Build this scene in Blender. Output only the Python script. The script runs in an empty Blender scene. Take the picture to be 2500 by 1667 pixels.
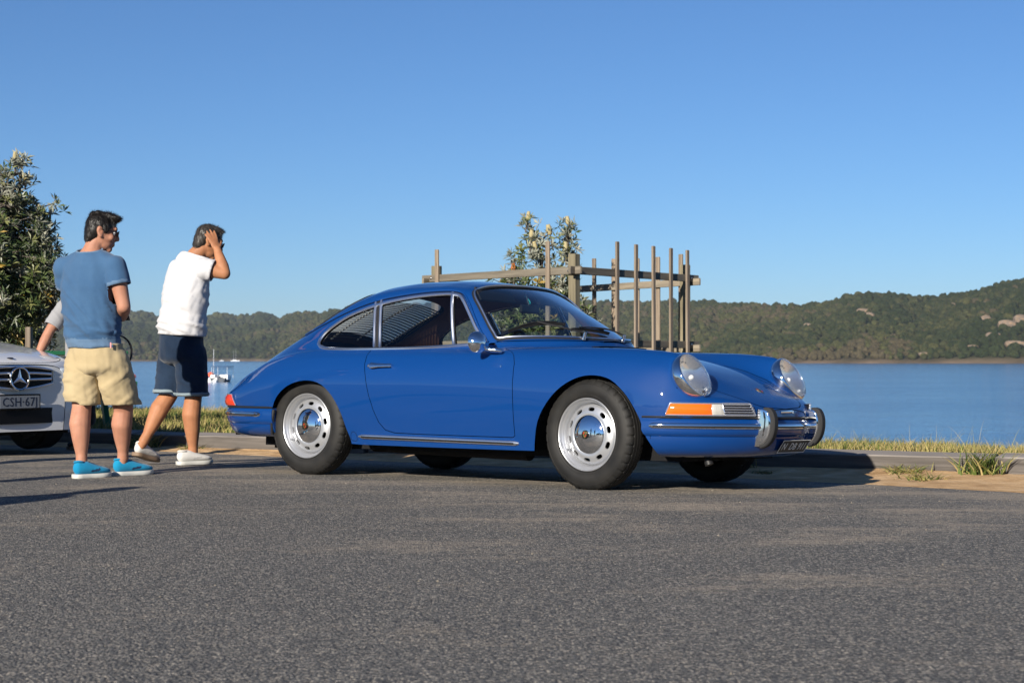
import bpy, bmesh, math, random
import numpy as np
from mathutils import Vector, Matrix, Euler
from mathutils.geometry import delaunay_2d_cdt
random.seed(7); RNG = np.random.default_rng(11)
SC = bpy.context.scene
COL = SC.collection
# ------------------------------------------------------------------ camera, sky, sun, exposure
FPX = 4300.0                       # focal length in pixels of the 2500 px wide photograph
CAMZ = 0.7514
HORIZ = 872.3
cd = bpy.data.cameras.new('camera'); cam = bpy.data.objects.new('camera', cd); COL.objects.link(cam)
cd.sensor_width = 36.0; cd.lens = FPX / 2500.0 * 36.0
cd.clip_start = 0.1; cd.clip_end = 20000
cam.location = (0, 0, CAMZ)
cam.rotation_euler = Euler((math.radians(90 + 0.517), 0, 0))
cam.rotation_euler.rotate_axis('Z', math.radians(-0.065))
cd.dof.use_dof = True; cd.dof.focus_distance = 10.3; cd.dof.aperture_fstop = 8.5
SC.camera = cam
SUN_EL, SUN_AZ = 21.0, 27.0        # degrees; azimuth: behind the camera, AZ degrees to its left
W = bpy.data.worlds.new('World'); SC.world = W; W.use_nodes = True
wn = W.node_tree.nodes; wl = W.node_tree.links
sky = wn.new('ShaderNodeTexSky'); sky.sky_type = 'NISHITA'; sky.sun_disc = False
sky.sun_elevation = math.radians(SUN_EL); sky.sun_rotation = math.radians(180 + SUN_AZ)
sky.altitude = 0; sky.air_density = 0.8; sky.dust_density = 0.0; sky.ozone_density = 7.5
bg = wn['Background']; bg.inputs['Strength'].default_value = 0.060
wl.new(sky.outputs[0], bg.inputs[0])
sd = bpy.data.lights.new('sun', 'SUN'); sun = bpy.data.objects.new('sun', sd); COL.objects.link(sun)
sd.energy = 5.0; sd.angle = math.radians(0.55); sd.color = (1.0, 0.92, 0.80)
_e, _a = math.radians(SUN_EL), math.radians(SUN_AZ)
SUNV = Vector((-math.sin(_a) * math.cos(_e), -math.cos(_a) * math.cos(_e), math.sin(_e)))
sun.rotation_euler = SUNV.to_track_quat('Z', 'Y').to_euler()
SC.view_settings.view_transform = 'Standard'; SC.view_settings.look = 'None'
SC.view_settings.exposure = 0.75; SC.view_settings.gamma = 1.0
SC.render.engine = 'CYCLES'
SC.cycles.max_bounces = 10; SC.cycles.transparent_max_bounces = 16
SC.cycles.use_denoising = True

# ------------------------------------------------------------------ helpers
def at(px, py, d):
    """a point of the place seen at pixel (px, py) of the photograph, d metres ahead"""
    return Vector(((px - 1250) / FPX * d, d, CAMZ + (HORIZ - py) / FPX * d))
def xat(px, d): return (px - 1250) / FPX * d
def gd(py, z=0.0): return (CAMZ - z) * FPX / (py - HORIZ)

def tag(o, label=None, cat=None, group=None, kind=None):
    if label: o['label'] = label
    if cat: o['category'] = cat
    if group: o['group'] = group
    if kind: o['kind'] = kind
    return o
def empty(name, loc=(0, 0, 0), rot=(0, 0, 0), parent=None):
    o = bpy.data.objects.new(name, None); COL.objects.link(o)
    o.location = loc; o.rotation_euler = rot; o.empty_display_size = 0.1
    if parent: o.parent = parent
    return o
def copy_tree(o, parent=None):
    c = o.copy(); COL.objects.link(c); c.parent = parent
    for ch in list(o.children): copy_tree(ch, c)
    return c

MATS = {}
def mat(name, col, rough=0.5, metal=0.0, coat=0.0, spec=0.5, trans=0.0, ior=1.45, emit=None, sheen=0.0, sss=0.0):
    m = bpy.data.materials.new(name); m.use_nodes = True
    b = m.node_tree.nodes['Principled BSDF']
    b.inputs['Base Color'].default_value = (*col, 1)
    b.inputs['Roughness'].default_value = rough
    b.inputs['Metallic'].default_value = metal
    b.inputs['Coat Weight'].default_value = coat
    b.inputs['Coat Roughness'].default_value = 0.03
    b.inputs['Specular IOR Level'].default_value = spec
    b.inputs['Transmission Weight'].default_value = trans
    b.inputs['IOR'].default_value = ior
    b.inputs['Sheen Weight'].default_value = sheen
    if sss:
        b.inputs['Subsurface Weight'].default_value = sss
        b.inputs['Subsurface Radius'].default_value = (0.02, 0.008, 0.004)
        b.inputs['Subsurface Scale'].default_value = 0.5
    MATS[name] = m
    return m
def N(m, kind, **kw):
    n = m.node_tree.nodes.new(kind)
    for k, v in kw.items():
        if k in n.inputs.keys(): n.inputs[k].default_value = v
        else: setattr(n, k, v)
    return n
def L(m, a, b): m.node_tree.links.new(a, b)
def BS(m): return m.node_tree.nodes['Principled BSDF']
def coords(m, scale=(1, 1, 1), which='Object', rot=(0, 0, 0)):
    t = N(m, 'ShaderNodeTexCoord'); mp = N(m, 'ShaderNodeMapping')
    mp.inputs['Scale'].default_value = scale; mp.inputs['Rotation'].default_value = rot
    L(m, t.outputs[which], mp.inputs[0]); return mp.outputs[0]
def noise(m, vec, scale, detail=4, rough=0.55, dist=0.0):
    n = N(m, 'ShaderNodeTexNoise'); n.inputs['Scale'].default_value = scale
    n.inputs['Detail'].default_value = detail; n.inputs['Roughness'].default_value = rough
    n.inputs['Distortion'].default_value = dist
    L(m, vec, n.inputs['Vector']); return n.outputs['Fac']
def ramp(m, fac, stops):
    r = N(m, 'ShaderNodeValToRGB'); e = r.color_ramp.elements
    while len(e) < len(stops): e.new(0.5)
    for i, (p, c) in enumerate(stops):
        e[i].position = p; e[i].color = (*c, 1) if len(c) == 3 else c
    L(m, fac, r.inputs[0]); return r.outputs[0]
def mix(m, fac, a, b, mode='MIX'):
    n = N(m, 'ShaderNodeMix'); n.data_type = 'RGBA'; n.blend_type = mode
    for s, v in ((0, fac), (6, a), (7, b)):
        if hasattr(v, 'links'): L(m, v, n.inputs[s])
        elif isinstance(v, (int, float)): n.inputs[s].default_value = v
        else: n.inputs[s].default_value = (*v, 1)
    return n.outputs[2]
def math_(m, op, a, b=0.0, clamp=False):
    n = N(m, 'ShaderNodeMath'); n.operation = op; n.use_clamp = clamp
    for s, v in ((0, a), (1, b)):
        if hasattr(v, 'links'): L(m, v, n.inputs[s])
        else: n.inputs[s].default_value = v
    return n.outputs[0]
def bump(m, h, strength=0.3, dist=0.01):
    n = N(m, 'ShaderNodeBump'); n.inputs['Strength'].default_value = strength
    n.inputs['Distance'].default_value = dist
    L(m, h, n.inputs['Height']); L(m, n.outputs[0], BS(m).inputs['Normal']); return n
def base(m, c): L(m, c, BS(m).inputs['Base Color'])

def mesh(name, v, f, m=None, parent=None, smooth=True, sharp=None, normals=None, fm=None):
    """one mesh object; m is a material or a list (then fm gives the slot of each face)"""
    me = bpy.data.meshes.new(name)
    me.from_pydata([tuple(p) for p in v], [], [tuple(int(i) for i in q) for q in f])
    for mm in (m if isinstance(m, (list, tuple)) else [m]):
        if mm: me.materials.append(mm)
    if fm is not None: me.polygons.foreach_set('material_index', np.asarray(fm, dtype=np.int32))
    me.polygons.foreach_set('use_smooth', np.full(len(me.polygons), bool(smooth)))
    me.update()
    if sharp and smooth: me.set_sharp_from_angle(angle=math.radians(sharp))
    if normals is not None: me.normals_split_custom_set_from_vertices([tuple(n) for n in normals])
    o = bpy.data.objects.new(name, me); COL.objects.link(o)
    if parent: o.parent = parent
    return o
class MB:
    """collects shapes, then links them as one mesh"""
    def __init__(s): s.v = []; s.f = []; s.m = []
    def add(s, v, f, mi=0):
        k = len(s.v); s.v.extend([tuple(p) for p in v])
        s.f.extend([tuple(int(i) + k for i in q) for q in f]); s.m.extend([mi] * len(f)); return s
    def build(s, name, m, parent=None, smooth=True, sharp=35):
        return mesh(name, s.v, s.f, m, parent, smooth, sharp, fm=s.m if isinstance(m, (list, tuple)) else None)
def boxv(c, d, rot=None):
    c = Vector(c); hx, hy, hz = d[0] / 2, d[1] / 2, d[2] / 2
    v = [Vector((x, y, z)) for x in (-hx, hx) for y in (-hy, hy) for z in (-hz, hz)]
    if rot is not None: v = [rot @ p for p in v]
    f = [(0, 1, 3, 2), (4, 6, 7, 5), (0, 4, 5, 1), (2, 3, 7, 6), (0, 2, 6, 4), (1, 5, 7, 3)]
    return [p + c for p in v], f
def bevel_box(c, d, b=0.004, rot=None, seg=1):
    """box with chamfered edges"""
    bm = bmesh.new(); bmesh.ops.create_cube(bm, size=1.0)
    for q in bm.verts: q.co = Vector((q.co.x * d[0], q.co.y * d[1], q.co.z * d[2]))
    bmesh.ops.bevel(bm, geom=bm.edges[:] , offset=b, segments=seg, profile=0.5, affect='EDGES')
    bm.verts.index_update()
    v = [q.co.copy() for q in bm.verts]; f = [[x.index for x in q.verts] for q in bm.faces]; bm.free()
    if rot is not None: v = [rot @ p for p in v]
    return [p + Vector(c) for p in v], f
def lathe(prof, n=48, axis='Y', arc=1.0, cap=False):
    """revolve (r, h) about an axis through the origin; h runs along the axis"""
    v = []; f = []; k = len(prof); full = arc >= 1.0
    m = n if full else n + 1
    for i in range(m):
        t = 2 * math.pi * arc * i / n; c, s = math.cos(t), math.sin(t)
        for r, h in prof:
            v.append({'Y': (r * c, h, r * s), 'Z': (r * c, r * s, h), 'X': (h, r * c, r * s)}[axis])
    for i in range(n):
        a, b = i * k, ((i + 1) % m) * k
        for j in range(k - 1):
            f.append((a + j, a + j + 1, b + j + 1, b + j))
    return v, f
def frames(path, closed=False):
    P = [Vector(p) for p in path]; n = len(P); T = []
    for i in range(n):
        a = P[i - 1] if (i > 0 or closed) else P[i]
        b = P[(i + 1) % n] if (i < n - 1 or closed) else P[i]
        t = (b - a); T.append(t.normalized() if t.length > 1e-9 else Vector((1, 0, 0)))
    return P, T
def sweep(path, prof, up=(0, 0, 1), closed=False, scale=None, caps=True, ups=None):
    """sweep a closed 2D profile [(side, up)] along a path"""
    P, T = frames(path, closed); v = []; f = []; n = len(P); k = len(prof)
    for i in range(n):
        u0 = Vector(ups[i]) if ups is not None else Vector(up)
        s = T[i].cross(u0)
        if s.length < 1e-6: s = T[i].cross(Vector((0.3, 1, 0.1)))
        s.normalize(); u = s.cross(T[i]).normalized()
        q = scale[i] if scale is not None else 1.0
        for a, b in prof: v.append(P[i] + s * (a * q) + u * (b * q))
    for i in range(n if closed else n - 1):
        a, b = i * k, ((i + 1) % n) * k
        for j in range(k):
            j2 = (j + 1) % k; f.append((a + j, a + j2, b + j2, b + j))
    if caps and not closed:
        f.append(tuple(range(k))[::-1]); f.append(tuple((n - 1) * k + j for j in range(k)))
    return v, f
def circ(r, n=8, r2=None): return [(r * math.cos(2 * math.pi * i / n), (r2 or r) * math.sin(2 * math.pi * i / n)) for i in range(n)]
def tube(path, r, n=8, closed=False, scale=None): return sweep(path, circ(r, n), closed=closed, scale=scale)
def cyl(p0, p1, r0, r1=None, n=12):
    r1 = r0 if r1 is None else r1
    return sweep([p0, p1], circ(1.0, n), scale=[r0, r1], up=(0, 0, 1) if abs((Vector(p1) - Vector(p0)).normalized().z) < .95 else (1, 0, 0))
def ball(c, r, seg=12, ring=8, rot=None):
    rx, ry, rz = (r, r, r) if isinstance(r, (int, float)) else r
    v = []; f = []
    for i in range(ring + 1):
        p = math.pi * i / ring
        for j in range(seg):
            t = 2 * math.pi * j / seg
            q = Vector((rx * math.sin(p) * math.cos(t), ry * math.sin(p) * math.sin(t), rz * math.cos(p)))
            if rot is not None: q = rot @ q
            v.append(q + Vector(c))
    for i in range(ring):
        for j in range(seg):
            a, b = i * seg + j, i * seg + (j + 1) % seg
            f.append((a, a + seg, b + seg, b))
    return v, f
def pchip(xs, ys, q):
    xs = np.asarray(xs, float); ys = np.asarray(ys, float); q = np.asarray(q, float)
    if xs[0] > xs[-1]: xs = xs[::-1]; ys = ys[::-1]
    h = np.diff(xs); d = np.diff(ys) / h; m = np.zeros_like(ys)
    for i in range(1, len(xs) - 1):
        if d[i - 1] * d[i] > 0:
            w1, w2 = 2 * h[i] + h[i - 1], h[i] + 2 * h[i - 1]
            m[i] = (w1 + w2) / (w1 / d[i - 1] + w2 / d[i])
    m[0], m[-1] = d[0], d[-1]
    q = np.clip(q, xs[0], xs[-1]); k = np.clip(np.searchsorted(xs, q) - 1, 0, len(h) - 1)
    t = (q - xs[k]) / h[k]
    return ((2*t**3 - 3*t**2 + 1) * ys[k] + (t**3 - 2*t**2 + t) * h[k] * m[k] + (-2*t**3 + 3*t**2) * ys[k+1] + (t**3 - t**2) * h[k] * m[k+1])
def crom(pts, n, closed=False):
    """Catmull-Rom polyline through pts (any dimension), n samples per span"""
    P = [np.asarray(p, float) for p in pts]; k = len(P); out = []
    for i in range(k if closed else k - 1):
        p1, p2 = P[i], P[(i + 1) % k]
        p0 = P[i - 1] if (i > 0 or closed) else 2 * p1 - p2
        p3 = P[(i + 2) % k] if (i < k - 2 or closed) else 2 * p2 - p1
        t0 = 0.0; t1 = max(np.linalg.norm(p1 - p0), 1e-6) ** .5; t2 = t1 + max(np.linalg.norm(p2 - p1), 1e-6) ** .5; t3 = t2 + max(np.linalg.norm(p3 - p2), 1e-6) ** .5
        for j in range(n):
            t = t1 + (t2 - t1) * j / n
            a1 = (t1 - t) / (t1 - t0) * p0 + (t - t0) / (t1 - t0) * p1
            a2 = (t2 - t) / (t2 - t1) * p1 + (t - t1) / (t2 - t1) * p2
            a3 = (t3 - t) / (t3 - t2) * p2 + (t - t2) / (t3 - t2) * p3
            b1 = (t2 - t) / (t2 - t0) * a1 + (t - t0) / (t2 - t0) * a2
            b2 = (t3 - t) / (t3 - t1) * a2 + (t - t1) / (t3 - t1) * a3
            out.append((t2 - t) / (t2 - t1) * b1 + (t - t1) / (t2 - t1) * b2)
    if not closed: out.append(P[-1])
    return out
def inpoly(x, y, poly):
    """vectorised point-in-polygon"""
    x = np.asarray(x); y = np.asarray(y); r = np.zeros(x.shape, bool); n = len(poly); j = n - 1
    for i in range(n):
        xi, yi = poly[i]; xj, yj = poly[j]
        c = ((yi > y) != (yj > y)) & (x < (xj - xi) * (y - yi) / ((yj - yi) if yj != yi else 1e-12) + xi)
        r ^= c; j = i
    return r
def text_mesh(s, size, depth=0.001, spacing=1.0):
    """flat lettering as mesh data in its own XY plane, centred"""
    cu = bpy.data.curves.new('lettering', 'FONT'); cu.body = s; cu.size = size; cu.align_x = 'CENTER'; cu.align_y = 'CENTER'
    cu.extrude = depth; cu.space_character = spacing; cu.resolution_u = 2
    o = bpy.data.objects.new('lettering', cu); COL.objects.link(o)
    dg = bpy.context.evaluated_depsgraph_get(); dg.update()
    me = bpy.data.meshes.new_from_object(o.evaluated_get(dg)); COL.objects.unlink(o); bpy.data.objects.remove(o)
    return me
def put_mesh(name, me, m, parent, matrix):
    me.materials.clear(); me.materials.append(m)
    o = bpy.data.objects.new(name, me); COL.objects.link(o)
    if parent: o.parent = parent
    o.matrix_local = matrix; return o
# ------------------------------------------------------------------ the blue coupe: surface definition
# car axes: x forward from the front axle, y to the car's left, z up. All metres.
def K(rows): return rows
# columns of a side: crest, shoulder, widest, low, bottom   (x, then y,z pairs)
SIDE = [
 (.868, .19,.455, .205,.450, .215,.444, .217,.434, .217,.420),
 (.83,  .31,.480, .340,.468, .352,.455, .356,.440, .356,.420),
 (.77,  .42,.508, .455,.490, .468,.468, .472,.445, .472,.420),
 (.71,  .49,.528, .525,.510, .542,.480, .547,.450, .547,.420),
 (.66,  .545,.535, .585,.520, .600,.488, .606,.455, .604,.420),
 (.62,  .560,.572, .618,.545, .640,.500, .646,.458, .643,.420),
 (.58,  .562,.640, .640,.590, .668,.515, .675,.464, .671,.420),
 (.55,  .564,.695, .652,.628, .686,.530, .694,.470, .689,.420),
 (.525, .565,.740, .659,.662, .698,.545, .707,.476, .702,.420),
 (.50,  .566,.774, .664,.690, .709,.560, .719,.482, .714,.418),
 (.44,  .573,.785, .675,.712, .725,.585, .738,.490, .735,.405),
 (.35,  .584,.794, .686,.728, .746,.605, .757,.495, .750,.37),
 (.20,  .600,.804, .700,.745, .766,.620, .774,.495, .766,.30),
 (.00,  .612,.809, .710,.756, .780,.630, .786,.480, .772,.25),
 (-.25, .622,.812, .716,.764, .787,.632, .788,.450, .745,.211),
 (-.50, .634,.812, .722,.767, .792,.633, .787,.440, .742,.208),
 (-.80, .655,.812, .730,.766, .797,.635, .788,.440, .742,.207),
 (-1.3, .690,.800, .742,.757, .804,.638, .791,.440, .742,.206),
 (-1.7, .698,.797, .750,.752, .807,.640, .797,.445, .742,.206),
 (-2.1, .700,.792, .754,.740, .807,.632, .797,.450, .762,.25),
 (-2.35,.695,.775, .748,.715, .797,.612, .790,.480, .778,.40),
 (-2.6, .675,.732, .728,.675, .776,.580, .776,.480, .768,.422),
 (-2.8, .640,.664, .692,.615, .738,.545, .744,.472, .738,.424),
 (-2.95,.600,.606, .645,.566, .690,.518, .697,.466, .691,.426),
 (-3.07,.550,.556, .585,.532, .612,.500, .618,.460, .613,.427),
 (-3.13,.495,.524, .522,.506, .541,.482, .546,.454, .545,.428),
 (-3.178,.40,.475, .415,.468, .425,.457, .427,.443, .427,.430)]
# greenhouse, roof, rear deck: centre, r1, r2, ridge, window, belt
TOP = [
 (-1.12, 0,1.240, .26,1.228, .42,1.203, .525,1.163, .607,.995, .655,.826),
 (-1.3,  0,1.257, .26,1.244, .42,1.217, .522,1.178, .604,1.000, .660,.822),
 (-1.55, 0,1.260, .26,1.246, .42,1.216, .520,1.172, .600,.995, .665,.820),
 (-1.80, 0,1.246, .26,1.230, .42,1.195, .515,1.148, .600,.985, .668,.818),
 (-2.0,  0,1.212, .26,1.190, .41,1.150, .508,1.103, .600,.958, .668,.817),
 (-2.12, 0,1.178, .26,1.152, .40,1.105, .503,1.062, .598,.930, .666,.815),
 (-2.25, 0,1.128, .26,1.098, .40,1.047, .500,1.004, .592,.893, .660,.806),
 (-2.40, 0,1.058, .26,1.026, .41,.968, .503,.925, .588,.848, .652,.786),
 (-2.60, 0,.945,  .26,.918,  .41,.868, .508,.828, .574,.782, .625,.745),
 (-2.75, 0,.850,  .26,.832,  .41,.792, .505,.757, .560,.720, .600,.690),
 (-2.90, 0,.752,  .26,.738,  .41,.708, .490,.682, .535,.653, .570,.630),
 (-3.05, 0,.648,  .26,.638,  .38,.618, .455,.598, .500,.580, .530,.567),
 (-3.13, 0,.580,  .25,.572,  .36,.560, .415,.548, .450,.538, .475,.530),
 (-3.178,0,.508,  .20,.504,  .30,.496, .345,.489, .370,.483, .388,.478)]
# hood: centre, mid, valley  (joins SIDE at the crest)
HOOD = [
 (.868, 0,.470, .08,.468, .15,.461),
 (.83,  0,.500, .15,.497, .26,.487),
 (.77,  0,.536, .19,.532, .33,.520),
 (.71,  0,.566, .21,.561, .375,.543),
 (.66,  0,.594, .22,.589, .40,.558),
 (.62,  0,.615, .23,.609, .40,.578),
 (.58,  0,.634, .235,.628, .40,.602),
 (.55,  0,.648, .24,.641, .40,.618),
 (.525, 0,.659, .24,.652, .405,.630),
 (.50,  0,.669, .245,.662, .41,.641),
 (.44,  0,.690, .25,.684, .415,.660),
 (.35,  0,.717, .26,.711, .42,.690),
 (.20,  0,.752, .265,.746, .43,.722),
 (.00,  0,.786, .27,.781, .44,.757),
 (-.25, 0,.822, .28,.817, .46,.793),
 (-.50, 0,.845, .30,.842, .50,.820),
 (-.80, 0,.845, .30,.845, .52,.828)]
# windscreen base curve x(y), z(y), then the A-pillar ridge by x
WB_Y = [0, .12, .22, .35, .47, .56, .61, .632]
WB_X = [-.318, -.328, -.352, -.42, -.52, -.625, -.70, -.753]
WB_Z = [.862, .863, .864, .864, .861, .857, .853, .850]

class Patch:
    """cross sections at stations x through columns of points; smooth in both directions"""
    def __init__(s, xs, cols, sub=12, sig=2.2):
        # cols: array (nx, ncol, 2) of (y, z)
        s.xs = xs; s.dx = abs(xs[1] - xs[0]); nx, nc, _ = cols.shape
        ext = np.concatenate([(cols[:, 1:2] * [-1, 1]), cols, 2 * cols[:, -1:] - cols[:, -2:-1]], 1)
        tab = np.zeros((nx, (nc - 1) * sub + 1, 2))
        for k in range(nc - 1):
            p = [ext[:, k + i] for i in range(4)]
            t = [np.zeros(nx)]
            for i in range(3): t.append(t[-1] + np.maximum(np.linalg.norm(p[i + 1] - p[i], axis=1), 1e-5) ** .5)
            for j in range(sub + (k == nc - 2)):
                u = t[1] + (t[2] - t[1]) * j / sub
                def lp(a, b, ta, tb):
                    w = ((u - ta) / (tb - ta))[:, None]; return a * (1 - w) + b * w
                a1, a2, a3 = lp(p[0], p[1], t[0], t[1]), lp(p[1], p[2], t[1], t[2]), lp(p[2], p[3], t[2], t[3])
                b1, b2 = lp(a1, a2, t[0], t[2]), lp(a2, a3, t[1], t[3])
                tab[:, k * sub + j] = lp(b1, b2, t[1], t[2])
        if sig:
            r = int(3 * sig); w = np.exp(-.5 * (np.arange(-r, r + 1) / sig) ** 2); w /= w.sum()
            pad = np.concatenate([2 * tab[:1] - tab[r:0:-1], tab, 2 * tab[-1:] - tab[-2:-r - 2:-1]], 0)
            tab = sum(w[i] * pad[i:i + nx] for i in range(2 * r + 1))
        s.sub = sub; s.tab = tab; s.nv = tab.shape[1]
        P = np.concatenate([np.broadcast_to(xs[:, None, None], (nx, s.nv, 1)), tab], 2)
        s.P = P
        gx = np.gradient(P, axis=0); gv = np.gradient(P, axis=1)
        n = np.cross(gv, gx); n /= np.maximum(np.linalg.norm(n, axis=2, keepdims=True), 1e-9)
        if n[nx // 2, 2, 2] < 0: n = -n
        s.n = n
        s.ds = 0.018                    # domain metres per table row (about)
    def _w(s, t):
        return np.stack([-.5*t + t*t - .5*t**3, 1 - 2.5*t*t + 1.5*t**3, .5*t + 2*t*t - 1.5*t**3, -.5*t*t + .5*t**3], -1)
    def ev(s, x, v):
        """x metres, v table rows -> position, normal"""
        x = np.atleast_1d(np.asarray(x, float)); v = np.atleast_1d(np.asarray(v, float))
        a = np.clip((x - s.xs[0]) / (s.xs[1] - s.xs[0]), 0, len(s.xs) - 1 - 1e-6); b = np.clip(v, 0, s.nv - 1 - 1e-6)
        i = a.astype(int); j = b.astype(int); wa = s._w(a - i); wb = s._w(b - j)
        pos = 0; nor = 0
        for p in range(4):
            ii = np.clip(i + p - 1, 0, len(s.xs) - 1)
            for q in range(4):
                jj = np.clip(j + q - 1, 0, s.nv - 1); w = (wa[:, p] * wb[:, q])[:, None]
                pos = pos + w * s.P[ii, jj]; nor = nor + w * s.n[ii, jj]
        pos[:, 0] = x
        return pos, nor / np.linalg.norm(nor, axis=1, keepdims=True)
    def inv(s, x, val, ax, v0=0, v1=None):
        """row v at station x where y (ax=1) or z (ax=2) takes the value, searched in [v0, v1]"""
        v1 = s.nv - 1 if v1 is None else v1
        vv = np.linspace(v0, v1, 400); q = s.ev(np.full(400, x), vv)[0][:, ax] - val
        sg = np.nonzero(q[:-1] * q[1:] <= 0)[0]
        if len(sg) == 0: return vv[np.argmin(abs(q))]
        k = sg[0]; return vv[k] + (vv[k + 1] - vv[k]) * (q[k] / (q[k] - q[k + 1] + 1e-12))
    def xz(s, pts, v0, v1=None): return [(x, s.inv(x, z, 2, v0, v1)) for x, z in pts]
    def xy(s, pts, v0=0, v1=None): return [(x, s.inv(x, y, 1, v0, v1)) for x, y in pts]

def cols_from(rows, xs):
    rows = np.array(sorted(rows)); q = np.clip(xs, rows[0, 0], rows[-1, 0])
    c = np.stack([pchip(rows[:, 0], rows[:, i], q) for i in range(1, rows.shape[1])], 1)
    return c.reshape(len(xs), -1, 2)
SUB = 12
xsH = np.arange(-.80, .8681, .008)
colH = np.concatenate([cols_from(HOOD, xsH), cols_from(SIDE, xsH)], 1)
PH = Patch(xsH, colH, SUB, 2.0)
xsU = np.arange(-3.178, -.3181, .010)
def top_cols(xs):
    c = cols_from(TOP, xs)
    yb = np.interp(-xs, [-q for q in WB_X], WB_Y); zb = np.interp(-xs, [-q for q in WB_X], WB_Z)
    yb = pchip([-q for q in WB_X], WB_Y, -xs); zb = pchip([-q for q in WB_X], WB_Z, -xs)
    px = [-1.12, -1.06, -1.0, -.93, -.86, -.80, -.753]
    py = [.525, .528, .543, .572, .600, .618, .632]; pz = [1.163, 1.150, 1.105, 1.035, .960, .897, .850]
    zc = pchip([-1.12, -1.03, -.96, -.88, -.75, -.55, -.42, -.318], [1.240, 1.225, 1.205, 1.172, 1.108, .998, .920, .862], xs)
    blt_y = pchip([-1.3, -1.12, -.9, -.753], [.660, .655, .648, .640], xs); blt_z = pchip([-1.3, -1.12, -.9, -.753], [.822, .826, .834, .842], xs)
    for i, x in enumerate(xs):
        if x <= -1.12: continue
        if x > -.753: yr, zr = yb[i], zb[i]; by, bz = yr + .002, zr - .004; wy, wz = yr + .001, zr - .002
        else:
            yr = pchip(px, py, [x])[0]; zr = pchip(px, pz, [x])[0]
            by, bz = blt_y[i], blt_z[i]; t = .5; wy, wz = yr * t + by * (1 - t) + .012 * min(1, (zr - bz) / .25), zr * t + bz * (1 - t)
        yr = max(yr, .012)
        h = zc[i] - zr; q = min(1, max(0, (-.75 - x) / .37))      # roof rounding replaces the plain arc above the screen
        f1, f2 = .50, .80
        c[i, 0] = 0, zc[i]
        c[i, 1] = f1 * yr, zr + h * (1 - f1 ** 2.3) * (1 - q) + q * h * .86
        c[i, 2] = f2 * yr, zr + h * (1 - f2 ** 2.3) * (1 - q) + q * h * .53
        c[i, 3] = yr, zr; c[i, 4] = wy, wz; c[i, 5] = by, bz
    return c
cU = top_cols(xsU); sU = cols_from(SIDE, xsU)
PU = Patch(xsU, np.concatenate([cU, sU], 1), SUB, 1.6)

def cut(patch, regions, xr, vr, nxs, dv, extra=(), keepfun=None):
    """triangulate the domain xr x vr with the region outlines as edges.
    regions: list of (name, outline in (x, v)); later ones win. Returns {name: (verts(pos), normals, faces)}"""
    ds = patch.ds; pts = []; edges = []
    def addpoly(poly, closed=True):
        q = []
        n = len(poly)
        for i in range(n if closed else n - 1):
            a = np.array(poly[i], float); b = np.array(poly[(i + 1) % n], float); b2 = (b - a) * [1, ds]
            m = max(1, int(np.ceil(np.linalg.norm(b2) / 0.012)))
            for j in range(m): q.append(a + (b - a) * j / m)
        if not closed: q.append(np.array(poly[-1], float))
        k = len(pts); pts.extend([(p[0], p[1] * ds) for p in q]); m = len(q)
        edges.extend([(k + i, k + (i + 1) % m) for i in range(m if closed else m - 1)])
    for nm, poly in regions: addpoly(poly)
    for poly in extra: addpoly(poly, False)
    cons = np.array(pts)
    gx = np.linspace(xr[0], xr[1], nxs); gv = np.arange(vr[0], vr[1] + 1e-6, dv)
    G = np.stack(np.meshgrid(gx, gv * ds, indexing='ij'), -1).reshape(-1, 2)
    border = (G[:, 0] < xr[0] + 1e-6) | (G[:, 0] > xr[1] - 1e-6) | (G[:, 1] < vr[0] * ds + 1e-6) | (G[:, 1] > vr[1] * ds - 1e-6)
    if len(cons):
        keep = np.ones(len(G), bool)
        for i in range(0, len(cons), 200):
            d = ((G[:, None] - cons[None, i:i + 200]) ** 2).sum(2).min(1); keep &= d > 0.0055 ** 2
        G = G[keep | border]
    allp = [Vector(p) for p in pts] + [Vector(p) for p in G]
    vo, eo, fo, *_ = delaunay_2d_cdt(allp, edges, [], 0, 1e-6)
    V = np.array([(p[0], p[1] / ds) for p in vo]); F = np.array([f for f in fo if len(f) == 3])
    c = V[F].mean(1)
    lab = np.zeros(len(F), int)
    ok = (c[:, 0] >= xr[0]) & (c[:, 0] <= xr[1]) & (c[:, 1] >= vr[0]) & (c[:, 1] <= vr[1])
    for i, (nm, poly) in enumerate(regions): lab[inpoly(c[:, 0], c[:, 1] * ds, [(p[0], p[1] * ds) for p in poly])] = i + 1
    pos, nor = patch.ev(V[:, 0], V[:, 1])
    out = {}
    for i, nm in enumerate(['rest'] + [r[0] for r in regions]):
        m = (lab == i) & ok
        if keepfun is not None and nm == 'rest': m &= keepfun(c)
        f = F[m]
        if len(f) == 0: continue
        u, ff = np.unique(f, return_inverse=True); ff = ff.reshape(-1, 3)
        p, n = pos[u], nor[u]
        # consistent winding with the outward normal
        fn = np.cross(p[ff[:, 1]] - p[ff[:, 0]], p[ff[:, 2]] - p[ff[:, 0]])
        flip = (fn * n[ff].mean(1)).sum(1) < 0; ff[flip] = ff[flip][:, ::-1]
        if nm in out:
            a = out[nm]; k = len(a[0]); out[nm] = (np.concatenate([a[0], p]), np.concatenate([a[1], n]), np.concatenate([a[2], ff + k]))
        else: out[nm] = (p, n, ff)
    return out
def mirror(g):
    p, n, f = g; return (p * [1, -1, 1], n * [1, -1, 1], f[:, ::-1])
def join(*gs):
    P, Nn, F = [], [], []; k = 0
    for p, n, f in gs: P.append(p); Nn.append(n); F.append(f + k); k += len(p)
    return np.concatenate(P), np.concatenate(Nn), np.concatenate(F)
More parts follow.
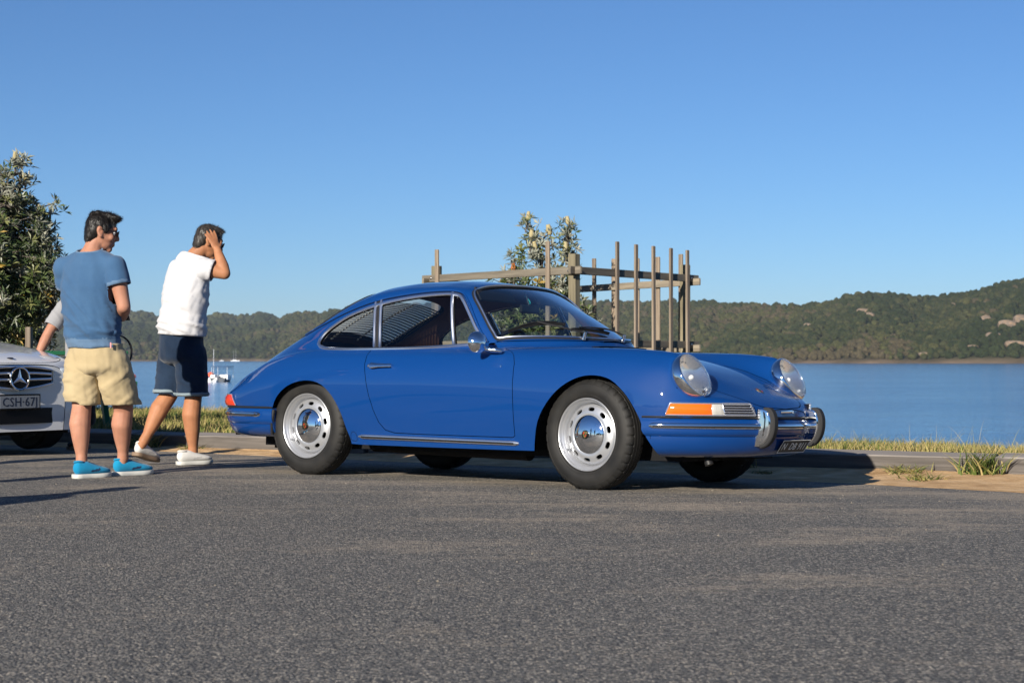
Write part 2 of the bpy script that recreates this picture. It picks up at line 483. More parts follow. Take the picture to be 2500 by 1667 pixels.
def weld(g, eps=1e-4):
    p, n, f = g; key = np.round(p / eps).astype(np.int64); _, idx, inv = np.unique(key, axis=0, return_index=True, return_inverse=True)
    inv = inv.reshape(-1); f = inv[f]; f = f[(f[:, 0] != f[:, 1]) & (f[:, 1] != f[:, 2]) & (f[:, 0] != f[:, 2])]
    return p[idx], n[idx], f
def skirt(g, depth, inward=0.0):
    """turned-in flanges along the open edges, as (verts, faces); normals kept apart so the edge stays crisp"""
    p, n, f = g; e = {}
    for t in f:
        for a, b in ((t[0], t[1]), (t[1], t[2]), (t[2], t[0])): e[(a, b)] = 1
    be = [(a, b) for a, b in e if (b, a) not in e]
    v = []; q = []; nn = []
    for a, b in be:
        k = len(v); v += [p[a], p[b], p[b] - n[b] * depth, p[a] - n[a] * depth]
        fn = np.cross(p[b] - p[a], -n[a]); fn = fn / max(np.linalg.norm(fn), 1e-9); nn += [-fn * -1] * 4
        q.append((k + 1, k, k + 3, k + 2))
    return np.array(v), np.array(nn), q
def panel(name, g, m, parent, depth=0.012, lip=True):
    p, n, f = g; V = list(map(tuple, p)); F = [tuple(t) for t in f]; NN = list(map(tuple, n))
    if lip:
        v2, n2, q = skirt(g, depth); k = len(V)
        V += list(map(tuple, v2)); NN += list(map(tuple, n2)); F += [tuple(i + k for i in t) for t in q]
    return mesh(name, V, F, m, parent, True, None, NN)
def offset(g, d, flip=False):
    p, n, f = g; return (p + n * d, -n if flip else n, f[:, ::-1] if flip else f)
def insetpoly(poly, d, ds):
    """inset a closed outline by d metres in the (x, v*ds) plane"""
    P = np.array([(p[0], p[1] * ds) for p in poly]); n = len(P)
    A = 0.5 * sum(P[i][0] * P[(i + 1) % n][1] - P[(i + 1) % n][0] * P[i][1] for i in range(n)); sg = 1 if A > 0 else -1
    out = []
    for i in range(n):
        a, b, c = P[i - 1], P[i], P[(i + 1) % n]
        t1 = (b - a) / max(np.linalg.norm(b - a), 1e-9); t2 = (c - b) / max(np.linalg.norm(c - b), 1e-9)
        n1 = np.array([-t1[1], t1[0]]) * sg; n2 = np.array([-t2[1], t2[0]]) * sg
        m = n1 + n2; m /= max(np.linalg.norm(m), 1e-6); k = d / max(.35, m @ n1)
        q = b + m * k; out.append((q[0], q[1] / ds))
    return out
# ------------------------------------------------------------------ car materials
mat('paint_blue', (0.0008, 0.0345, 0.160), 0.55, 0.0, coat=1.0, spec=0.12)
mat('chrome', (0.80, 0.82, 0.85), 0.045, 1.0)
mat('chrome_soft', (0.86, 0.88, 0.92), 0.28, 1.0)
mat('rubber', (0.012, 0.012, 0.013), 0.5, spec=0.4)
mat('rubber_matt', (0.020, 0.020, 0.021), 0.7, spec=0.3)
mat('gap_dark', (0.004, 0.005, 0.010), 0.7, spec=0.1)
mat('underside', (0.010, 0.010, 0.011), 0.85, spec=0.15)
mat('brown_lining', (0.13, 0.062, 0.038), 0.85, spec=0.2)
mat('black_leather', (0.014, 0.013, 0.013), 0.45)
mat('brown_leather', (0.10, 0.038, 0.02), 0.5)
mat('silver_paint', (0.50, 0.51, 0.53), 0.34, 0.72, coat=0.3)
mat('reflector', (0.86, 0.86, 0.88), 0.16, 1.0)
mat('white_metal', (0.80, 0.80, 0.80), 0.3, 0.0)
mat('slat_black', (0.03, 0.03, 0.032), 0.4)
mat('cream_tape', (0.72, 0.68, 0.55), 0.8)
mat('cyan_plastic', (0.02, 0.42, 0.40), 0.4)
mat('trim_bright', (0.70, 0.71, 0.74), 0.20, 0.85)
mat('red_enamel', (0.45, 0.02, 0.015), 0.3)
mat('gold', (0.75, 0.50, 0.16), 0.25, 1.0)
mat('black_enamel', (0.006, 0.006, 0.006), 0.2)
mat('plate_black', (0.008, 0.008, 0.009), 0.35)
mat('plate_white', (0.75, 0.75, 0.73), 0.5)
def glass_mat(name, tint, rough=0.0, mixk=1.0):
    """thin automotive glass: clear tinted sheet with a fresnel reflection"""
    m = bpy.data.materials.new(name); m.use_nodes = True; nt = m.node_tree; nt.nodes.remove(BS(m))
    tr = N(m, 'ShaderNodeBsdfTransparent'); tr.inputs[0].default_value = (*tint, 1)
    gl = N(m, 'ShaderNodeBsdfGlossy'); gl.inputs['Roughness'].default_value = rough
    ge = N(m, 'ShaderNodeNewGeometry'); dp = N(m, 'ShaderNodeVectorMath'); dp.operation = 'DOT_PRODUCT'
    L(m, ge.outputs['Incoming'], dp.inputs[0]); L(m, ge.outputs['Normal'], dp.inputs[1])
    ca = math_(m, 'SUBTRACT', 1.0, math_(m, 'ABSOLUTE', dp.outputs['Value']), True)
    k = math_(m, 'MULTIPLY', math_(m, 'ADD', math_(m, 'MULTIPLY', math_(m, 'POWER', ca, 5.0), .92), .075), mixk, True)
    mx = N(m, 'ShaderNodeMixShader'); L(m, k, mx.inputs[0]); L(m, tr.outputs[0], mx.inputs[1]); L(m, gl.outputs[0], mx.inputs[2])
    L(m, mx.outputs[0], nt.nodes['Material Output'].inputs[0]); MATS[name] = m; return m
glass_mat('glass', (0.90, 0.93, 0.92), 0.0, 0.75)
glass_mat('windscreen_glass', (0.76, 0.85, 0.88), 0.0, 2.3)
glass_mat('lamp_glass', (0.92, 0.93, 0.93), 0.05, 1.1)
m = MATS['lamp_glass']; nt = m.node_tree; om = nt.nodes['Material Output']; src = om.inputs[0].links[0].from_socket
df_ = N(m, 'ShaderNodeBsdfDiffuse'); df_.inputs[0].default_value = (.80, .82, .82, 1); mx2 = N(m, 'ShaderNodeMixShader')
wv = N(m, 'ShaderNodeTexWave'); wv.inputs['Scale'].default_value = 14; wv.bands_direction = 'Y'; L(m, coords(m), wv.inputs['Vector'])
L(m, math_(m, 'ADD', math_(m, 'MULTIPLY', wv.outputs['Fac'], .02), .10), mx2.inputs[0]); L(m, src, mx2.inputs[1]); L(m, df_.outputs[0], mx2.inputs[2]); L(m, mx2.outputs[0], om.inputs[0])
glass_mat('brightened_glass', (0.90, 0.93, 0.92), 0.0, 1.0)  # pale translucent film added to imitate glare and brighten the rear window view
m = MATS['brightened_glass']; nt = m.node_tree; om = nt.nodes['Material Output']; src = om.inputs[0].links[0].from_socket
td = N(m, 'ShaderNodeBsdfTranslucent'); td.inputs[0].default_value = (.9, .91, .86, 1); mx2 = N(m, 'ShaderNodeMixShader'); mx2.inputs[0].default_value = .45
L(m, src, mx2.inputs[1]); L(m, td.outputs[0], mx2.inputs[2]); L(m, mx2.outputs[0], om.inputs[0])
def lens_mat(name, col):
    m = mat(name, col, 0.12, coat=0.6)
    w = N(m, 'ShaderNodeTexWave'); w.inputs['Scale'].default_value = 45; w.bands_direction = 'X'
    L(m, coords(m), w.inputs['Vector']); bump(m, w.outputs['Fac'], 0.12, 0.002)
    b = BS(m); b.inputs['Subsurface Weight'].default_value = 0.0
    return m
lens_mat('orange_lens', (0.95, 0.13, 0.008)); lens_mat('red_lens', (0.62, 0.035, 0.010)); lens_mat('clear_lens', (0.40, 0.39, 0.36))
# tyre rubber, a little dusty
m = mat('tyre_rubber', (0.02, 0.02, 0.02), 0.62, spec=0.35)
base(m, ramp(m, noise(m, coords(m), 9, 5), [(0.35, (0.0085, 0.0085, 0.0085)), (0.7, (0.018, 0.017, 0.0155))]))
bump(m, noise(m, coords(m), 60, 3), 0.15, 0.002)
# fine orange peel and a breath of dust on the paint
m = MATS['paint_blue']
L(m, math_(m, 'MULTIPLY_ADD', noise(m, coords(m), 2.2, 6), 0.10), BS(m).inputs['Roughness'])
m.node_tree.nodes[-1].inputs[2].default_value = 0.5

CAR = empty('vintage_coupe', (0.8713, 10.596, 0.0))
_r = Matrix.Rotation(math.radians(-37.307), 4, 'Z')
_roll = Matrix.Translation((0, -0.72, 0)) @ Matrix.Rotation(math.radians(-1.402), 4, 'X') @ Matrix.Translation((0, 0.72, 0))
CAR.matrix_world = Matrix.Translation((0.8713, 10.596, 0.0)) @ _r @ _roll
tag(CAR, 'glossy blue vintage two-door coupe parked alongside the timber kerb', 'car')
M_ = MATS

# ------------------------------------------------------------------ outlines on the shell
def dens(pts, n=4, closed=True): return [tuple(p) for p in crom(pts, n, closed)]
VC = PU.sub
RIDGE, WIN, BELT, CREST, MAXW = 3 * VC, 4 * VC, 5 * VC, 6 * VC, 8 * VC
door_xz = [(-1.700, .803), (-1.690, .76), (-1.675, .71), (-1.643, .638), (-1.613, .513), (-1.585, .424), (-1.55, .347), (-1.505, .301), (-1.43, .284), (-1.20, .281), (-.9, .280), (-.60, .280), (-.517, .280), (-.499, .292), (-.497, .36), (-.495, .443), (-.493, .55), (-.496, .64), (-.510, .715), (-.535, .757), (-.575, .785), (-.64, .803)]
door_U = PU.xz(door_xz, BELT + 4) + [(-.70, CREST - 3), (-.80, BELT + 3), (-1.2, BELT + 2.5), (-1.6, BELT + 2.5), (-1.69, BELT + 4)]
door_H = PH.xz([p for p in door_xz if p[0] > -.81] , 3 * SUB) + [(-.70, 3 * SUB - 2.5), (-.82, 3 * SUB - 4), (-.82, PH.inv(-.80, .2805, 2, 3 * SUB))]
door_H = [p for p in door_H if True]
dlo_xz = dens([(-2.214, .862), (-2.196, .908), (-2.131, .962), (-2.008, 1.026), (-1.79, 1.090), (-1.556, 1.130), (-1.324, 1.149), (-1.16, 1.150), (-1.105, 1.140), (-1.070, 1.115), (-1.006, 1.043), (-.917, .938), (-.845, .855), (-.855, .838), (-.95, .829), (-1.316, .812), (-1.667, .806), (-2.036, .807), (-2.15, .818), (-2.20, .836)], 3)
def wpoly(pl): return PU.xz(pl, RIDGE - 6, BELT + 8)
dlo = wpoly(dlo_xz)
ins = insetpoly(dlo, .017, PU.ds)
def clipx(poly, a, b, slope):
    """part of an (x, v) outline between two slanted verticals x = a + slope*(v-BELT), x = b + ..."""
    def side(poly, k, sg):
        out = []; n = len(poly)
        for i in range(n):
            p, q = poly[i], poly[(i + 1) % n]
            dp = sg * (p[0] - k - slope * (p[1] - BELT)); dq = sg * (q[0] - k - slope * (q[1] - BELT))
            if dp >= 0: out.append(p)
            if dp * dq < 0:
                t = dp / (dp - dq); out.append((p[0] + (q[0] - p[0]) * t, p[1] + (q[1] - p[1]) * t))
        return out
    return side(side(poly, a, 1), b, -1)
SL = .118 / (2 * VC)
quarter = clipx(ins, -2.6, -1.699, SL)
doorgl = clipx(ins, -1.640, -1.072, SL)
vent = clipx(ins, -1.042, -.5, SL)
ws_xy = [(-.337, 0), (-.348, .12), (-.372, .22), (-.440, .345), (-.540, .462), (-.645, .552), (-.712, .598), (-.752, .6165), (-.785, .607), (-.83, .594), (-.89, .571), (-.95, .546), (-1.0, .524), (-1.028, .500), (-1.041, .462), (-1.036, .38), (-1.012, .25), (-.985, .12), (-.975, 0)]
ws_half = [tuple(p) for p in crom(ws_xy, 3)]
ws = PU.xy(ws_half, 0, RIDGE); ws[0] = (ws[0][0], 0.0); ws[-1] = (ws[-1][0], 0.0)
rw_half = [tuple(p) for p in crom([(-2.05, 0), (-2.045, .2), (-2.025, .36), (-2.03, .425), (-2.075, .458), (-2.20, .468), (-2.40, .468), (-2.52, .455), (-2.58, .40), (-2.60, .25), (-2.605, 0)], 4)]
rw = PU.xy(rw_half, 0, RIDGE); rw[0] = (rw[0][0], 0.0); rw[-1] = (rw[-1][0], 0.0)
lid_half = [tuple(p) for p in crom([(-2.68, 0), (-2.68, .26), (-2.70, .345), (-2.76, .365), (-2.9, .36), (-3.03, .335), (-3.11, .29), (-3.15, .20), (-3.16, 0)], 4)]
lid = PU.xy(lid_half, 0, RIDGE); lid[0] = (lid[0][0], 0.0); lid[-1] = (lid[-1][0], 0.0)
hood_half = [tuple(p) for p in crom([(.8675, 0), (.855, .135), (.838, .222), (.805, .285), (.75, .335), (.68, .375), (.60, .402), (.45, .425), (.25, .443), (0, .462), (-.15, .472), (-.215, .46), (-.245, .40), (-.25, .2), (-.25, 0)], 4)]
hood = PH.xy(hood_half, 0, 2 * SUB + 9); hood[0] = (hood[0][0], 0.0); hood[-1] = (hood[-1][0], 0.0)
vmU, vmH = PU.nv - 1, PH.nv - 1
archR = PU.xz([tuple(p) for p in crom([(-1.803, .215), (-1.806, .24), (-1.829, .303), (-1.859, .401), (-1.922, .505), (-2.012, .578), (-2.12, .604), (-2.247, .592), (-2.354, .552), (-2.438, .487), (-2.477, .423), (-2.482, .41)], 3)], CREST)
archR = [(archR[0][0], vmU + 4)] + archR + [(archR[-1][0], vmU + 4)]
archF = PH.xz([tuple(p) for p in crom([(-.371, .208), (-.362, .26), (-.326, .38), (-.25, .494), (-.152, .583), (-.035, .639), (.07, .649), (.173, .625), (.261, .558), (.314, .491), (.352, .425), (.366, .39), (.372, .37)], 3)], 4 * SUB)
archF = [(archF[0][0], vmH + 4)] + archF + [(archF[-1][0], vmH + 4)]
base_half = [(-.83, 0), (-.326, 0)] + [(x - .006, y - .004 if y > .05 else y) for x, y in zip(WB_X, WB_Y)][1:] + [(-.80, .640), (-.83, .648)]
cabH = PH.xy(base_half, 0, 3 * SUB); cabH[0] = (-.83, 0.0); cabH[1] = (-.326, 0.0)

gU = cut(PU, [('door_gap', door_U), ('door', insetpoly(door_U, .0042, PU.ds)), ('seal', dlo), ('quarter', quarter), ('doorglass', doorgl), ('vent', vent),
              ('wseal', ws), ('windscreen', insetpoly(ws + [(-1.2, -6), (-.2, -6)], .020, PU.ds) if False else PU.xy([(x, y) for x, y in ws_half], 0, RIDGE)),
              ('rseal', rw), ('rearglass', PU.xy([(-2.6 + (x + 2.6) * .955 + .012 - .024 * (x < -2.4) * 0, y * .955) for x, y in rw_half], 0, RIDGE)),
              ('lid_gap', lid), ('lid', PU.xy([(-2.92 + (x + 2.92) * .983, y * .985) for x, y in lid_half], 0, RIDGE)), ('arch', archR)],
         (-3.178, -.319), (0, vmU), 150, 2.0,
         keepfun=lambda c: (c[:, 1] < RIDGE) | ((c[:, 0] < -.753) & (c[:, 1] < BELT + 1)) | (c[:, 0] < -.80))
LAXIS = Vector((math.cos(math.radians(29)), 0, math.sin(math.radians(29)))); LCEN = Vector((.590, .563, .651))
def lampfree(c):
    """leave the headlight bowls open"""
    p = PH.ev(c[:, 0], c[:, 1])[0] - np.array(LCEN); a = p @ np.array(LAXIS); r = np.linalg.norm(p - a[:, None] * np.array(LAXIS), axis=1)
    return ~((r < .112) & (a > -.09))
gH = cut(PH, [('cabin', cabH), ('door', door_H), ('hood_gap', hood), ('hood', PH.xy([(.3 + (x - .3) * .9925 if x < .6 else x - .003, max(0, y - .0045)) for x, y in hood_half], 0, 2 * SUB + 9)), ('arch', archF)],
         (-.80, .868), (0, vmH), 90, 2.0, keepfun=lambda c: lampfree(c))
both = lambda g: weld(join(g, mirror(g)))
# far and near share the shapes
shell = join(gU['rest'], gH['rest'])
panel('body', join(shell, mirror(shell)), M_['paint_blue'], CAR, 0.014)
g = join(*[offset(x, -.006) for x in (gU['door_gap'], gU['lid_gap'], gH['hood_gap'])])
def cap(patch, row, dx, zlow):
    q = patch.P[row][:, :]; k = len(q); V = [Vector(p) for p in q] + [Vector((p[0] + dx, p[1], zlow)) for p in q]
    V2 = V + [Vector((p.x, -p.y, p.z)) for p in V]; F = [(i, i + 1, k + i + 1, k + i) for i in range(k - 1)]
    return mesh('nose_panel' if dx > 0 else 'tail_panel', V2, F + [tuple(2 * k + j for j in f[::-1]) for f in F], M_['paint_blue'], CAR)
cap(PH, -1, .006, .416); cap(PU, 0, -.004, .424)
def cowl():
    V = []; ys = np.linspace(0, .632, 40); xb = pchip(WB_Y, WB_X, ys); zb = pchip(WB_Y, WB_Z, ys); dx = np.gradient(xb, ys)
    for s in (1, -1):
        for x, y, z, k in zip(xb, ys, zb, dx):
            nrm = Vector((1, -k, 0)).normalized(); 
            for o_, t in ((-.004, 1), (.004, .9), (.012, .45), (.022, .08), (.032, 0)):
                qx, qy = x + nrm.x * o_, abs(y + nrm.y * o_); v = PH.inv(qx, qy, 1, 0, 3 * SUB + 6); h = PH.ev([qx], [v])[0][0][2] - .001
                V.append((qx, qy * s, h + (z - .004 - h) * t))
    F = []; 
    for s in range(2):
        for i in range(39):
            for j in range(4): a = s * 200 + i * 5 + j; F.append((a, a + 1, a + 6, a + 5) if s else (a, a + 5, a + 6, a + 1))
    return mesh('cowl', V, F, M_['paint_blue'], CAR)
cowl()
panel('shut_line', join(g, mirror(g)), M_['gap_dark'], CAR, 0.004)
panel('bonnet', both(gH['hood']), M_['paint_blue'], CAR, 0.007)
panel('engine_lid', both(gU['lid']), M_['paint_blue'], CAR, 0.007)
dn = panel('door', mirror(gU['door']), M_['paint_blue'], CAR, 0.007)
df = panel('door', gU['door'], M_['paint_blue'], CAR, 0.007)
sl = offset(gU['seal'], -.003); panel('window_seal', join(sl, mirror(sl)), M_['rubber'], CAR, 0.012)
for s_ in (1, -1):
    fn = (lambda g: g) if s_ == 1 else mirror
    panel('quarter_window', fn(offset(gU['quarter'], -.008)), M_['glass'], CAR, lip=False)
    panel('door_window', fn(offset(gU['doorglass'], -.008)), M_['glass'], CAR, lip=False)
    panel('vent_window', fn(offset(gU['vent'], -.008)), M_['glass'], CAR, lip=False)
panel('windscreen', both(offset(gU['windscreen'], -.004)), M_['windscreen_glass'], CAR, lip=False)
if 'rseal' in gU: panel('rear_window_seal', both(offset(gU['rseal'], .003)), M_['rubber'], CAR, 0.01)
panel('rear_window', both(offset(gU['rearglass'], -.003)), M_['brightened_glass'], CAR, lip=False)
# lining: the inside face of roof and pillars
def filt(g, fn):
    p, n, f = g; c = p[f].mean(1); k = fn(c); f = f[k]; u, ff = np.unique(f, return_inverse=True); return p[u], n[u], ff.reshape(-1, 3)
lg = offset(filt(gU['rest'], lambda c: (c[:, 2] > .80) & (c[:, 0] > -2.75)), -.020, True)
mesh('headliner', *(lambda g: (g[0], g[2]))(join(lg, mirror(lg))), M_['brown_lining'], CAR)

# ------------------------------------------------------------------ trim that follows the shell
def on(patch, poly, off, near=True):
    x = [p[0] for p in poly]; v = [p[1] for p in poly]; P, n = patch.ev(x, v); s = np.array([1, -1 if near else 1, 1])
    return [Vector(a) for a in (P + n * off) * s], [Vector(a) for a in n * s]
def strip(mb, patch, poly, w, h, off=0.0, near=True, closed=True, n=8):
    P, U = on(patch, poly, off, near)
    prof = [(w / 2 * math.cos(2 * math.pi * i / n), h * math.sin(2 * math.pi * i / n)) for i in range(n)]
    mb.add(*sweep(P, prof, closed=closed, ups=U))
def full(half):
    """closed loop over both sides from a half outline starting and ending on the centre line"""
    P, U = half; R = [Vector((p.x, -p.y, p.z)) for p in P][-2:0:-1]; RU = [Vector((p.x, -p.y, p.z)) for p in U][-2:0:-1]
    return P + R, U + RU
def fstrip(mb, poly, w, h, off, n=8):
    P, U = full(on(PU, poly, off, False))
    prof = [(w / 2 * math.cos(2 * math.pi * i / n), h * math.sin(2 * math.pi * i / n)) for i in range(n)]
    mb.add(*sweep(P, prof, closed=True, ups=U))
for near in (True, False):
    b = MB(); strip(b, PU, insetpoly(dlo, .004, PU.ds), .023, .0085, .001, near)
    b.build('window_trim', M_['chrome_soft'], CAR)
    def pill(x0, w, v0, v1, h):
        b = MB(); strip(b, PU, [(x0 + SL * (v - BELT), v) for v in np.linspace(v0, v1, 14)], w, h, .001, near, False); return b
    iv = lambda x0, v: v
    pill(-1.694, .020, BELT + 1, RIDGE + 3.5, .008).build('pillar_trim', M_['chrome_soft'], CAR)
    pill(-1.646, .020, BELT + 1, RIDGE + 3.0, .008).build('pillar_trim', M_['chrome_soft'], CAR)
    pill(-1.670, .030, BELT + 1, RIDGE + 3.0, .003).build('window_seal', M_['rubber'], CAR)
    pill(-1.057, .021, BELT + 1, RIDGE + 1.0, .008).build('vent_frame', M_['chrome_soft'], CAR)
    b = MB(); drip = PU.xz([tuple(p) for p in crom([(-2.46, .905), (-2.20, .995), (-2.064, 1.044), (-1.807, 1.115), (-1.565, 1.150), (-1.328, 1.168), (-1.16, 1.166), (-1.08, 1.146), (-1.02, 1.092), (-.94, .995), (-.86, .90), (-.80, .845)], 4)], RIDGE - 2, BELT + 4)
    strip(b, PU, drip, .013, .009, .001, near, False); b.build('drip_rail', M_['paint_blue'], CAR)
    b = MB(); strip(b, PU, [(x, v + .55) for x, v in drip], .007, .0035, .001, near, False); b.build('drip_groove', M_['gap_dark'], CAR)
    s = -1 if near else 1
    # rocker moulding: rubber-lined bright strip
    b = MB(); xs = np.linspace(-1.735, -.476, 40); pth = PU.xz([(x, .258 + (x + 1.735) * -.007) for x in xs[xs < -.81]], MAXW, vmU - 1)
    P1, U1 = on(PU, pth, .003, near); pth2 = PH.xz([(x, .258 + (x + 1.735) * -.007) for x in xs[xs >= -.81]], 6 * SUB, vmH - 1)
    P2, U2 = on(PH, pth2, .003, near)
    sc = [.3] + [1] * (len(P1) + len(P2) - 2) + [.5]
    prof = [(.0155 * math.cos(t), .011 * math.sin(t)) for t in np.linspace(0, 2 * math.pi, 13)[:-1]]
    v, f = sweep(P1 + P2, prof, ups=U1 + U2, scale=sc); b.add(v, f); b.build('sill_moulding', M_['chrome_soft'], CAR)
    b = MB(); b.add(*sweep([p + u * .0095 for p, u in zip(P1[1:] + P2[:-1], U1[1:] + U2[:-1])], [(.006 * math.cos(t), .0025 * math.sin(t)) for t in np.linspace(0, 2 * math.pi, 9)[:-1]], ups=U1[1:] + U2[:-1])); b.build('moulding_insert', M_['rubber'], CAR)
    # jacking point cover ahead of the rear wheel
    b = MB(); strip(b, PU, PU.xz([(-1.775 + .026 * math.cos(t), .252 + .034 * math.sin(t)) for t in np.linspace(0, 2 * math.pi, 19)[:-1]], MAXW, vmU - 1), .003, .0014, .0, near); b.build('jack_cover_gap', M_['gap_dark'], CAR)
b = MB(); fstrip(b, ws, .030, .009, .0); b.build('windscreen_seal', M_['rubber'], CAR)
wsi = insetpoly(ws + [(ws[-1][0] + .3, -8), (ws[0][0] - .3, -8)], .006, PU.ds)[:len(ws)]
wsi[0] = (wsi[0][0], 0.0); wsi[-1] = (wsi[-1][0], 0.0)
b = MB(); fstrip(b, ws, .0125, .009, .006); b.build('windscreen_trim', M_['chrome_soft'], CAR)
b = MB(); fstrip(b, rw, .026, .008, .0); b.build('rear_window_seal', M_['rubber'], CAR)

# ------------------------------------------------------------------ floor, wheel housings, tail and nose closing pieces
b = MB()
b.add(*boxv((-1.15, 0, .30), (3.3, 1.02, .26))); b.add(*boxv((-1.09, 0, .285), (1.34, 1.44, .15)))
b.add(*boxv((-2.85, 0, .33), (.5, 1.0, .20))); b.add(*boxv((.42, 0, .32), (.32, .86, .18)))
b.add(*boxv((-2.55, -.2, .20), (.45, .5, .10))); b.add(*cyl((-2.0, -.30, .19), (-.62, -.45, .18), .045)); b.add(*cyl((-2.0, .30, .19), (-.62, .45, .18), .045))
b.build('underbody', M_['underside'], CAR)
for sx, sy in ((0, -1), (0, 1), (-2.211, -1), (-2.211, 1)):
    v, f = lathe([(.40, .42 * sy), (.40, .735 * sy)] if True else [], 30, 'Y', .5)
    v = [(p[0] + sx + .02, p[1], p[2] + .30) for p in v]
    v2 = [(sx + .02 + r * math.cos(t), .42 * sy, .30 + r * math.sin(t)) for r in (0, .40) for t in np.linspace(-.35, math.pi + .35, 20)]
    f2 = [(i, i + 1, 21 + i, 20 + i) for i in range(19)]
    b = MB(); b.add(v, f); b.add(v2, f2); b.build('wheel_housing', M_['underside'], CAR)
for sy in (-1, 1):  # axle and brake behind each wheel
    for ax in (0, -2.211):
        b = MB(); b.add(*cyl((ax, .45 * sy, .31), (ax, .62 * sy, .31), .135, n=24)); b.add(*cyl((ax, .2 * sy, .31), (ax, .5 * sy, .31), .03)); b.build('brake_drum', M_['underside'], CAR)

# ------------------------------------------------------------------ wheels
def build_wheel(parent, loc, rz):
    HS, NS = .66, 10
    R0 = .150
    # disc with ten slots: cut flat in (angle*R0, r), then revolved
    prof = [(.104, -.047), (.112, -.051), (.122, -.0525), (.135, -.050), (.150, -.0445), (.163, -.038), (.172, -.030), (.1745, -.018), (.1765, -.016)]
    pr = np.array(prof); rr = np.array([p[0] for p in prof]); hh = np.array([p[1] for p in prof])
    Lr = np.concatenate([[0], np.cumsum(np.linalg.norm(np.diff(pr, axis=0), axis=1))])
    pts = []; ed = []; slots = []
    circm = 2 * math.pi * R0
    for k in range(NS):
        c = circm * (k + .35) / NS; sl = []
        for i in range(20):
            t = 2 * math.pi * i / 20
            sx = math.copysign(abs(math.cos(t)) ** .7, math.cos(t)) * .0225; sr = math.copysign(abs(math.sin(t)) ** .8, math.sin(t)) * .0122
            sl.append((c + sx, .0435 + sr))
        k0 = len(pts); pts += sl; ed += [(k0 + i, k0 + (i + 1) % 20) for i in range(20)]; slots.append(sl)
    cons = np.array(pts); nx = 120
    G = [(circm * i / nx, l) for i in range(nx + 1) for l in np.linspace(0, Lr[-1], 15)]
    G = [g for g in G if min((cons[:, 0] - g[0]) ** 2 + (cons[:, 1] - g[1]) ** 2) > .0035 ** 2]
    vo, eo, fo, *_ = delaunay_2d_cdt([Vector(p) for p in pts] + [Vector(p) for p in G], ed, [], 0, 1e-7)
    V2 = np.array([(p[0], p[1]) for p in vo]); F = np.array([f for f in fo if len(f) == 3]); c = V2[F].mean(1); keep = np.ones(len(F), bool)
    for sl in slots: keep &= ~inpoly(c[:, 0], c[:, 1], sl)
    F = F[keep]; r = np.interp(V2[:, 1], Lr, rr); h = np.interp(V2[:, 1], Lr, hh)
    dish = np.exp(-((V2[:, 1] - .0435) / .013) ** 2)
    a = V2[:, 0] / R0
    V3 = np.stack([r * np.cos(a), h, r * np.sin(a)], 1)
    tx = np.gradient(hh, Lr); tr = np.gradient(rr, Lr); nh = np.interp(V2[:, 1], Lr, -tr); nr = np.interp(V2[:, 1], Lr, tx)
    Nn = np.stack([nr * np.cos(a), nh, nr * np.sin(a)], 1); Nn /= np.linalg.norm(Nn, axis=1, keepdims=True)
    g = weld((V3, Nn, F)); p, n, f = g
    fn = np.cross(p[f[:, 1]] - p[f[:, 0]], p[f[:, 2]] - p[f[:, 0]]); fl = (fn * n[f].mean(1)).sum(1) < 0; f[fl] = f[fl][:, ::-1]
    v2, n2, q = skirt(g, .009); b = MB(); b.add(p, f); b.add(v2, q)
    b.add(*lathe([(.1765, -.016), (.178, .02), (.176, .06)], 96))                       # well
    b.add(*lathe([(.1765, -.017), (.1815, -.030), (.1835, -.043), (.187, -.0515), (.1945, -.0555), (.1975, -.060), (.1985, -.067), (.2015, -.0715), (.2055, -.0735), (.2085, -.0715), (.2095, -.066), (.207, -.060)], 96))
    b.add(*cyl((.1715, -.062, .045) if False else (-.150, -.062, -.088), (-.150, -.034, -.088), .004, n=8))
    w = b.build('wheel', M_['silver_paint'], parent, True, 40); w.location = loc; w.rotation_euler = (0, 0, rz)
    # tyre: rounded carcass, grooved tread, cut shoulder blocks
    tp = [(.200, -.050), (.206, -.0605), (.211, -.069), (.218, -.0755), (.2245, -.0772), (.2262, -.0785), (.2285, -.0780), (.240, -.0815), (.252, -.0830), (.264, -.0825), (.277, -.0795), (.287, -.0755), (.2885, -.0768), (.2915, -.0755), (.301, -.0690), (.308, -.0625), (.3125, -.0565), (.3150, -.050), (.3163, -.0405), (.3163, -.0385), (.3095, -.0375), (.3095, -.033), (.3172, -.032), (.3178, -.014), (.3110, -.013), (.3110, -.009), (.318, -.008)]
    tp = tp + [(r_, -h_) for r_, h_ in tp[::-1]]
    n = 216; v, f = lathe(tp, n); k = len(tp)
    for i in range(n):
        for j in range(k):
            r_, h_ = tp[j]
            if .300 < r_ and abs(h_) > .034 and (i % 6) in (0,): 
                s_ = (r_ - .0062) / r_; v[i * k + j] = (v[i * k + j][0] * s_, v[i * k + j][1], v[i * k + j][2] * s_)
    for i, p in enumerate(v):     # a little flat where it carries the car
        if p[2] < -.308: v[i] = (p[0], p[1] * (1 + .10 * min(1, (-.308 - p[2]) / .01)), -.308 - (-.308 - p[2]) * .25)
    t = MB().add(v, f).build('tyre', M_['tyre_rubber'], w, True, 28)
    cap = MB().add(*lathe([(.113, -.046), (.1135, -.052), (.111, -.057), (.106, -.060), (.090, -.0680), (.070, -.0745), (.045, -.0795), (.022, -.082), (.0005, -.0825)], 64)).build('hub_cap', M_['chrome'], w, True, 50)
    b = MB(); b.add(*lathe([(.0245, -.080), (.0245, -.0855), (.022, -.0868), (.0005, -.0868)], 32)); b.build('cap_badge', M_['black_enamel'], w, True, 40)
    shield(.021, Matrix.Translation((0, -.0874, 0)) @ Matrix.Rotation(math.pi / 2, 4, 'X'), w)
    return w
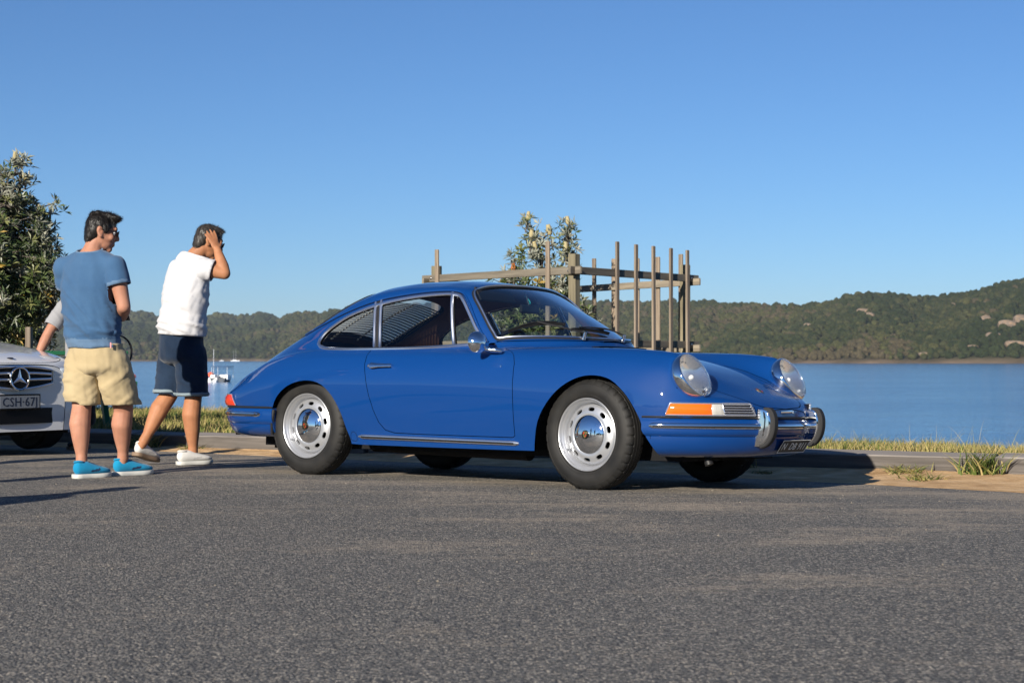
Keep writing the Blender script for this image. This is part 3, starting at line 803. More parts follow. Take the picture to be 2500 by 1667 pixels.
def shield(s, M4, parent):
    """little crest: gold shield, red and black bars in two quarters, dark centre"""
    out = [(-.62, .80), (-.3, .86), (0, .92), (.3, .86), (.62, .80), (.68, .3), (.62, -.15), (.45, -.55), (.2, -.85), (0, -1.0), (-.2, -.85), (-.45, -.55), (-.62, -.15), (-.68, .3)]
    b = MB(); k = len(out); mats = [M_['gold'], M_['red_enamel'], M_['black_enamel']]
    b.add([(x * s, y * s, z) for z in (-.0006, .0006) for x, y in out], [tuple(range(k))[::-1], tuple(k + i for i in range(k))] + [(i, (i + 1) % k, k + (i + 1) % k, k + i) for i in range(k)], 0)
    def q(x0, x1, y0, y1, mi, z=.0010): b.add([(x * s, y * s, z) for x, y in ((x0, y0), (x1, y0), (x1, y1), (x0, y1))], [(0, 1, 2, 3)], mi)
    for x0, y0, y1 in ((-.58, .12, .72), (.06, -.62, -.02)):
        for i in range(3): q(x0 + .02 + i * .18, x0 + .11 + i * .18, y0 + (.12 * i if y0 < 0 else 0), y1, 1)
        q(x0 + .12, x0 + .19, y0 + .05, y1, 2)
    q(-.2, .2, -.22, .26, 0, .0013); q(-.09, .09, -.15, .18, 2, .0016)
    o = b.build('crest', mats, parent, False); o.matrix_local = M4; return o
build_wheel(CAR, (0, -.670, .3125), math.radians(-4.0))
build_wheel(CAR, (-2.211, -.660, .3125), 0)
build_wheel(CAR, (0, .670, .3125), math.pi - math.radians(4.0))
build_wheel(CAR, (-2.211, .660, .3125), math.pi)
# ------------------------------------------------------------------ lamps
def place(o, loc, rot): o.location = loc; o.rotation_euler = rot; return o
for sy in (-1, 1):
    hl = MB().add(*lathe([(.125, -.055), (.136, -.042), (.1395, -.024), (.1400, -.010), (.1388, .002), (.1360, .011), (.1325, .017), (.1295, .0185), (.1275, .016), (.1265, .006)], 72, 'X')).build('headlight', M_['chrome'], CAR, True, 45)
    place(hl, (.590, .563 * sy, .651), (0, math.radians(-29), math.radians(3) * sy))
    MB().add(*lathe([(.0005, -.065), (.03, -.061), (.07, -.048), (.10, -.022), (.1265, .008)], 48, 'X')).build('reflector', M_['reflector'], hl)
    b = MB(); b.add(*cyl((-.07, 0, 0), (-.02, 0, 0), .012)); b.add(*ball((-.015, 0, 0), (.014, .014, .014))); b.build('bulb', M_['white_metal'], hl)
    MB().add(*lathe([(.1268, .012), (.119, .0235), (.103, .033), (.082, .0405), (.054, .0465), (.027, .0498), (.0005, .0508)], 48, 'X')).build('lens', M_['lamp_glass'], hl)
    b = MB(); b.add(*cyl((.012, 0, -.132), (.034, 0, -.126), .006)); b.build('screw', M_['chrome'], hl)
def plan_side(x, z, sy):
    """point and outward normal of the body side at station x, height z"""
    v = PH.inv(x, z, 2, 4 * SUB + 4); p, n = PH.ev([x], [v]); p, n = p[0], n[0]
    return Vector((p[0], p[1] * sy, p[2])), Vector((n[0], n[1] * sy, n[2]))
def lens_block(name, xs_lo, xs_hi, z0, z1, sy, m, proud, parent, rows=5, front=True):
    """solid lens laid on the side of the nose: grid over (along, up), pushed out of the body"""
    n = len(xs_lo); out = []; inn = []
    for j in range(rows):
        t = j / (rows - 1)
        for i in range(n):
            x = xs_lo[i] * (1 - t) + xs_hi[i] * t; z = z0 + (z1 - z0) * t
            p, nn = plan_side(x, z, sy); nn = Vector((nn.x, nn.y, 0)).normalized()
            q0, _ = plan_side(xs_lo[i] * .5 + xs_hi[i] * .5, .45, sy)
            e = min(1, min(t, 1 - t) * 6, i / 1.0, (n - 1 - i) / 1.0)
            out.append(Vector((p.x, p.y, z)) + nn * (proud * (.55 + .45 * e))); inn.append(Vector((p.x, p.y, z)) - nn * .03)
    b = MB(); f = []; k = n * rows
    for j in range(rows - 1):
        for i in range(n - 1): a = j * n + i; f.append((a, a + 1, a + n + 1, a + n))
    for i in range(n - 1): f.append((i, i + k, i + 1 + k, i + 1)); a = (rows - 1) * n + i; f.append((a, a + 1, a + 1 + k, a + k))
    for j in range(rows - 1): a = j * n; f.append((a, a + n, a + n + k, a + k)); a = j * n + n - 1; f.append((a, a + k, a + n + k, a + n))
    b.add(out + inn, f); return b.build(name, m, parent, True, 40), out
for sy in (-1, 1):
    Z0, Z1 = .434, .499
    def rng(a, b, n): return list(np.linspace(a, b, n))
    o1, g1 = lens_block('indicator_lens', rng(.505, .705, 12), rng(.530, .698, 12), Z0, Z1, sy, M_['orange_lens'], .019, CAR)
    o2, g2 = lens_block('clear_lens', rng(.7055, .752, 7), rng(.6985, .738, 7), Z0, Z1, sy, M_['clear_lens'], .019, CAR)
    o3, g3 = lens_block('horn_grille', rng(.7535, .842, 9), rng(.7395, .826, 9), Z0, Z1 + .002, sy, M_['gap_dark'], .004, CAR)
    for k in range(5):
        t = .08 + .21 * k; z = Z0 + (Z1 - Z0) * t; P = []; U = []
        for i in range(12):
            x = (.755 + .087 * i / 11) * (1 - t) + (.741 + .087 * i / 11) * t; p, nn = plan_side(x, z, sy); nn = Vector((nn.x, nn.y, 0)).normalized()
            P.append(Vector((p.x, p.y, z)) + nn * .009); U.append(nn)
        MB().add(*sweep(P, circ(.0040, 8, .0050), ups=U)).build('grille_bar', M_['trim_bright'], o3)
    def ring(pts, r, name):
        MB().add(*tube(pts, r, 8, closed=True)).build(name, M_['trim_bright'], CAR)
    n = 12; rows = 5
    loop = [g1[i] for i in range(12)] + [g2[i] for i in range(1, 7)] + [g2[j * 7 + 6] for j in range(1, 5)] + [g2[4 * 7 + i] for i in range(5, -1, -1)] + [g1[4 * 12 + i] for i in range(11, -1, -1)] + [g1[j * 12] for j in range(3, 0, -1)]
    ring(loop, .0050, 'indicator_trim')
    loop = [g3[i] for i in range(9)] + [g3[j * 9 + 8] for j in range(1, 5)] + [g3[4 * 9 + i] for i in range(7, -1, -1)] + [g3[j * 9] for j in range(3, 0, -1)]
    nn = Vector((.55, .83 * sy, 0)); ring([p + nn * .007 for p in loop], .0048, 'grille_trim')
    # tail lamp wrapping the rear corner
    def tail(x, z):
        v = PU.inv(x, z, 2, CREST + 6); p, q = PU.ev([x], [v]); return Vector((p[0][0], p[0][1] * sy, p[0][2])), Vector((q[0][0], q[0][1] * sy, 0)).normalized()
    out = []; inn = []; nT, mT = 14, 5
    for j in range(mT):
        t = j / (mT - 1); z = .434 + .073 * t
        for i in range(nT):
            s_ = i / (nT - 1); x = -2.865 - .055 * t - s_ * (.268 - .02 * t); p, q = tail(x, z)
            e = min(1, min(t, 1 - t) * 5, min(i, nT - 1 - i) * 1.0); out.append(Vector((p.x, p.y, z)) + q * (.014 * (.5 + .5 * e))); inn.append(Vector((p.x, p.y, z)) - q * .03)
    f = []; k = nT * mT
    for j in range(mT - 1):
        for i in range(nT - 1): a = j * nT + i; f.append((a, a + 1, a + nT + 1, a + nT))
    for i in range(nT - 1): f.append((i, i + k, i + 1 + k, i + 1)); a = (mT - 1) * nT + i; f.append((a, a + 1, a + 1 + k, a + k))
    for j in range(mT - 1): a = j * nT; f.append((a, a + nT, a + nT + k, a + k)); a = j * nT + nT - 1; f.append((a, a + k, a + nT + k, a + nT))
    MB().add(out + inn, f).build('tail_light', M_['red_lens'], CAR)
    loop = [out[(mT - 1) * nT + i] for i in range(nT - 1, -1, -1)] + [out[j * nT] for j in range(mT - 2, -1, -1)]
    MB().add(*tube(loop, .0042, 8)).build('tail_light_trim', M_['trim_bright'], CAR)

# ------------------------------------------------------------------ bumpers
def plan_curve(pts, n): return [Vector((p[0], p[1], 0)) for p in crom(pts, n)]
def bumper(name, plan, prof, start, m, parent, both=True):
    """plan: half plan curve from the wheel to the centre; prof: (outward, z); start(z): arc length trimmed at the wheel end"""
    P = plan; n = len(P)
    T = [(P[min(i + 1, n - 1)] - P[max(i - 1, 0)]).normalized() for i in range(n)]
    T[-1] = Vector((0, T[-1].y, 0)).normalized()
    Lc = [0]
    for i in range(n - 1): Lc.append(Lc[-1] + (P[i + 1] - P[i]).length)
    V = []; 
    def ptn(s):
        k = max(0, min(n - 2, int(np.searchsorted(Lc, s)) - 1)); u = (s - Lc[k]) / max(Lc[k + 1] - Lc[k], 1e-9); u = max(0, min(1, u))
        p = P[k].lerp(P[k + 1], u); t = T[k].lerp(T[k + 1], u).normalized(); return p, t
    row = []
    for o, z in prof:
        r = []
        for i in range(n):
            s0 = start(z); s = s0 + (Lc[-1] - s0) * i / (n - 1); p, t = ptn(s); nn = Vector((t.y, -t.x, 0))
            if plan[0].x > -1: nn = -nn
            q = p + nn * o; q.z = z
            if i == n - 1: q.y = 0
            r.append(q)
        row.append(r)
    k = len(prof); V = [q for r in row for q in r]; F = []
    for j in range(k - 1):
        for i in range(n - 1): F.append((j * n + i, j * n + i + 1, (j + 1) * n + i + 1, (j + 1) * n + i))
    b = MB(); b.add(V, F)
    # return flange at the wheel end
    e = [row[j][0] for j in range(k)]; inn = [Vector((q.x, q.y * .88, q.z)) for q in e]
    b.add(e + inn, [(j, j + 1, k + j + 1, k + j) for j in range(k - 1)])
    if both:
        v2 = [Vector((q.x, -q.y, q.z)) for q in b.v] if False else [Vector((q[0], -q[1], q[2])) for q in b.v]; f2 = [tuple(reversed(t)) for t in b.f]
        b.add(v2, f2)
    o = b.build(name, m, parent, True, 42)
    bm = bmesh.new(); bm.from_mesh(o.data); bmesh.ops.remove_doubles(bm, verts=bm.verts[:], dist=2e-4); bmesh.ops.recalc_face_normals(bm, faces=bm.faces[:]); bm.to_mesh(o.data); bm.free(); o.data.set_sharp_from_angle(angle=math.radians(42))
    return o
FB = plan_curve([(.372, .742), (.44, .728), (.52, .695), (.61, .635), (.69, .565), (.765, .470), (.825, .365), (.868, .25), (.892, .12), (.898, 0)], 6)
fb = bumper('front_bumper', FB, [(-.030, .419), (-.006, .419), (.002, .414), (.010, .402), (.014, .390), (.015, .350), (.012, .332), (.004, .322), (-.004, .3165), (-.0055, .3145), (-.002, .3125), (-.003, .300), (-.010, .272), (-.024, .244), (-.045, .222), (-.075, .207), (-.115, .199)], lambda z: max(0, (.345 - z)) * .62 if z < .345 else 0.0, M_['paint_blue'], CAR)
def along(plan, off, z, s0=0.0, s1=1.0, close=True):
    n = len(plan); r = []
    for i in range(n):
        t = (plan[min(i + 1, n - 1)] - plan[max(i - 1, 0)]).normalized()
        if i == n - 1: t = Vector((0, t.y, 0)).normalized()
        nn = Vector((t.y, -t.x, 0))
        if plan[0].x > -1: nn = -nn
        p = plan[i] + nn * off; p.z = z; r.append(p)
    r = r[int(n * s0):]
    return r + [Vector((p.x, -p.y, p.z)) for p in r[-2::-1]]
zup = lambda P: [Vector((0, 0, 1))] * len(P)
P = along(FB, .002, .4215); MB().add(*sweep(P, circ(.010, 8, .0075), ups=zup(P))).build('bumper_gasket', M_['rubber'], CAR)
P = along(FB, .017, .374, .085); sc = [.35, .8] + [1] * (len(P) - 4) + [.8, .35]
MB().add(*sweep(P, [(.0100 * math.cos(t), .0170 * math.sin(t)) for t in np.linspace(0, 2 * math.pi, 13)[:-1]], ups=zup(P), scale=sc)).build('bumper_moulding', M_['chrome'], CAR)
P = along(FB, .0262, .371, .11); MB().add(*sweep(P, circ(.0040, 6, .0052), ups=zup(P))).build('moulding_insert', M_['rubber'], CAR)
RB = plan_curve([(-2.478, .772), (-2.60, .772), (-2.75, .757), (-2.88, .722), (-2.99, .665), (-3.07, .595), (-3.125, .50), (-3.158, .36), (-3.172, .18), (-3.176, 0)], 6)
bumper('rear_bumper', RB, [(-.030, .421), (-.004, .421), (.003, .416), (.009, .405), (.011, .394), (.011, .352), (.006, .332), (-.004, .318), (-.008, .3155), (-.0095, .3135), (-.007, .3115), (-.011, .298), (-.024, .272), (-.048, .250), (-.085, .236), (-.13, .230)], lambda z: 0.0, M_['paint_blue'], CAR)
P = along(RB, .001, .4245); MB().add(*sweep(P, circ(.009, 8, .0075), ups=zup(P))).build('bumper_gasket', M_['rubber'], CAR)
P = along(RB, .012, .379, .105); MB().add(*sweep(P, [(.0100 * math.cos(t), .0170 * math.sin(t)) for t in np.linspace(0, 2 * math.pi, 13)[:-1]], ups=zup(P), scale=[.4, .85] + [1] * (len(P) - 4) + [.85, .4])).build('bumper_moulding', M_['chrome'], CAR)
P = along(RB, .0212, .376, .12); MB().add(*sweep(P, circ(.0040, 6, .0052), ups=zup(P))).build('moulding_insert', M_['rubber'], CAR)
for sy in (-1, 1):   # black closing strip in the rear arch, edge of the bumper
    b = MB(); b.add(*sweep([(-2.474, .766 * sy, .41), (-2.482, .768 * sy, .36), (-2.492, .762 * sy, .31), (-2.505, .745 * sy, .25)], circ(.011, 8), up=(0, 1, 0))); b.build('arch_gasket', M_['rubber'], CAR)
b = MB(); b.add(*boxv((-2.78, 0, .30), (.45, .95, .11))); b.build('rear_undertray', M_['underside'], CAR)
# overriders with rubber faces
for sy in (-1, 1):
    front = crom([(.880, .462), (.905, .470), (.928, .462), (.944, .435), (.950, .400), (.946, .350), (.930, .308), (.902, .277), (.868, .263)], 4)
    def slab(y0, y1, path, back, name, m, par, bev):
        pass
    # chrome body: cross sections along the front line, running back to the bumper
    n = len(front); V = []; F = []
    rings = []
    for i, (x, z) in enumerate(front):
        t = i / (n - 1); bk = .852 - .045 * max(0, t - .45) / .55 if t > .12 else .868
        w = .030 if t < .75 else .030 - .008 * (t - .75) / .25
        xf = x - .012
        r = [(bk, w * .9), (xf - .012, w), (xf - .003, w * .93), (xf, w * .75), (xf, -w * .75), (xf - .003, -w * .93), (xf - .012, -w), (bk, -w * .9)]
        rings.append([Vector((a, .283 * sy + y_, z)) for a, y_ in r])
    k = 8; V = [p for r in rings for p in r]
    for i in range(n - 1):
        for j in range(k): F.append((i * k + j, i * k + (j + 1) % k, (i + 1) * k + (j + 1) % k, (i + 1) * k + j))
    F.append(tuple(range(k))); F.append(tuple((n - 1) * k + j for j in reversed(range(k))))
    ov = MB().add(V, F).build('overrider', M_['chrome'], CAR, True, 50)
    bm = bmesh.new(); bm.from_mesh(ov.data); bmesh.ops.recalc_face_normals(bm, faces=bm.faces[:]); bm.to_mesh(ov.data); bm.free()
    P = [Vector((x, .283 * sy, z)) for x, z in front[2:]]
    prof = [(-.0235, -.016), (-.0235, .006), (-.019, .012), (.019, .012), (.0235, .006), (.0235, -.016)]
    ups = []
    for i in range(len(P)):
        t = (P[min(i + 1, len(P) - 1)] - P[max(i - 1, 0)]).normalized(); ups.append(Vector((-t.z, 0, t.x)))
    MB().add(*sweep(P, prof, ups=ups)).build('rubber_pad', M_['rubber_matt'], ov, True, 30)
# front number plate, tipped back under the bumper
pl = empty('number_plate', (.893, .045, .2605), (0, 0, 0), CAR)
pl.rotation_euler = Euler((math.radians(90), 0, math.radians(90))); pl.rotation_euler = (Matrix.Rotation(math.radians(34), 4, 'Y') @ pl.rotation_euler.to_matrix().to_4x4()).to_euler()
MB().add(*bevel_box((0, 0, 0), (.318, .088, .004), .0015)).build('plate', M_['plate_black'], pl)
b = MB()
for c, d in (((0, .0425, .003), (.318, .0028, .002)), ((0, -.0425, .003), (.318, .0028, .002)), ((.1575, 0, .003), (.0028, .085, .002)), ((-.1575, 0, .003), (.0028, .085, .002))): b.add(*boxv(c, d))
b.build('plate_border', M_['plate_white'], pl)
put_mesh('lettering', text_mesh('N  DB 911', .066, .0006, 1.02), M_['plate_white'], pl, Matrix.Translation((0, -.001, .0036)) @ Matrix.Diagonal((.92, 1, 1, 1)))
b = MB(); b.add(*cyl((.60, -.42, .19), (.615, -.42, .155), .022, .026)); b.build('tow_eye', M_['rubber'], CAR)
# bonnet crest and handle
sc = shield(.030, Matrix.Identity(4), CAR)
p, n = PH.ev([.695], [0.0]); nz = Vector(n[0]); xax = Vector((0, 1, 0)); yax = nz.cross(xax)
sc.matrix_local = Matrix(((xax.x, yax.x, nz.x, p[0][0] + nz.x * .002), (xax.y, yax.y, nz.y, 0), (xax.z, yax.z, nz.z, p[0][2] + nz.z * .002), (0, 0, 0, 1)))
b = MB(); b.add(*sweep([(.872, -.075, .455), (.884, -.04, .457), (.889, 0, .458), (.884, .04, .457), (.872, .075, .455)], circ(.006, 8, .009), up=(0, 0, 1))); b.build('bonnet_handle', M_['chrome'], CAR)
# air intake slots ahead of the screen
p, n = PH.ev(np.linspace(-.285, -.285, 2), [0, 2]); 
b = MB(); pts = []
for y in np.linspace(-.26, .26, 15):
    v = PH.inv(-.283, abs(y), 1, 0, 2 * SUB + 6); q, nn = PH.ev([-.283], [v]); pts.append(Vector((q[0][0], y, q[0][2] + .002)))
b.add(*sweep(pts, [(-.028, -.006), (-.028, .004), (.028, .004), (.028, -.006)], up=(0, 0, 1))); b.build('fresh_air_grille', M_['gap_dark'], CAR)

# ------------------------------------------------------------------ door furniture, mirror, wipers
for near, dr in ((True, dn), (False, df)):
    s = -1 if near else 1
    b = MB(); P, U = on(PU, PU.xz([(x, .692 + (x + 1.62) * .008) for x in np.linspace(-1.600, -1.43, 12)], BELT + 6), .020, near)
    sc = [1.5, 1.45, 1.3, 1.15, 1.05, 1.0, .97, .93, .9, .88, .86, .7]
    b.add(*sweep(P, [(.0135 * math.cos(t), .0075 * math.sin(t)) for t in np.linspace(0, 2 * math.pi, 11)[:-1]], ups=U, scale=sc))
    P2, U2 = on(PU, PU.xz([(-1.612, .690), (-1.436, .693)], BELT + 6), 0.0, near)
    b.add(*cyl(P2[0], P2[0] + U2[0] * .024, .0145, .013, 16)); b.add(*cyl(P2[1], P2[1] + U2[1] * .022, .009, .008, 12))
    b.build('handle', M_['chrome'], dr)
    MB().add(*cyl(P2[0] + U2[0] * .024, P2[0] + U2[0] * .0265, .008, .006, 14)).build('lock', M_['chrome_soft'], dr)
# round mirror on the near door
mr = MB(); c = Vector((-.735, -.825, .838)); ax = Vector((.94, -.22, .12)).normalized()
R = ax.to_track_quat('X', 'Z').to_matrix()
v, f = lathe([(.0005, .042), (.020, .040), (.041, .032), (.057, .019), (.0655, .003), (.068, -.009), (.067, -.013), (.062, -.013), (.0005, -.011)], 40, 'X'); mr.add([R @ Vector(p) + c for p in v], f)
base_p, base_u = on(PU, PU.xz([(-.66, .792)], BELT + 4), .0)
bp = Vector((-.655, -.742, .792))
mr.add(*sweep(crom([(-.622, -.735, .787), (-.650, -.752, .793), (-.690, -.770, .797), (-.722, -.792, .808), (-.742, -.815, .826)], 4), circ(1, 10), scale=[.006] + [.013] * 3 + [.0155] * 4 + [.014] * 5 + [.010] * 4, up=(0, 1, 0)))
mo = mr.build('door_mirror', M_['chrome'], dn, True, 50)
# wipers: arms from the cowl, blades lying on the glass
def ws_pt(x, y, off):
    yy = abs(y); v = PU.inv(x, yy, 1, 0, RIDGE); p, n = PU.ev([x], [v]); s = 1 if y >= 0 else -1
    return Vector((p[0][0], p[0][1] * s, p[0][2])) + Vector((n[0][0], n[0][1] * s, n[0][2])) * off
for (piv, b0, b1, el) in (((-.395, -.26), (-.715, -.555), (-.520, -.250), (-.47, -.33)), ((-.338, .07), (-.470, -.26), (-.395, .04), (-.385, .0))):
    wp = MB(); q = ws_pt(piv[0] - .012, piv[1], .022); base_ = Vector((q.x + .03, q.y, q.z - .035))
    wp.add(*cyl(base_, base_ + Vector((.012, 0, .045)), .012, .009)); wo = wp.build('wiper', M_['chrome'], CAR)
    bc = ws_pt((b0[0] + b1[0]) / 2, (b0[1] + b1[1]) / 2, .030)
    MB().add(*tube(crom([base_ + Vector((.012, 0, .042)), ws_pt(el[0], el[1], .045), bc], 6), .0055, 6)).build('arm', M_['rubber'], wo)
    P = [ws_pt(b0[0] + (b1[0] - b0[0]) * t, b0[1] + (b1[1] - b0[1]) * t, .012) for t in np.linspace(0, 1, 12)]
    MB().add(*sweep(P, [(-.003, -.010), (-.003, .010), (.003, .010), (.003, -.010)], ups=[Vector((.5, 0, .85))] * 12)).build('blade', M_['rubber'], wo)
    MB().add(*tube(crom([P[2] + Vector((.01, 0, .012)), bc, P[9] + Vector((.01, 0, .012))], 6), .004, 6)).build('bridge', M_['rubber'], wo)

# ------------------------------------------------------------------ cabin
def seat(y):
    b = MB()
    b.add(*bevel_box((-1.10, y, .47), (.50, .48, .16), .04, seg=3))
    b.add(*bevel_box((-1.40, y, .60), (.13, .46, .40), .045, Matrix.Rotation(math.radians(-14), 3, 'Y'), 3)); return b.build('seat', M_['black_leather'], CAR, True, 40)
seat(-.36); seat(.36)
b = MB(); b.add(*bevel_box((-1.98, 0, .60), (.12, 1.0, .30), .04, Matrix.Rotation(math.radians(-30), 3, 'Y'), 2)); b.build('rear_seat', M_['brown_leather'], CAR)
b = MB(); b.add(*boxv((-1.3, 0, .40), (1.9, 1.35, .04))); b.add(*boxv((-1.9, 0, .55), (.7, 1.2, .25))); b.build('cabin_floor', M_['black_leather'], CAR)
b = MB(); b.add(*boxv((-2.33, 0, .762), (.46, 1.10, .02))); b.build('parcel_shelf', M_['brown_lining'], CAR)
for s in (-1, 1):
    b = MB(); b.add(*boxv((-1.2, .665 * s, .62), (1.0, .03, .36))); b.build('door_card', M_['brown_lining'], CAR)
P = crom([(-.78, -.58, .80), (-.66, -.45, .838), (-.60, -.2, .848), (-.585, 0, .85), (-.60, .2, .848), (-.66, .45, .838), (-.78, .58, .80)], 5)
b = MB(); b.add(*sweep(P, circ(.06, 10, .035))); b.add(*boxv((-.70, 0, .70), (.16, 1.2, .22))); b.build('dashboard', M_['black_leather'], CAR, True, 40)
Rm = Matrix.Rotation(math.radians(-62), 3, 'Y')
sw = [Rm @ Vector((.195 * math.cos(t), .195 * math.sin(t), 0)) + Vector((-.90, -.36, .755)) for t in np.linspace(0, 2 * math.pi, 33)[:-1]]
b = MB(); b.add(*tube(sw, .013, 8, True)); hub = Vector((-.88, -.36, .750))
for k in (0, 8, 16, 24): b.add(*cyl(hub, sw[k], .010, n=6))
b.add(*cyl(hub, hub + Vector((.25, 0, -.13)), .025)); b.add(*ball(hub, .035)); b.build('steering_wheel', M_['black_leather'], CAR)
b = MB(); b.add(*bevel_box((-.975, 0, 1.075), (.02, .20, .055), .008)); b.add(*cyl((-.975, 0, 1.09), (-1.01, 0, 1.185), .006)); b.build('interior_mirror', M_['black_leather'], CAR)
b = MB(); b.add(*tube(crom([(-1.012, .0, 1.160), (-.985, .004, 1.135), (-.975, .006, 1.115), (-.992, .01, 1.098)], 5), .004, 6)); b.build('hanging_tag', M_['cyan_plastic'], CAR)
for s in (-1, 1):
    b = MB(); b.add(*bevel_box((-1.02, .30 * s, 1.150), (.10, .36, .012), .004, Matrix.Rotation(math.radians(58), 3, 'Y'))); b.build('sun_visor', M_['black_leather'], CAR)
# slatted blind behind the rear window with cream ladder tapes
def rwp(t, y):
    x = -2.05 - .52 * t; v = PU.inv(x, abs(y), 1, 0, RIDGE); p, n = PU.ev([x], [v]); s = 1 if y >= 0 else -1
    p0 = PU.ev([x], [0.0])[0][0]; z = .62 * p[0][2] + .38 * p0[2] - .058
    return Vector((x - .012, y, z))
NSL = 20
bl = empty('rear_blind', (0, 0, 0), (0, 0, 0), CAR)
for i in range(NSL):
    t = (i + .5) / NSL; P = [rwp(t, y) for y in np.linspace(-.43, .43, 13)]
    MB().add(*sweep(P, [(-.0012, -.008), (-.0012, .008), (.0012, .008), (.0012, -.008)], up=(1.0, 0, .12))).build('slat', M_['slat_black'], bl)
for y in (-.40, -.13, .13, .40):
    b = MB()
    for i in range(NSL):
        a = rwp((i + .5) / NSL, y) - Vector((-.008, 0, .012)); b.add(*ball(a, (.0105, .011, .0052), 10, 6, Matrix.Rotation(math.radians(-24), 3, 'Y')))
    b.build('ladder_tape', M_['cream_tape'], bl)
# ------------------------------------------------------------------ the ground: kerb line frame
KU = Vector((.857, -.5153)); KN = Vector((.5153, .857))        # along the kerb, and away from the car park
def un(u, n): return Vector((KU.x * u + KN.x * n, KU.y * u + KN.y * n))
def camber(x, y):
    s = (x - .435) * .6061 + (y - 10.02) * .7954
    return -min(max(0.0, s), 2.4) * math.tan(math.radians(1.402))
def fbm(x, y, seed=0, octv=4):
    """smooth value noise on arrays"""
    x = np.asarray(x, float); y = np.asarray(y, float); r = 0; a = 1.0; t = 0
    def h(i, j):
        v = np.sin(i * 127.1 + j * 311.7 + seed * 74.7) * 43758.5453; return v - np.floor(v)
    for o in range(octv):
        i = np.floor(x); j = np.floor(y); fx = x - i; fy = y - j; fx = fx * fx * (3 - 2 * fx); fy = fy * fy * (3 - 2 * fy)
        v = (h(i, j) * (1 - fx) + h(i + 1, j) * fx) * (1 - fy) + (h(i, j + 1) * (1 - fx) + h(i + 1, j + 1) * fx) * fy
        r = r + a * v; t += a; a *= .5; x = x * 2.03 + 17.1; y = y * 2.03 + 9.3
    return r / t
def grid_mesh(name, U, Nn, zf, m, xyf=un, kind='structure'):
    v = []; 
    for u in U:
        for n in Nn:
            p = xyf(u, n); v.append((p.x, p.y, zf(u, n, p)))
    k = len(Nn); f = [(i * k + j, (i + 1) * k + j, (i + 1) * k + j + 1, i * k + j + 1) for i in range(len(U) - 1) for j in range(k - 1)]
    o = mesh(name, v, f, m); o['kind'] = kind; return o
# asphalt: grey chips in dark binder, sand worked into it along the kerb and the wheel tracks
m = mat('asphalt', (.06, .06, .06), .86, spec=.25)
vec = coords(m)
vor = N(m, 'ShaderNodeTexVoronoi'); vor.inputs['Scale'].default_value = 125; L(m, vec, vor.inputs['Vector'])
vor2 = N(m, 'ShaderNodeTexVoronoi'); vor2.inputs['Scale'].default_value = 170; L(m, vec, vor2.inputs['Vector'])
hsv = N(m, 'ShaderNodeSeparateColor'); L(m, vor.outputs['Color'], hsv.inputs[0])
chip = ramp(m, hsv.outputs[0], [(0.0, (.066, .066, .066)), (.40, (.118, .117, .113)), (.62, (.170, .165, .152)), (.78, (.25, .230, .196)), (.90, (.39, .345, .28)), (1.0, (.55, .495, .415))])
gap = ramp(m, vor.outputs['Distance'], [(0.35, (1, 1, 1)), (0.80, (.30, .30, .32))])
col = mix(m, 1.0, chip, gap, 'MULTIPLY')
big = noise(m, coords(m, (.5, .5, .5)), 1.1, 5, .6)
col = mix(m, math_(m, 'MULTIPLY', big, .38), col, (.148, .145, .138))
sv = coords(m, (.8, 2.0, 1), rot=(0, 0, math.radians(31)))       # streaks run along the kerb
sand_n = noise(m, sv, .8, 9, .74, .3)
fine_n = noise(m, coords(m, (1, 1.6, 1), rot=(0, 0, math.radians(31))), 30, 5, .7)
sgeo = N(m, 'ShaderNodeNewGeometry'); sx = N(m, 'ShaderNodeSeparateXYZ'); L(m, sgeo.outputs['Position'], sx.inputs[0])
nn_ = math_(m, 'ADD', math_(m, 'MULTIPLY', sx.outputs[0], .5153), math_(m, 'MULTIPLY', sx.outputs[1], .857))
prox = math_(m, 'MULTIPLY', math_(m, 'SUBTRACT', nn_, 5.0), .030, True)
sm = math_(m, 'ADD', math_(m, 'ADD', math_(m, 'MULTIPLY', sand_n, 1.0), math_(m, 'MULTIPLY', fine_n, .55)), prox)
smk = ramp(m, sm, [(.845, (0, 0, 0)), (.985, (1, 1, 1))])
col = mix(m, math_(m, 'MULTIPLY', smk, .62), col, (.34, .285, .22))
mid = noise(m, coords(m, (1, 1, 1)), 22, 6, .75)
col = mix(m, 1.0, col, ramp(m, mid, [(.30, (.74, .74, .75)), (.5, (1, 1, 1)), (.70, (1.42, 1.39, 1.34))]), 'MULTIPLY')
base(m, col)
hgt = math_(m, 'ADD', math_(m, 'MULTIPLY', vor.outputs['Distance'], -1.0), math_(m, 'MULTIPLY', vor2.outputs['Distance'], -.35))
bump(m, hgt, .85, .006)
grid_mesh('asphalt_car_park', [-90, -60, -40] + list(np.arange(-30, 12, .5)) + [15, 25, 45, 80], [-80, -40, -20, -10, -5] + list(np.arange(0, 12.0, .25)), lambda u, n, p: camber(p.x, p.y) - (0 if n < 11.7 else .0), MATS['asphalt'])
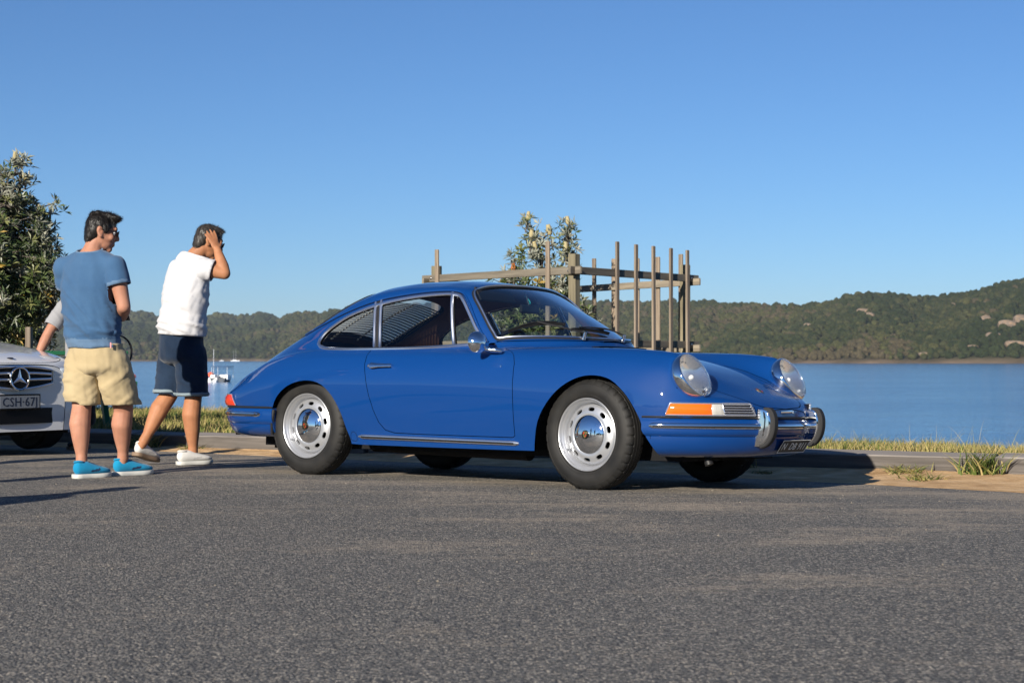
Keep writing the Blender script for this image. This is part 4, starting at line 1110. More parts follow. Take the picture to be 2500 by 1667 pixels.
# sand drift between asphalt and kerb
m = mat('sand', (0.414, 0.2661, 0.138), .95, spec=.1)
base(m, ramp(m, noise(m, coords(m), 5, 6, .62), [(.3, (0.3696, 0.2279, 0.1109)), (.5, (0.5175, 0.3389, 0.1785)), (.72, (0.6653, 0.4743, 0.2834))]))
bump(m, noise(m, coords(m), 14, 7, .62), .6, .03)
UU = np.arange(-22, 8, .06); en = np.interp(UU, [-22, -12, -9.2, -6, -3.9, -2.7, 0, 8], [11.45, 11.38, 11.28, 11.0, 10.62, 10.32, 9.9, 9.6]) + .20 * (fbm(UU * 1.3, UU * 0, 3) - .5) + .07 * (fbm(UU * 7, UU * 0, 5) - .5)
v = []; f = []
T = np.concatenate([[0, .02, .05], np.linspace(.1, 1, 14)]); nz = fbm(np.repeat(UU * 2.2, len(T)), np.tile(T * 4, len(UU)), 8).reshape(len(UU), -1)
for i, u in enumerate(UU):
    for j, t in enumerate(T):
        n = en[i] + (11.80 - en[i]) * t; p = un(u, n); v.append((p.x, p.y, camber(p.x, p.y) + .001 + .004 * min(1, t / .03) + .030 * t ** 1.5 + (nz[i, j] - .5) * .03 * min(1, t * 3)))
k = len(T); f = [(i * k + j, (i + 1) * k + j, (i + 1) * k + j + 1, i * k + j + 1) for i in range(len(UU) - 1) for j in range(k - 1)]
o = mesh('sand_verge', v, f, MATS['sand']); o['kind'] = 'structure'
# loose grit lying on the asphalt
gv, gf = [], []; t_ = np.array([(1, 0, 0), (-.5, .87, 0), (-.5, -.87, 0), (0, 0, .8), (0, 0, -.6)]); tf = [(0, 1, 3), (1, 2, 3), (2, 0, 3), (1, 0, 4), (2, 1, 4), (0, 2, 4)]
for k in range(2600):
    n_ = 10.9 - abs(RNG.normal(0, 3.4)); u_ = RNG.uniform(-13, 1); p = un(u_, n_); r = RNG.uniform(.0018, .0045) * (1.5 if RNG.uniform() < .06 else 1)
    if p.y < 3.6: continue
    a = RNG.uniform(0, 6.28); R_ = np.array([[math.cos(a), -math.sin(a), 0], [math.sin(a), math.cos(a), 0], [0, 0, 1]]); q = (t_ * RNG.uniform(.6, 1.3, (5, 1))) @ R_.T * r + [p.x, p.y, camber(p.x, p.y) + r * .35]
    gf += [tuple(i + len(gv) for i in f_) for f_ in tf]; gv += [tuple(x) for x in q]
mat('grit', (.20, .175, .14), .9); o = mesh('loose_grit', gv, gf, MATS['grit'], None, False); o['kind'] = 'stuff'
# ------------------------------------------------------------------ timber kerb: one long sleeper after another
def wood(name, c0, c1, c2, scale=(1.2, 26, 26), rough=.85, bleach=0):
    m = mat(name, c1, rough, spec=.2); v = coords(m, scale)
    a = noise(m, v, 1.0, 8, .65, .6); b = noise(m, coords(m, (.9, .9, .9)), 2.2, 4)
    c = ramp(m, a, [(.28, c0), (.5, c1), (.74, c2)])
    c = mix(m, math_(m, 'MULTIPLY', b, .45), c, c0); oi = N(m, 'ShaderNodeObjectInfo')
    c = mix(m, 1.0, c, ramp(m, oi.outputs['Random'], [(0, (.74, .73, .71)), (.5, (1, 1, 1)), (1, (1.22, 1.18, 1.12))]), 'MULTIPLY')
    if bleach:   # the upper face is bleached by sun and rain
        g = N(m, 'ShaderNodeTexCoord'); s = N(m, 'ShaderNodeSeparateXYZ'); L(m, g.outputs['Normal'], s.inputs[0])
        c = mix(m, 1.0, c, ramp(m, s.outputs[2], [(.45, (1, 1, 1)), (.80, (bleach, bleach, bleach))]), 'MULTIPLY')
    crack = noise(m, coords(m, (scale[0] * .8, scale[1] * 1.6, scale[2] * 1.6)), 1.0, 4, .8); c = mix(m, 1.0, c, ramp(m, crack, [(.30, (.35, .34, .33)), (.40, (1, 1, 1))]), 'MULTIPLY')
    base(m, c); bump(m, a, .55, .006); return m
wood('weathered_sleeper', (0.07, 0.063, 0.058), (0.145, 0.132, 0.122), (0.22, 0.2, 0.186), bleach=2.3)
wood('paling_wood', (0.1155, 0.08855, 0.06545), (0.231, 0.1887, 0.1463), (0.3542, 0.3003, 0.2387), (26, 26, 1.2))
wood('post_wood', (0.0924, 0.08085, 0.0539), (0.1887, 0.1656, 0.1116), (0.2772, 0.2464, 0.1694), (20, 20, 1.0))
wood('rail_wood', (0.0924, 0.08085, 0.06545), (0.1925, 0.1694, 0.1347), (0.2926, 0.258, 0.2002))
SLW, SLH = .23, .165
for k in range(-2, 6):
    u0 = -3.32 - 2.57 * (k + 1); uc = u0 + 1.285
    bm = bmesh.new(); bmesh.ops.create_cube(bm, size=1); 
    for q in bm.verts: q.co = Vector((q.co.x * 2.535, q.co.y * SLW, q.co.z * SLH))
    bmesh.ops.subdivide_edges(bm, edges=[e for e in bm.edges if abs(e.verts[0].co.x - e.verts[1].co.x) > 1], cuts=24)
    bmesh.ops.bevel(bm, geom=[e for e in bm.edges if e.is_manifold and e.calc_face_angle(0) > 1], offset=.008, segments=1, affect='EDGES', profile=.5)
    for q in bm.verts:
        q.co += Vector((0, (fbm(q.co.x * 2.3 + k * 9, q.co.z * 6, 1) - .5) * .010, (fbm(q.co.x * 2 + k * 5, q.co.y * 9, 2) - .5) * .010))
    me = bpy.data.meshes.new('timber_sleeper'); bm.to_mesh(me); bm.free(); me.materials.append(MATS['weathered_sleeper'])
    me.polygons.foreach_set('use_smooth', np.ones(len(me.polygons), bool)); me.set_sharp_from_angle(angle=math.radians(40))
    o = bpy.data.objects.new('timber_sleeper', me); COL.objects.link(o)
    p = un(uc, 11.86); o.location = (p.x, p.y, camber(p.x, p.y) + .062)
    o.rotation_euler = (math.radians(4.5 + .8 * math.sin(k * 3)), math.radians(.35 * math.sin(k * 5)), math.radians(-31 + .25 * math.cos(k * 4)))
    px = 1250 + FPX * p.x / p.y
    lab = {-2: 'grey timber kerb sleeper running off the right edge of the photo', -1: 'weathered kerb sleeper beginning at the big grass tuft on the right', 0: 'grey timber kerb sleeper catching the shadow of the blue car nose', 1: 'timber kerb sleeper hidden behind the doors of the blue car', 2: 'timber kerb sleeper behind the tail of the blue car with a bolt in its face', 3: 'timber kerb sleeper behind the blue-shirted man and the white car', 4: 'timber kerb sleeper hidden behind the white car', 5: 'timber kerb sleeper behind the left edge of the white car'}[k]
    tag(o, lab, 'kerb', 'timber sleepers along the car park edge')
    if k == 2:
        b = MB(); b.add(*cyl((.52, -.125, .0), (.52, -.108, .0), .016, .018, 10)); b.build('bolt', MATS['white_metal'], o)
# ------------------------------------------------------------------ grass bank falling to the water
WATER = -2.5
m = mat('bank_soil', (0.1232, 0.1001, 0.0462), .95, spec=.1)
base(m, ramp(m, noise(m, coords(m), 3, 6, .6), [(.3, (0.06545, 0.06545, 0.01925)), (.5, (0.154, 0.127, 0.05005)), (.72, (0.2541, 0.2079, 0.1001))]))
bump(m, noise(m, coords(m), 9, 5), .5, .04)
EU = [-60, -20, -14.8, -13.5, -12, -9.2, -8.6, -7.6, -6, -3, 0, 30]; EN = [16.6, 16.6, 17.2, 18.8, 20.8, 20.8, 19.0, 13.6, 12.95, 12.6, 12.5, 12.5]
def bankz(u, n):
    e = np.interp(u, EU, EN); t = np.clip((n - e + .25) / 6.0, 0, 1)
    return .075 + (t * t * (3 - 2 * t)) * (-3.1) - .05 * max(0, (12.1 - n)) * 0
grid_mesh('grass_bank', list(np.arange(-60, -20, 2.0)) + list(np.arange(-20, 2, .25)) + list(np.arange(2, 31, 2.0)), list(np.arange(11.93, 28, .2)) , lambda u, n, p: bankz(u, n) + .03 * float(fbm(u * 1.5, n * 1.5, 4) - .5) - (.30 if n < 11.94 else 0), MATS['bank_soil'])
grass_mats = [mat('grass_straw', (0.3234, 0.258, 0.1116), .85, spec=.15), mat('grass_yellow', (0.2541, 0.231, 0.077), .8, spec=.15), mat('grass_green', (0.08085, 0.1116, 0.02464), .7, spec=.2), mat('grass_dark', (0.0385, 0.0616, 0.0154), .7, spec=.2)]
for q in grass_mats:
    BS(q).inputs['Subsurface Weight'].default_value = 0.0
def blades(P, hgt, wid, lean, cls, segs=3, bend=.5):
    """many curved blades in one mesh: arrays of root points, heights, widths, lean vectors"""
    n = len(P); V = np.zeros((n, 2 * segs + 1, 3)); a = RNG.uniform(0, 2 * math.pi, n); sd_ = np.stack([np.cos(a), np.sin(a), 0 * a], 1)
    for s in range(segs + 1):
        t = s / segs; c = P + np.stack([lean[:, 0] * t ** (1 + bend), lean[:, 1] * t ** (1 + bend), hgt * (t - .18 * t * t)], 1)
        w = (wid * (1 - t * .85) / 2)[:, None] * sd_
        if s < segs: V[:, 2 * s] = c - w; V[:, 2 * s + 1] = c + w
        else: V[:, 2 * segs] = c
    F = []; k = 2 * segs + 1
    base_ = np.arange(n) * k
    quads = [np.stack([base_ + 2 * s, base_ + 2 * s + 1, base_ + 2 * s + 3, base_ + 2 * s + 2], 1) for s in range(segs - 1)]
    tri = np.stack([base_ + 2 * segs - 2, base_ + 2 * segs - 1, base_ + 2 * segs], 1)
    F = [tuple(r) for qd in quads for r in qd] + [tuple(r) for r in tri]
    fm = np.concatenate([cls] * (segs - 1) + [cls])
    return V.reshape(-1, 3), F, fm
def grass_patch(count, urange, nfun, h, hs, w, mixp, tall=0.0, seed=1):
    u = RNG.uniform(*urange, count); t = RNG.uniform(0, 1, count); n0, n1 = nfun(u); n = n0 + (n1 - n0) * t
    x = KU.x * u + KN.x * n; y = KU.y * u + KN.y * n
    z = np.array([bankz(a, b) for a, b in zip(u, n)]) + .03 * (fbm(u * 1.5, n * 1.5, 4) - .5)
    cl = fbm(u * 1.1, n * 1.6, seed); cl2 = fbm(u * 4, n * 4, seed + 3)
    keep = cl2 > .22; u, n, x, y, z, cl, cl2 = [q[keep] for q in (u, n, x, y, z, cl, cl2)]; k = len(u)
    H = (h + hs * RNG.normal(0, 1, k)) * (.55 + .9 * cl2); H = np.clip(H, .02, 3)
    tl = RNG.uniform(0, 1, k) < tall; H[tl] *= RNG.uniform(1.6, 2.9, tl.sum())
    ln = RNG.normal(0, 1, (k, 2)) * H[:, None] * .45 + np.array([.10, .05]) * H[:, None]
    r = RNG.uniform(0, 1, k) + (cl - .5) * 1.5; cls = np.digitize(r, mixp); cls[tl] = RNG.integers(0, 2, tl.sum())
    W = w * RNG.uniform(.6, 1.3, k); W[tl] *= .55
    return blades(np.stack([x, y, z - .01], 1), H, W, ln, cls)
def strip_mesh(name, parts, mats_):
    V = []; F = []; C_ = []; k = 0
    for v, f, c in parts: V.append(v); F += [tuple(i + k for i in q) for q in f]; C_.append(c); k += len(v)
    o = mesh(name, np.concatenate(V), F, mats_, None, False, None, fm=np.concatenate(C_)); o['kind'] = 'stuff'; return o
near = lambda u: (np.full_like(u, 12.00), np.interp(u, EU, EN) + .45)
g1 = grass_patch(26000, (-8.3, -1.0), lambda u: (np.full_like(u, 11.98), np.minimum(np.interp(u, EU, EN), 13.2) + .5), .088, .022, .0065, [.34, .62, .9], .02, 1)
g2 = grass_patch(42000, (-19.0, -8.3), near, .085, .02, .010, [.30, .68, .93], .006, 2)
o = strip_mesh('grass', [g1, g2], grass_mats); tag(o, kind='stuff')
# coarse weeds growing on the sand against the kerb: one thing each
def weed(name, u, n, k, h, spread, w, mixc, label, cat='weed', group=None, lean=(0, 0)):
    p = un(u, n); z = camber(p.x, p.y) + .012
    rt = RNG.normal(0, 1, (k, 2)) * spread * .30; dirs = RNG.normal(0, 1, (k, 2)); dirs /= np.linalg.norm(dirs, axis=1, keepdims=True)
    H = h * RNG.uniform(.45, 1.1, k); ln = dirs * (spread * RNG.uniform(.3, 1.15, k))[:, None] + np.array(lean)
    V, F, c = blades(np.concatenate([rt, np.zeros((k, 1))], 1), H, w * RNG.uniform(.6, 1.25, k), ln, RNG.choice(4, k, p=mixc), 4, .6)
    o = mesh(name, V, F, grass_mats, None, False, None, fm=c); o.location = (p.x, p.y, z); tag(o, label, cat, group); return o
G_ = 'weeds along the kerb'
weed('grass_tuft', -3.36, 11.66, 150, .22, .20, .016, [.10, .25, .45, .20], 'large broad-leaved grass tuft over the kerb joint at far right', 'weed', G_)
weed('grass_tuft', -3.85, 11.55, 110, .10, .20, .013, [.15, .45, .35, .05], 'low yellow-green weed left of the large tuft on the sand', 'weed', G_)
weed('grass_tuft', -3.62, 11.20, 90, .06, .20, .011, [.15, .45, .35, .05], 'flat creeping weed on the sand below the large tuft', 'weed', G_)
weed('grass_tuft', -5.02, 11.60, 36, .13, .10, .010, [.1, .25, .5, .15], 'thin upright weed in front of the kerb just right of the car shadow', 'weed', G_)
weed('grass_tuft', -4.78, 11.28, 60, .035, .16, .010, [.1, .35, .45, .1], 'small flat weed on the sand right of the car shadow', 'weed', G_)
weed('grass_tuft', -10.75, 11.58, 190, .17, .24, .013, [.2, .4, .3, .1], 'bushy green weed at the kerb between the two standing men', 'weed', G_)
weed('grass_tuft', -10.2, 11.62, 70, .07, .2, .011, [.2, .4, .3, .1], 'short weed at the kerb foot beside the raised white shoe', 'weed', G_)
weed('grass_tuft', -8.75, 11.63, 30, .05, .09, .010, [.1, .3, .4, .2], 'tiny weed at the kerb foot behind the blue car rear wheel', 'weed', G_)
# ------------------------------------------------------------------ water
m = mat('water', (.026, .135, .31), .12, spec=.5, ior=1.333)
vv = coords(m, (1, 1, 1))
w1 = noise(m, coords(m, (.35, 1.0, 1)), .55, 3, .55, .3); w2 = noise(m, coords(m, (.6, 1.0, 1)), 2.3, 4, .6, .2); w3 = noise(m, coords(m, (.05, .12, 1)), .5, 3)
gust = ramp(m, noise(m, coords(m, (.012, .05, 1)), 1.0, 5, .6, .5), [(.36, (.25, .25, .25)), (.64, (1, 1, 1))])
hh = math_(m, 'ADD', math_(m, 'MULTIPLY', w1, 1.0), math_(m, 'MULTIPLY', w2, .42))
bb = bump(m, hh, 1.0, .16); L(m, math_(m, 'ADD', math_(m, 'MULTIPLY', gust, .8), .2), bb.inputs['Strength'])
facet_tone = noise(m, coords(m, (.22, .9, 1)), .8, 6, .7, .4)  # light and dark of the wave facets, painted into the water colour
base(m, mix(m, 1.0, (.026, .150, .36), ramp(m, facet_tone, [(.36, (.62, .66, .70)), (.52, (1, 1, 1)), (.68, (1.35, 1.28, 1.2))]), 'MULTIPLY'))
v = []; f = []
Y = np.concatenate([np.linspace(14, 60, 12), np.geomspace(70, 2700, 24)])
for y in Y:
    for x in np.linspace(-1, 1, 21): v.append((x * (60 + y * 1.2), y, WATER))
f = [(i * 21 + j, i * 21 + j + 1, (i + 1) * 21 + j + 1, (i + 1) * 21 + j) for i in range(len(Y) - 1) for j in range(20)]
o = mesh('bay_water', v, f, m); o['kind'] = 'structure'
# ------------------------------------------------------------------ wooded hills across the bay
def hue(m, scale, stops, detail=3): base(m, ramp(m, noise(m, coords(m), scale, detail, .6), stops))
m = mat('hill_soil', (.05, .05, .025), .95, spec=.1)
g = N(m, 'ShaderNodeNewGeometry'); s = N(m, 'ShaderNodeSeparateXYZ'); L(m, g.outputs['Position'], s.inputs[0])
zk = ramp(m, math_(m, 'MULTIPLY', math_(m, 'ADD', s.outputs[2], 2.6), .12), [(.0, (1, 1, 1)), (.42, (0, 0, 0))])
rocky = ramp(m, noise(m, coords(m, (0.0492, 0.0492, 0.0984)), 1.0, 6, .65), [(.35, (0.0902, 0.0697, 0.0451)), (.6, (0.205, 0.1476, 0.1025)), (.8, (0.328, 0.2542, 0.1927))])
brush = ramp(m, noise(m, coords(m, (0.041, 0.041, 0.041)), 1.0, 6, .65), [(.35, (0.0164, 0.01968, 0.0082)), (.6, (0.0369, 0.03772, 0.0164)), (.8, (0.0697, 0.0574, 0.0328))])
base(m, mix(m, zk, brush, rocky))
crown_mats = []
for i, c in enumerate([(0.01706, 0.02362, 0.008528), (0.02493, 0.03083, 0.01115), (0.03411, 0.03674, 0.01443), (0.04592, 0.04723, 0.01706), (0.05576, 0.04592, 0.02493)]):
    q = mat('far_foliage_%s' % 'abcde'[i], c, .9, spec=.08); crown_mats.append(q)
    a = noise(q, coords(q, (1, 1, 1)), .9, 4, .7); base(q, mix(q, 1.0, c, ramp(q, a, [(.3, (.45, .45, .45)), (.7, (1.6, 1.6, 1.6))]), 'MULTIPLY'))
def ico(sub=1):
    bm = bmesh.new(); bmesh.ops.create_icosphere(bm, subdivisions=sub, radius=1); bm.verts.index_update()
    v = np.array([q.co[:] for q in bm.verts]); f = np.array([[x.index for x in q.verts] for q in bm.faces]); bm.free(); return v, f
ICO = ico(2)
def hill(name, ridge, shore, depth, pw=.75, rough=.10, seed=1, crowns=3000, rad=(1.6, 3.2), label=None, tilt=0.0, spread=None):
    """ridge: (px, py) skyline; shore: (px, metres to the waterline); depth: metres from waterline to ridge"""
    rx, ry = zip(*ridge); sx_, sd_ = zip(*shore); PX = np.arange(rx[0], rx[-1] + 1, 14.0); T = np.linspace(0, 1.25, 26)
    yy = pchip(rx, ry, PX); ds = np.interp(PX, sx_, sd_); dep = np.interp(PX, sx_, depth) if hasattr(depth, '__len__') else np.full(len(PX), depth)
    def surf(i, t):
        px = np.interp(i, np.arange(len(PX)), PX); d0 = np.interp(i, np.arange(len(PX)), ds); dp = np.interp(i, np.arange(len(PX)), dep); y = np.interp(i, np.arange(len(PX)), yy)
        d = d0 + dp * t; zr = CAMZ + (HORIZ - y) / FPX * (d0 + dp) - rad[1] * .8
        tt = np.clip(t, 0, 1); k = tt ** pw * .9 + .1 * tt
        k = k + rough * (fbm(px * .012 * 1.0, t * 3.0, seed) - .5) * np.sin(np.clip(t, 0, 1) * math.pi) * 2.2
        k = np.where(t > 1, 1 - (t - 1) * 1.2, k)
        z = WATER - .3 + (zr - WATER + .3) * np.clip(k, 0, 1.0)
        return (px - 1250) / FPX * d, d, z
    I, TT = np.meshgrid(np.arange(len(PX)), T, indexing='ij'); x, y_, z = surf(I.astype(float), TT)
    v = np.stack([x, y_, z], -1).reshape(-1, 3); k = len(T)
    f = [(i * k + j, i * k + j + 1, (i + 1) * k + j + 1, (i + 1) * k + j) for i in range(len(PX) - 1) for j in range(k - 1)]
    o = mesh(name, v, f, MATS['hill_soil']); o['kind'] = 'structure'
    n = crowns; i = RNG.uniform(0, len(PX) - 1.01, n); t = RNG.uniform(.02, 1.04, n) ** (.9); x, y_, z = surf(i, t)
    dens_ = fbm(x * .02, y_ * .02, seed + 9); keep = (RNG.uniform(0, 1, n) < .55 + .9 * dens_) ; x, y_, z, t, i = x[keep], y_[keep], z[keep], t[keep], i[keep]; n = len(x)
    R = RNG.uniform(*rad, n) * (.7 + .6 * RNG.uniform(0, 1, n) ** 2); iv, jf = ICO; nv = len(iv)
    scl = np.stack([R * RNG.uniform(.8, 1.3, n), R * RNG.uniform(.8, 1.3, n), R * RNG.uniform(.75, 1.25, n)], 1)
    ph = RNG.uniform(0, 50, n)
    dn_ = 1 + .34 * (fbm(iv[None, :, 0] * 1.7 + ph[:, None], iv[None, :, 1] * 1.7 + iv[None, :, 2] * 2.1 + ph[:, None] * .7, 3, 2) - .5) * 2
    V = iv[None] * dn_[..., None] * scl[:, None] + np.stack([x, y_, z + R * .55], 1)[:, None]
    F = (jf[None] + (np.arange(n) * nv)[:, None, None]).reshape(-1, 3)
    tone = np.clip((fbm(x * .012, y_ * .012, seed + 4) - .5) * 1.6 + RNG.normal(0, .20, n) + .36 + .22 * (t < .16), 0, .999); cls = np.repeat((tone * 5).astype(int), len(jf))
    me = bpy.data.meshes.new(name + '_forest'); me.vertices.add(n * nv); me.vertices.foreach_set('co', V.reshape(-1)); me.loops.add(len(F) * 3); me.loops.foreach_set('vertex_index', F.reshape(-1).astype(np.int32))
    me.polygons.add(len(F)); me.polygons.foreach_set('loop_start', np.arange(0, len(F) * 3, 3, dtype=np.int32))
    for q in crown_mats: me.materials.append(q)
    me.polygons.foreach_set('material_index', cls.astype(np.int32)); me.polygons.foreach_set('use_smooth', np.zeros(len(F), bool)); me.update(); me.validate()
    fo = bpy.data.objects.new('hillside_forest', me); COL.objects.link(fo); tag(fo, kind='stuff')
    return surf, PX
surfR, PXR = hill('wooded_hill', [(600, 792), (645, 786), (681, 777.5), (691, 774), (707, 765), (731, 761), (770, 763), (799, 761), (815, 755), (845, 750), (868, 747), (1000, 742), (1200, 738), (1418, 736), (1568, 736), (1682, 736.7), (1758, 740), (1849, 744.7), (1925, 747), (2004, 742), (2047, 731), (2109, 717), (2174, 719.5), (2257, 727.7), (2300, 724), (2337, 717), (2391, 709.6), (2438, 695), (2500, 683), (2650, 665), (2900, 650)],
     [(300, 1750), (700, 1620), (1300, 1250), (1900, 930), (2500, 870), (2900, 850)], [420, 420, 380, 320, 300, 300], .80, .14, 1, 21000, (1.15, 2.5))
hill('distant_ridge', [(-900, 745), (-300, 752), (0, 757), (200, 758), (316, 759), (356, 763), (396, 770), (517, 768), (550, 768), (591, 771.6), (620, 769), (636, 765), (648, 763.6), (659, 767), (677, 776), (700, 781), (760, 800), (800, 820)],
     [(-900, 1750), (800, 1800)], 700, .75, .12, 5, 6000, (3.0, 5.6))
hill('wooded_spur', [(-900, 800), (300, 800), (420, 806), (520, 802), (600, 793), (650, 787), (690, 790), (720, 800)], [(-900, 1700), (720, 1640)], 300, .8, .14, 8, 5000, (1.9, 3.4))
# sandstone outcrops showing through the trees
mr_ = mat('sandstone', (.40, .29, .20), .9, spec=.1)
base(mr_, ramp(mr_, noise(mr_, coords(mr_, (.5, .5, 1.2)), .8, 5, .6), [(.3, (0.1017, 0.08134, 0.06609)), (.5, (0.183, 0.1424, 0.1068)), (.72, (0.2796, 0.1678, 0.08643))]))
def rock(px, t, w, h, seed):
    i = np.interp(px, PXR, np.arange(len(PXR))); x, y, z = [float(q) for q in surfR(np.array(float(i)), np.array(float(t)))]
    v, f = ico(2); n_ = fbm(v[:, 0] * 2 + seed, v[:, 2] * 2 + v[:, 1] * 1.5, seed, 3); s = .65 + .7 * n_; v = v * s[:, None] * .72; v = np.sign(v) * np.abs(v) ** .75
    o = mesh('rock_outcrop', v * [w, w * .7, h], f, mr_, None, False); o.location = (x, y - 3.5, z + h * .5); return o
rk = [(2106, .50, 6.5, 3.2, 'wide orange sandstone outcrop high on the wooded hill'), (2119, .47, 4.5, 2.5, 'orange rock face just right of the wide outcrop'), (1968, .52, 3.4, 2.4, 'pale rock left of the orange outcrop on the hillside'), (1985, .45, 2.6, 1.8, 'small pale rock below the left hillside outcrop'),
      (2322, .72, 2.8, 2.4, 'pale cliff patch near the top of the right hill'), (2402, .36, 5, 3.2, 'pale boulder cluster above the shore at right'), (2455, .26, 6.5, 3.5, 'big pale rock above the waterline at far right'), (2485, .30, 5, 4, 'pale rock at the right edge of the photo above the shore'), (2420, .18, 5, 2.4, 'flat shore rock at the foot of the right hill'), (2475, .12, 7, 2.6, 'long pale shore rock at far right'), (2365, .10, 5, 1.6, 'low shore rock left of the far right boulders'), (2250, .06, 4, 1.3, 'small shore rock below the middle of the right hill'), (1502, .50, 3.6, 2.2, 'pinkish rock patch seen between the fence palings')]
for k, (px, t, w, h, lab) in enumerate(rk): tag(rock(px, t, w, h, k + 1), lab, 'rock', 'rock outcrops on the far hillside')

# ------------------------------------------------------------------ thin sea air over the bay
b = MB(); b.add(*boxv((0, 1440, 38.5), (7200, 3200, 87)))
hz = b.build('haze', None, None, False); hz['kind'] = 'stuff'
m = bpy.data.materials.new('sea_air'); m.use_nodes = True; m.node_tree.nodes.remove(BS(m)); pv = N(m, 'ShaderNodeVolumePrincipled'); pv.inputs['Density'].default_value = .00011; pv.inputs['Color'].default_value = (.80, .90, 1.0, 1); pv.inputs['Anisotropy'].default_value = .2
L(m, pv.outputs[0], m.node_tree.nodes['Material Output'].inputs['Volume']); hz.data.materials.append(m)
# ------------------------------------------------------------------ leaves, bark, banksia trees
def leafmat(name, top, under, rough=.45):
    m = mat(name, top, rough, spec=.45); g = N(m, 'ShaderNodeNewGeometry'); base(m, mix(m, g.outputs['Backfacing'], top, under)); return m
LM = [leafmat('leaf_dark', (0.034, 0.0561, 0.017), (0.238, 0.255, 0.204)), leafmat('leaf_mid', (0.06375, 0.08925, 0.0255), (0.289, 0.2975, 0.238)), leafmat('leaf_light', (0.1445, 0.153, 0.05525), (0.357, 0.357, 0.289)), leafmat('leaf_yellow', (0.255, 0.17, 0.02975), (0.289, 0.2295, 0.102))]
m = mat('bark', (0.102, 0.085, 0.07225), .9, spec=.1); base(m, ramp(m, noise(m, coords(m, (1, 1, .35)), 26, 5), [(.3, (0.0425, 0.0357, 0.02975)), (.7, (0.17, 0.1445, 0.1232))])); bump(m, noise(m, coords(m, (1, 1, .3)), 30, 5), .7, .01)
spike_m = [mat('flower_cream', (0.3323, 0.2818, 0.1517), .85), mat('flower_rust', (0.3034, 0.09392, 0.02167), .8), mat('flower_spent', (0.2167, 0.1806, 0.1228), .9)]
def banksia(name, loc, limbs, blobs, nclus, leaf, label, spikes=(), group='banksia trees', seed=1, trunk_r=.09):
    """trunk and limbs; leaf whorls scattered through overlapping clouds of foliage; flower spikes as parts"""
    rg = np.random.default_rng(seed); root = empty(name, loc); tag(root, label, 'tree', group)
    b = MB(); tips = []
    for k, L_ in enumerate(limbs):
        pts = crom([Vector(p) for p in L_], 6); r0 = trunk_r * (1 if k == 0 else .5); n = len(pts)
        b.add(*sweep(pts, circ(1, 8), scale=[r0 * (1 - .86 * i / (n - 1)) * (1 + .12 * math.sin(i * 2.1)) for i in range(n)], up=(.3, 1, .1))); tips.append(pts)
    b.build('trunk', MATS['bark'], root, True, 60)
    C = []; D = []
    wts = np.array([q[3] * q[4] * q[5] * q[6] for q in blobs]); wts /= wts.sum(); ch = rg.choice(len(blobs), nclus, p=wts)
    for i in ch:
        x, y, z, rx, ry, rz, w = blobs[i]; d = rg.normal(0, 1, 3); d /= np.linalg.norm(d); r = rg.uniform(0, 1) ** (1 / 2.2)
        r *= .82 + .36 * float(fbm(d[0] * 3 + i * 7, d[2] * 3 + d[1] * 2, seed, 2))
        C.append([x + d[0] * rx * r, y + d[1] * ry * r, z + d[2] * rz * r]); q = d * .8 + np.array([0, 0, .55]) + rg.normal(0, .35, 3); D.append(q / np.linalg.norm(q))
    C = np.array(C); D = np.array(D)
    nb_ = len(C)
    ex = [Vector(p) + Vector(rg.normal(0, .07, 3)) for pts in tips for p in pts[-9:] for _ in range(3)] + [Vector((x, y, z - h * .7)) + Vector(rg.normal(0, .035, 3)) for x, y, z, h, kk in spikes for _ in range(5)] + [Vector((x, y, z - h * 1.5)) + Vector(rg.normal(0, .05, 3)) for x, y, z, h, kk in spikes for _ in range(6)]
    C = np.concatenate([C, np.array([p[:] for p in ex])]); dx = rg.normal(0, .5, (len(ex), 3)) + [0, 0, .8]; D = np.concatenate([D, dx / np.linalg.norm(dx, axis=1, keepdims=True)])
    # thin out by a coarse noise so that light and sky break through
    dn = fbm(C[:, 0] * 1.9 + C[:, 1] * .8, C[:, 2] * 1.9 + C[:, 1] * .9, seed + 3, 3); k = dn > .40; k[nb_:] = True; C, D, dn = C[k], D[k], dn[k]
    V = []; F = []; cl = []; nV = 0
    tw = MB()
    for c, d, q in zip(C, D, dn):
        t = np.cross(d, [0.2, .1, 1]); t /= np.linalg.norm(t) + 1e-9; u = np.cross(d, t); nl = int(rg.integers(7, 12)); ct = rg.choice(4, p=[.36, .36, .23, .05])
        for j in range(nl):
            a = 2 * math.pi * j / nl + rg.uniform(-.3, .3); e = rg.uniform(.15, .95); di = d * e + (t * math.cos(a) + u * math.sin(a)) * (1.15 - .5 * e); di /= np.linalg.norm(di)
            Ln = leaf * rg.uniform(.65, 1.2); w = Ln * .115; sd_ = np.cross(di, d); sd_ /= np.linalg.norm(sd_) + 1e-9; nr = np.cross(sd_, di)
            p0 = c + di * Ln * .08; p1 = c + di * Ln * .55 + nr * Ln * .05; p2 = c + di * Ln - nr * Ln * .06 * rg.uniform(0, 2)
            V += [p0, p1 + sd_ * w, p1 - sd_ * w, p2]; F += [(nV, nV + 1, nV + 3), (nV, nV + 3, nV + 2)]; nV += 4; cl += [ct if rg.uniform() < .8 else int(rg.integers(0, 3))] * 2
    crown = mesh('crown', V, F, LM, root, False, None, fm=cl); crown['kind'] = 'stuff'
    b = MB()
    for c, d in list(zip(C, D))[::3]:
        q = min((p for L_ in tips for p in L_), key=lambda p: (Vector(p) - Vector(c)).length); q = Vector(q); 
        b.add(*sweep([q, (q + Vector(c)) / 2 + Vector((0, 0, -.04)), Vector(c)], circ(1, 4), scale=[.010, .007, .004], up=(.3, .9, .2)))
    b.build('twigs', MATS['bark'], root)
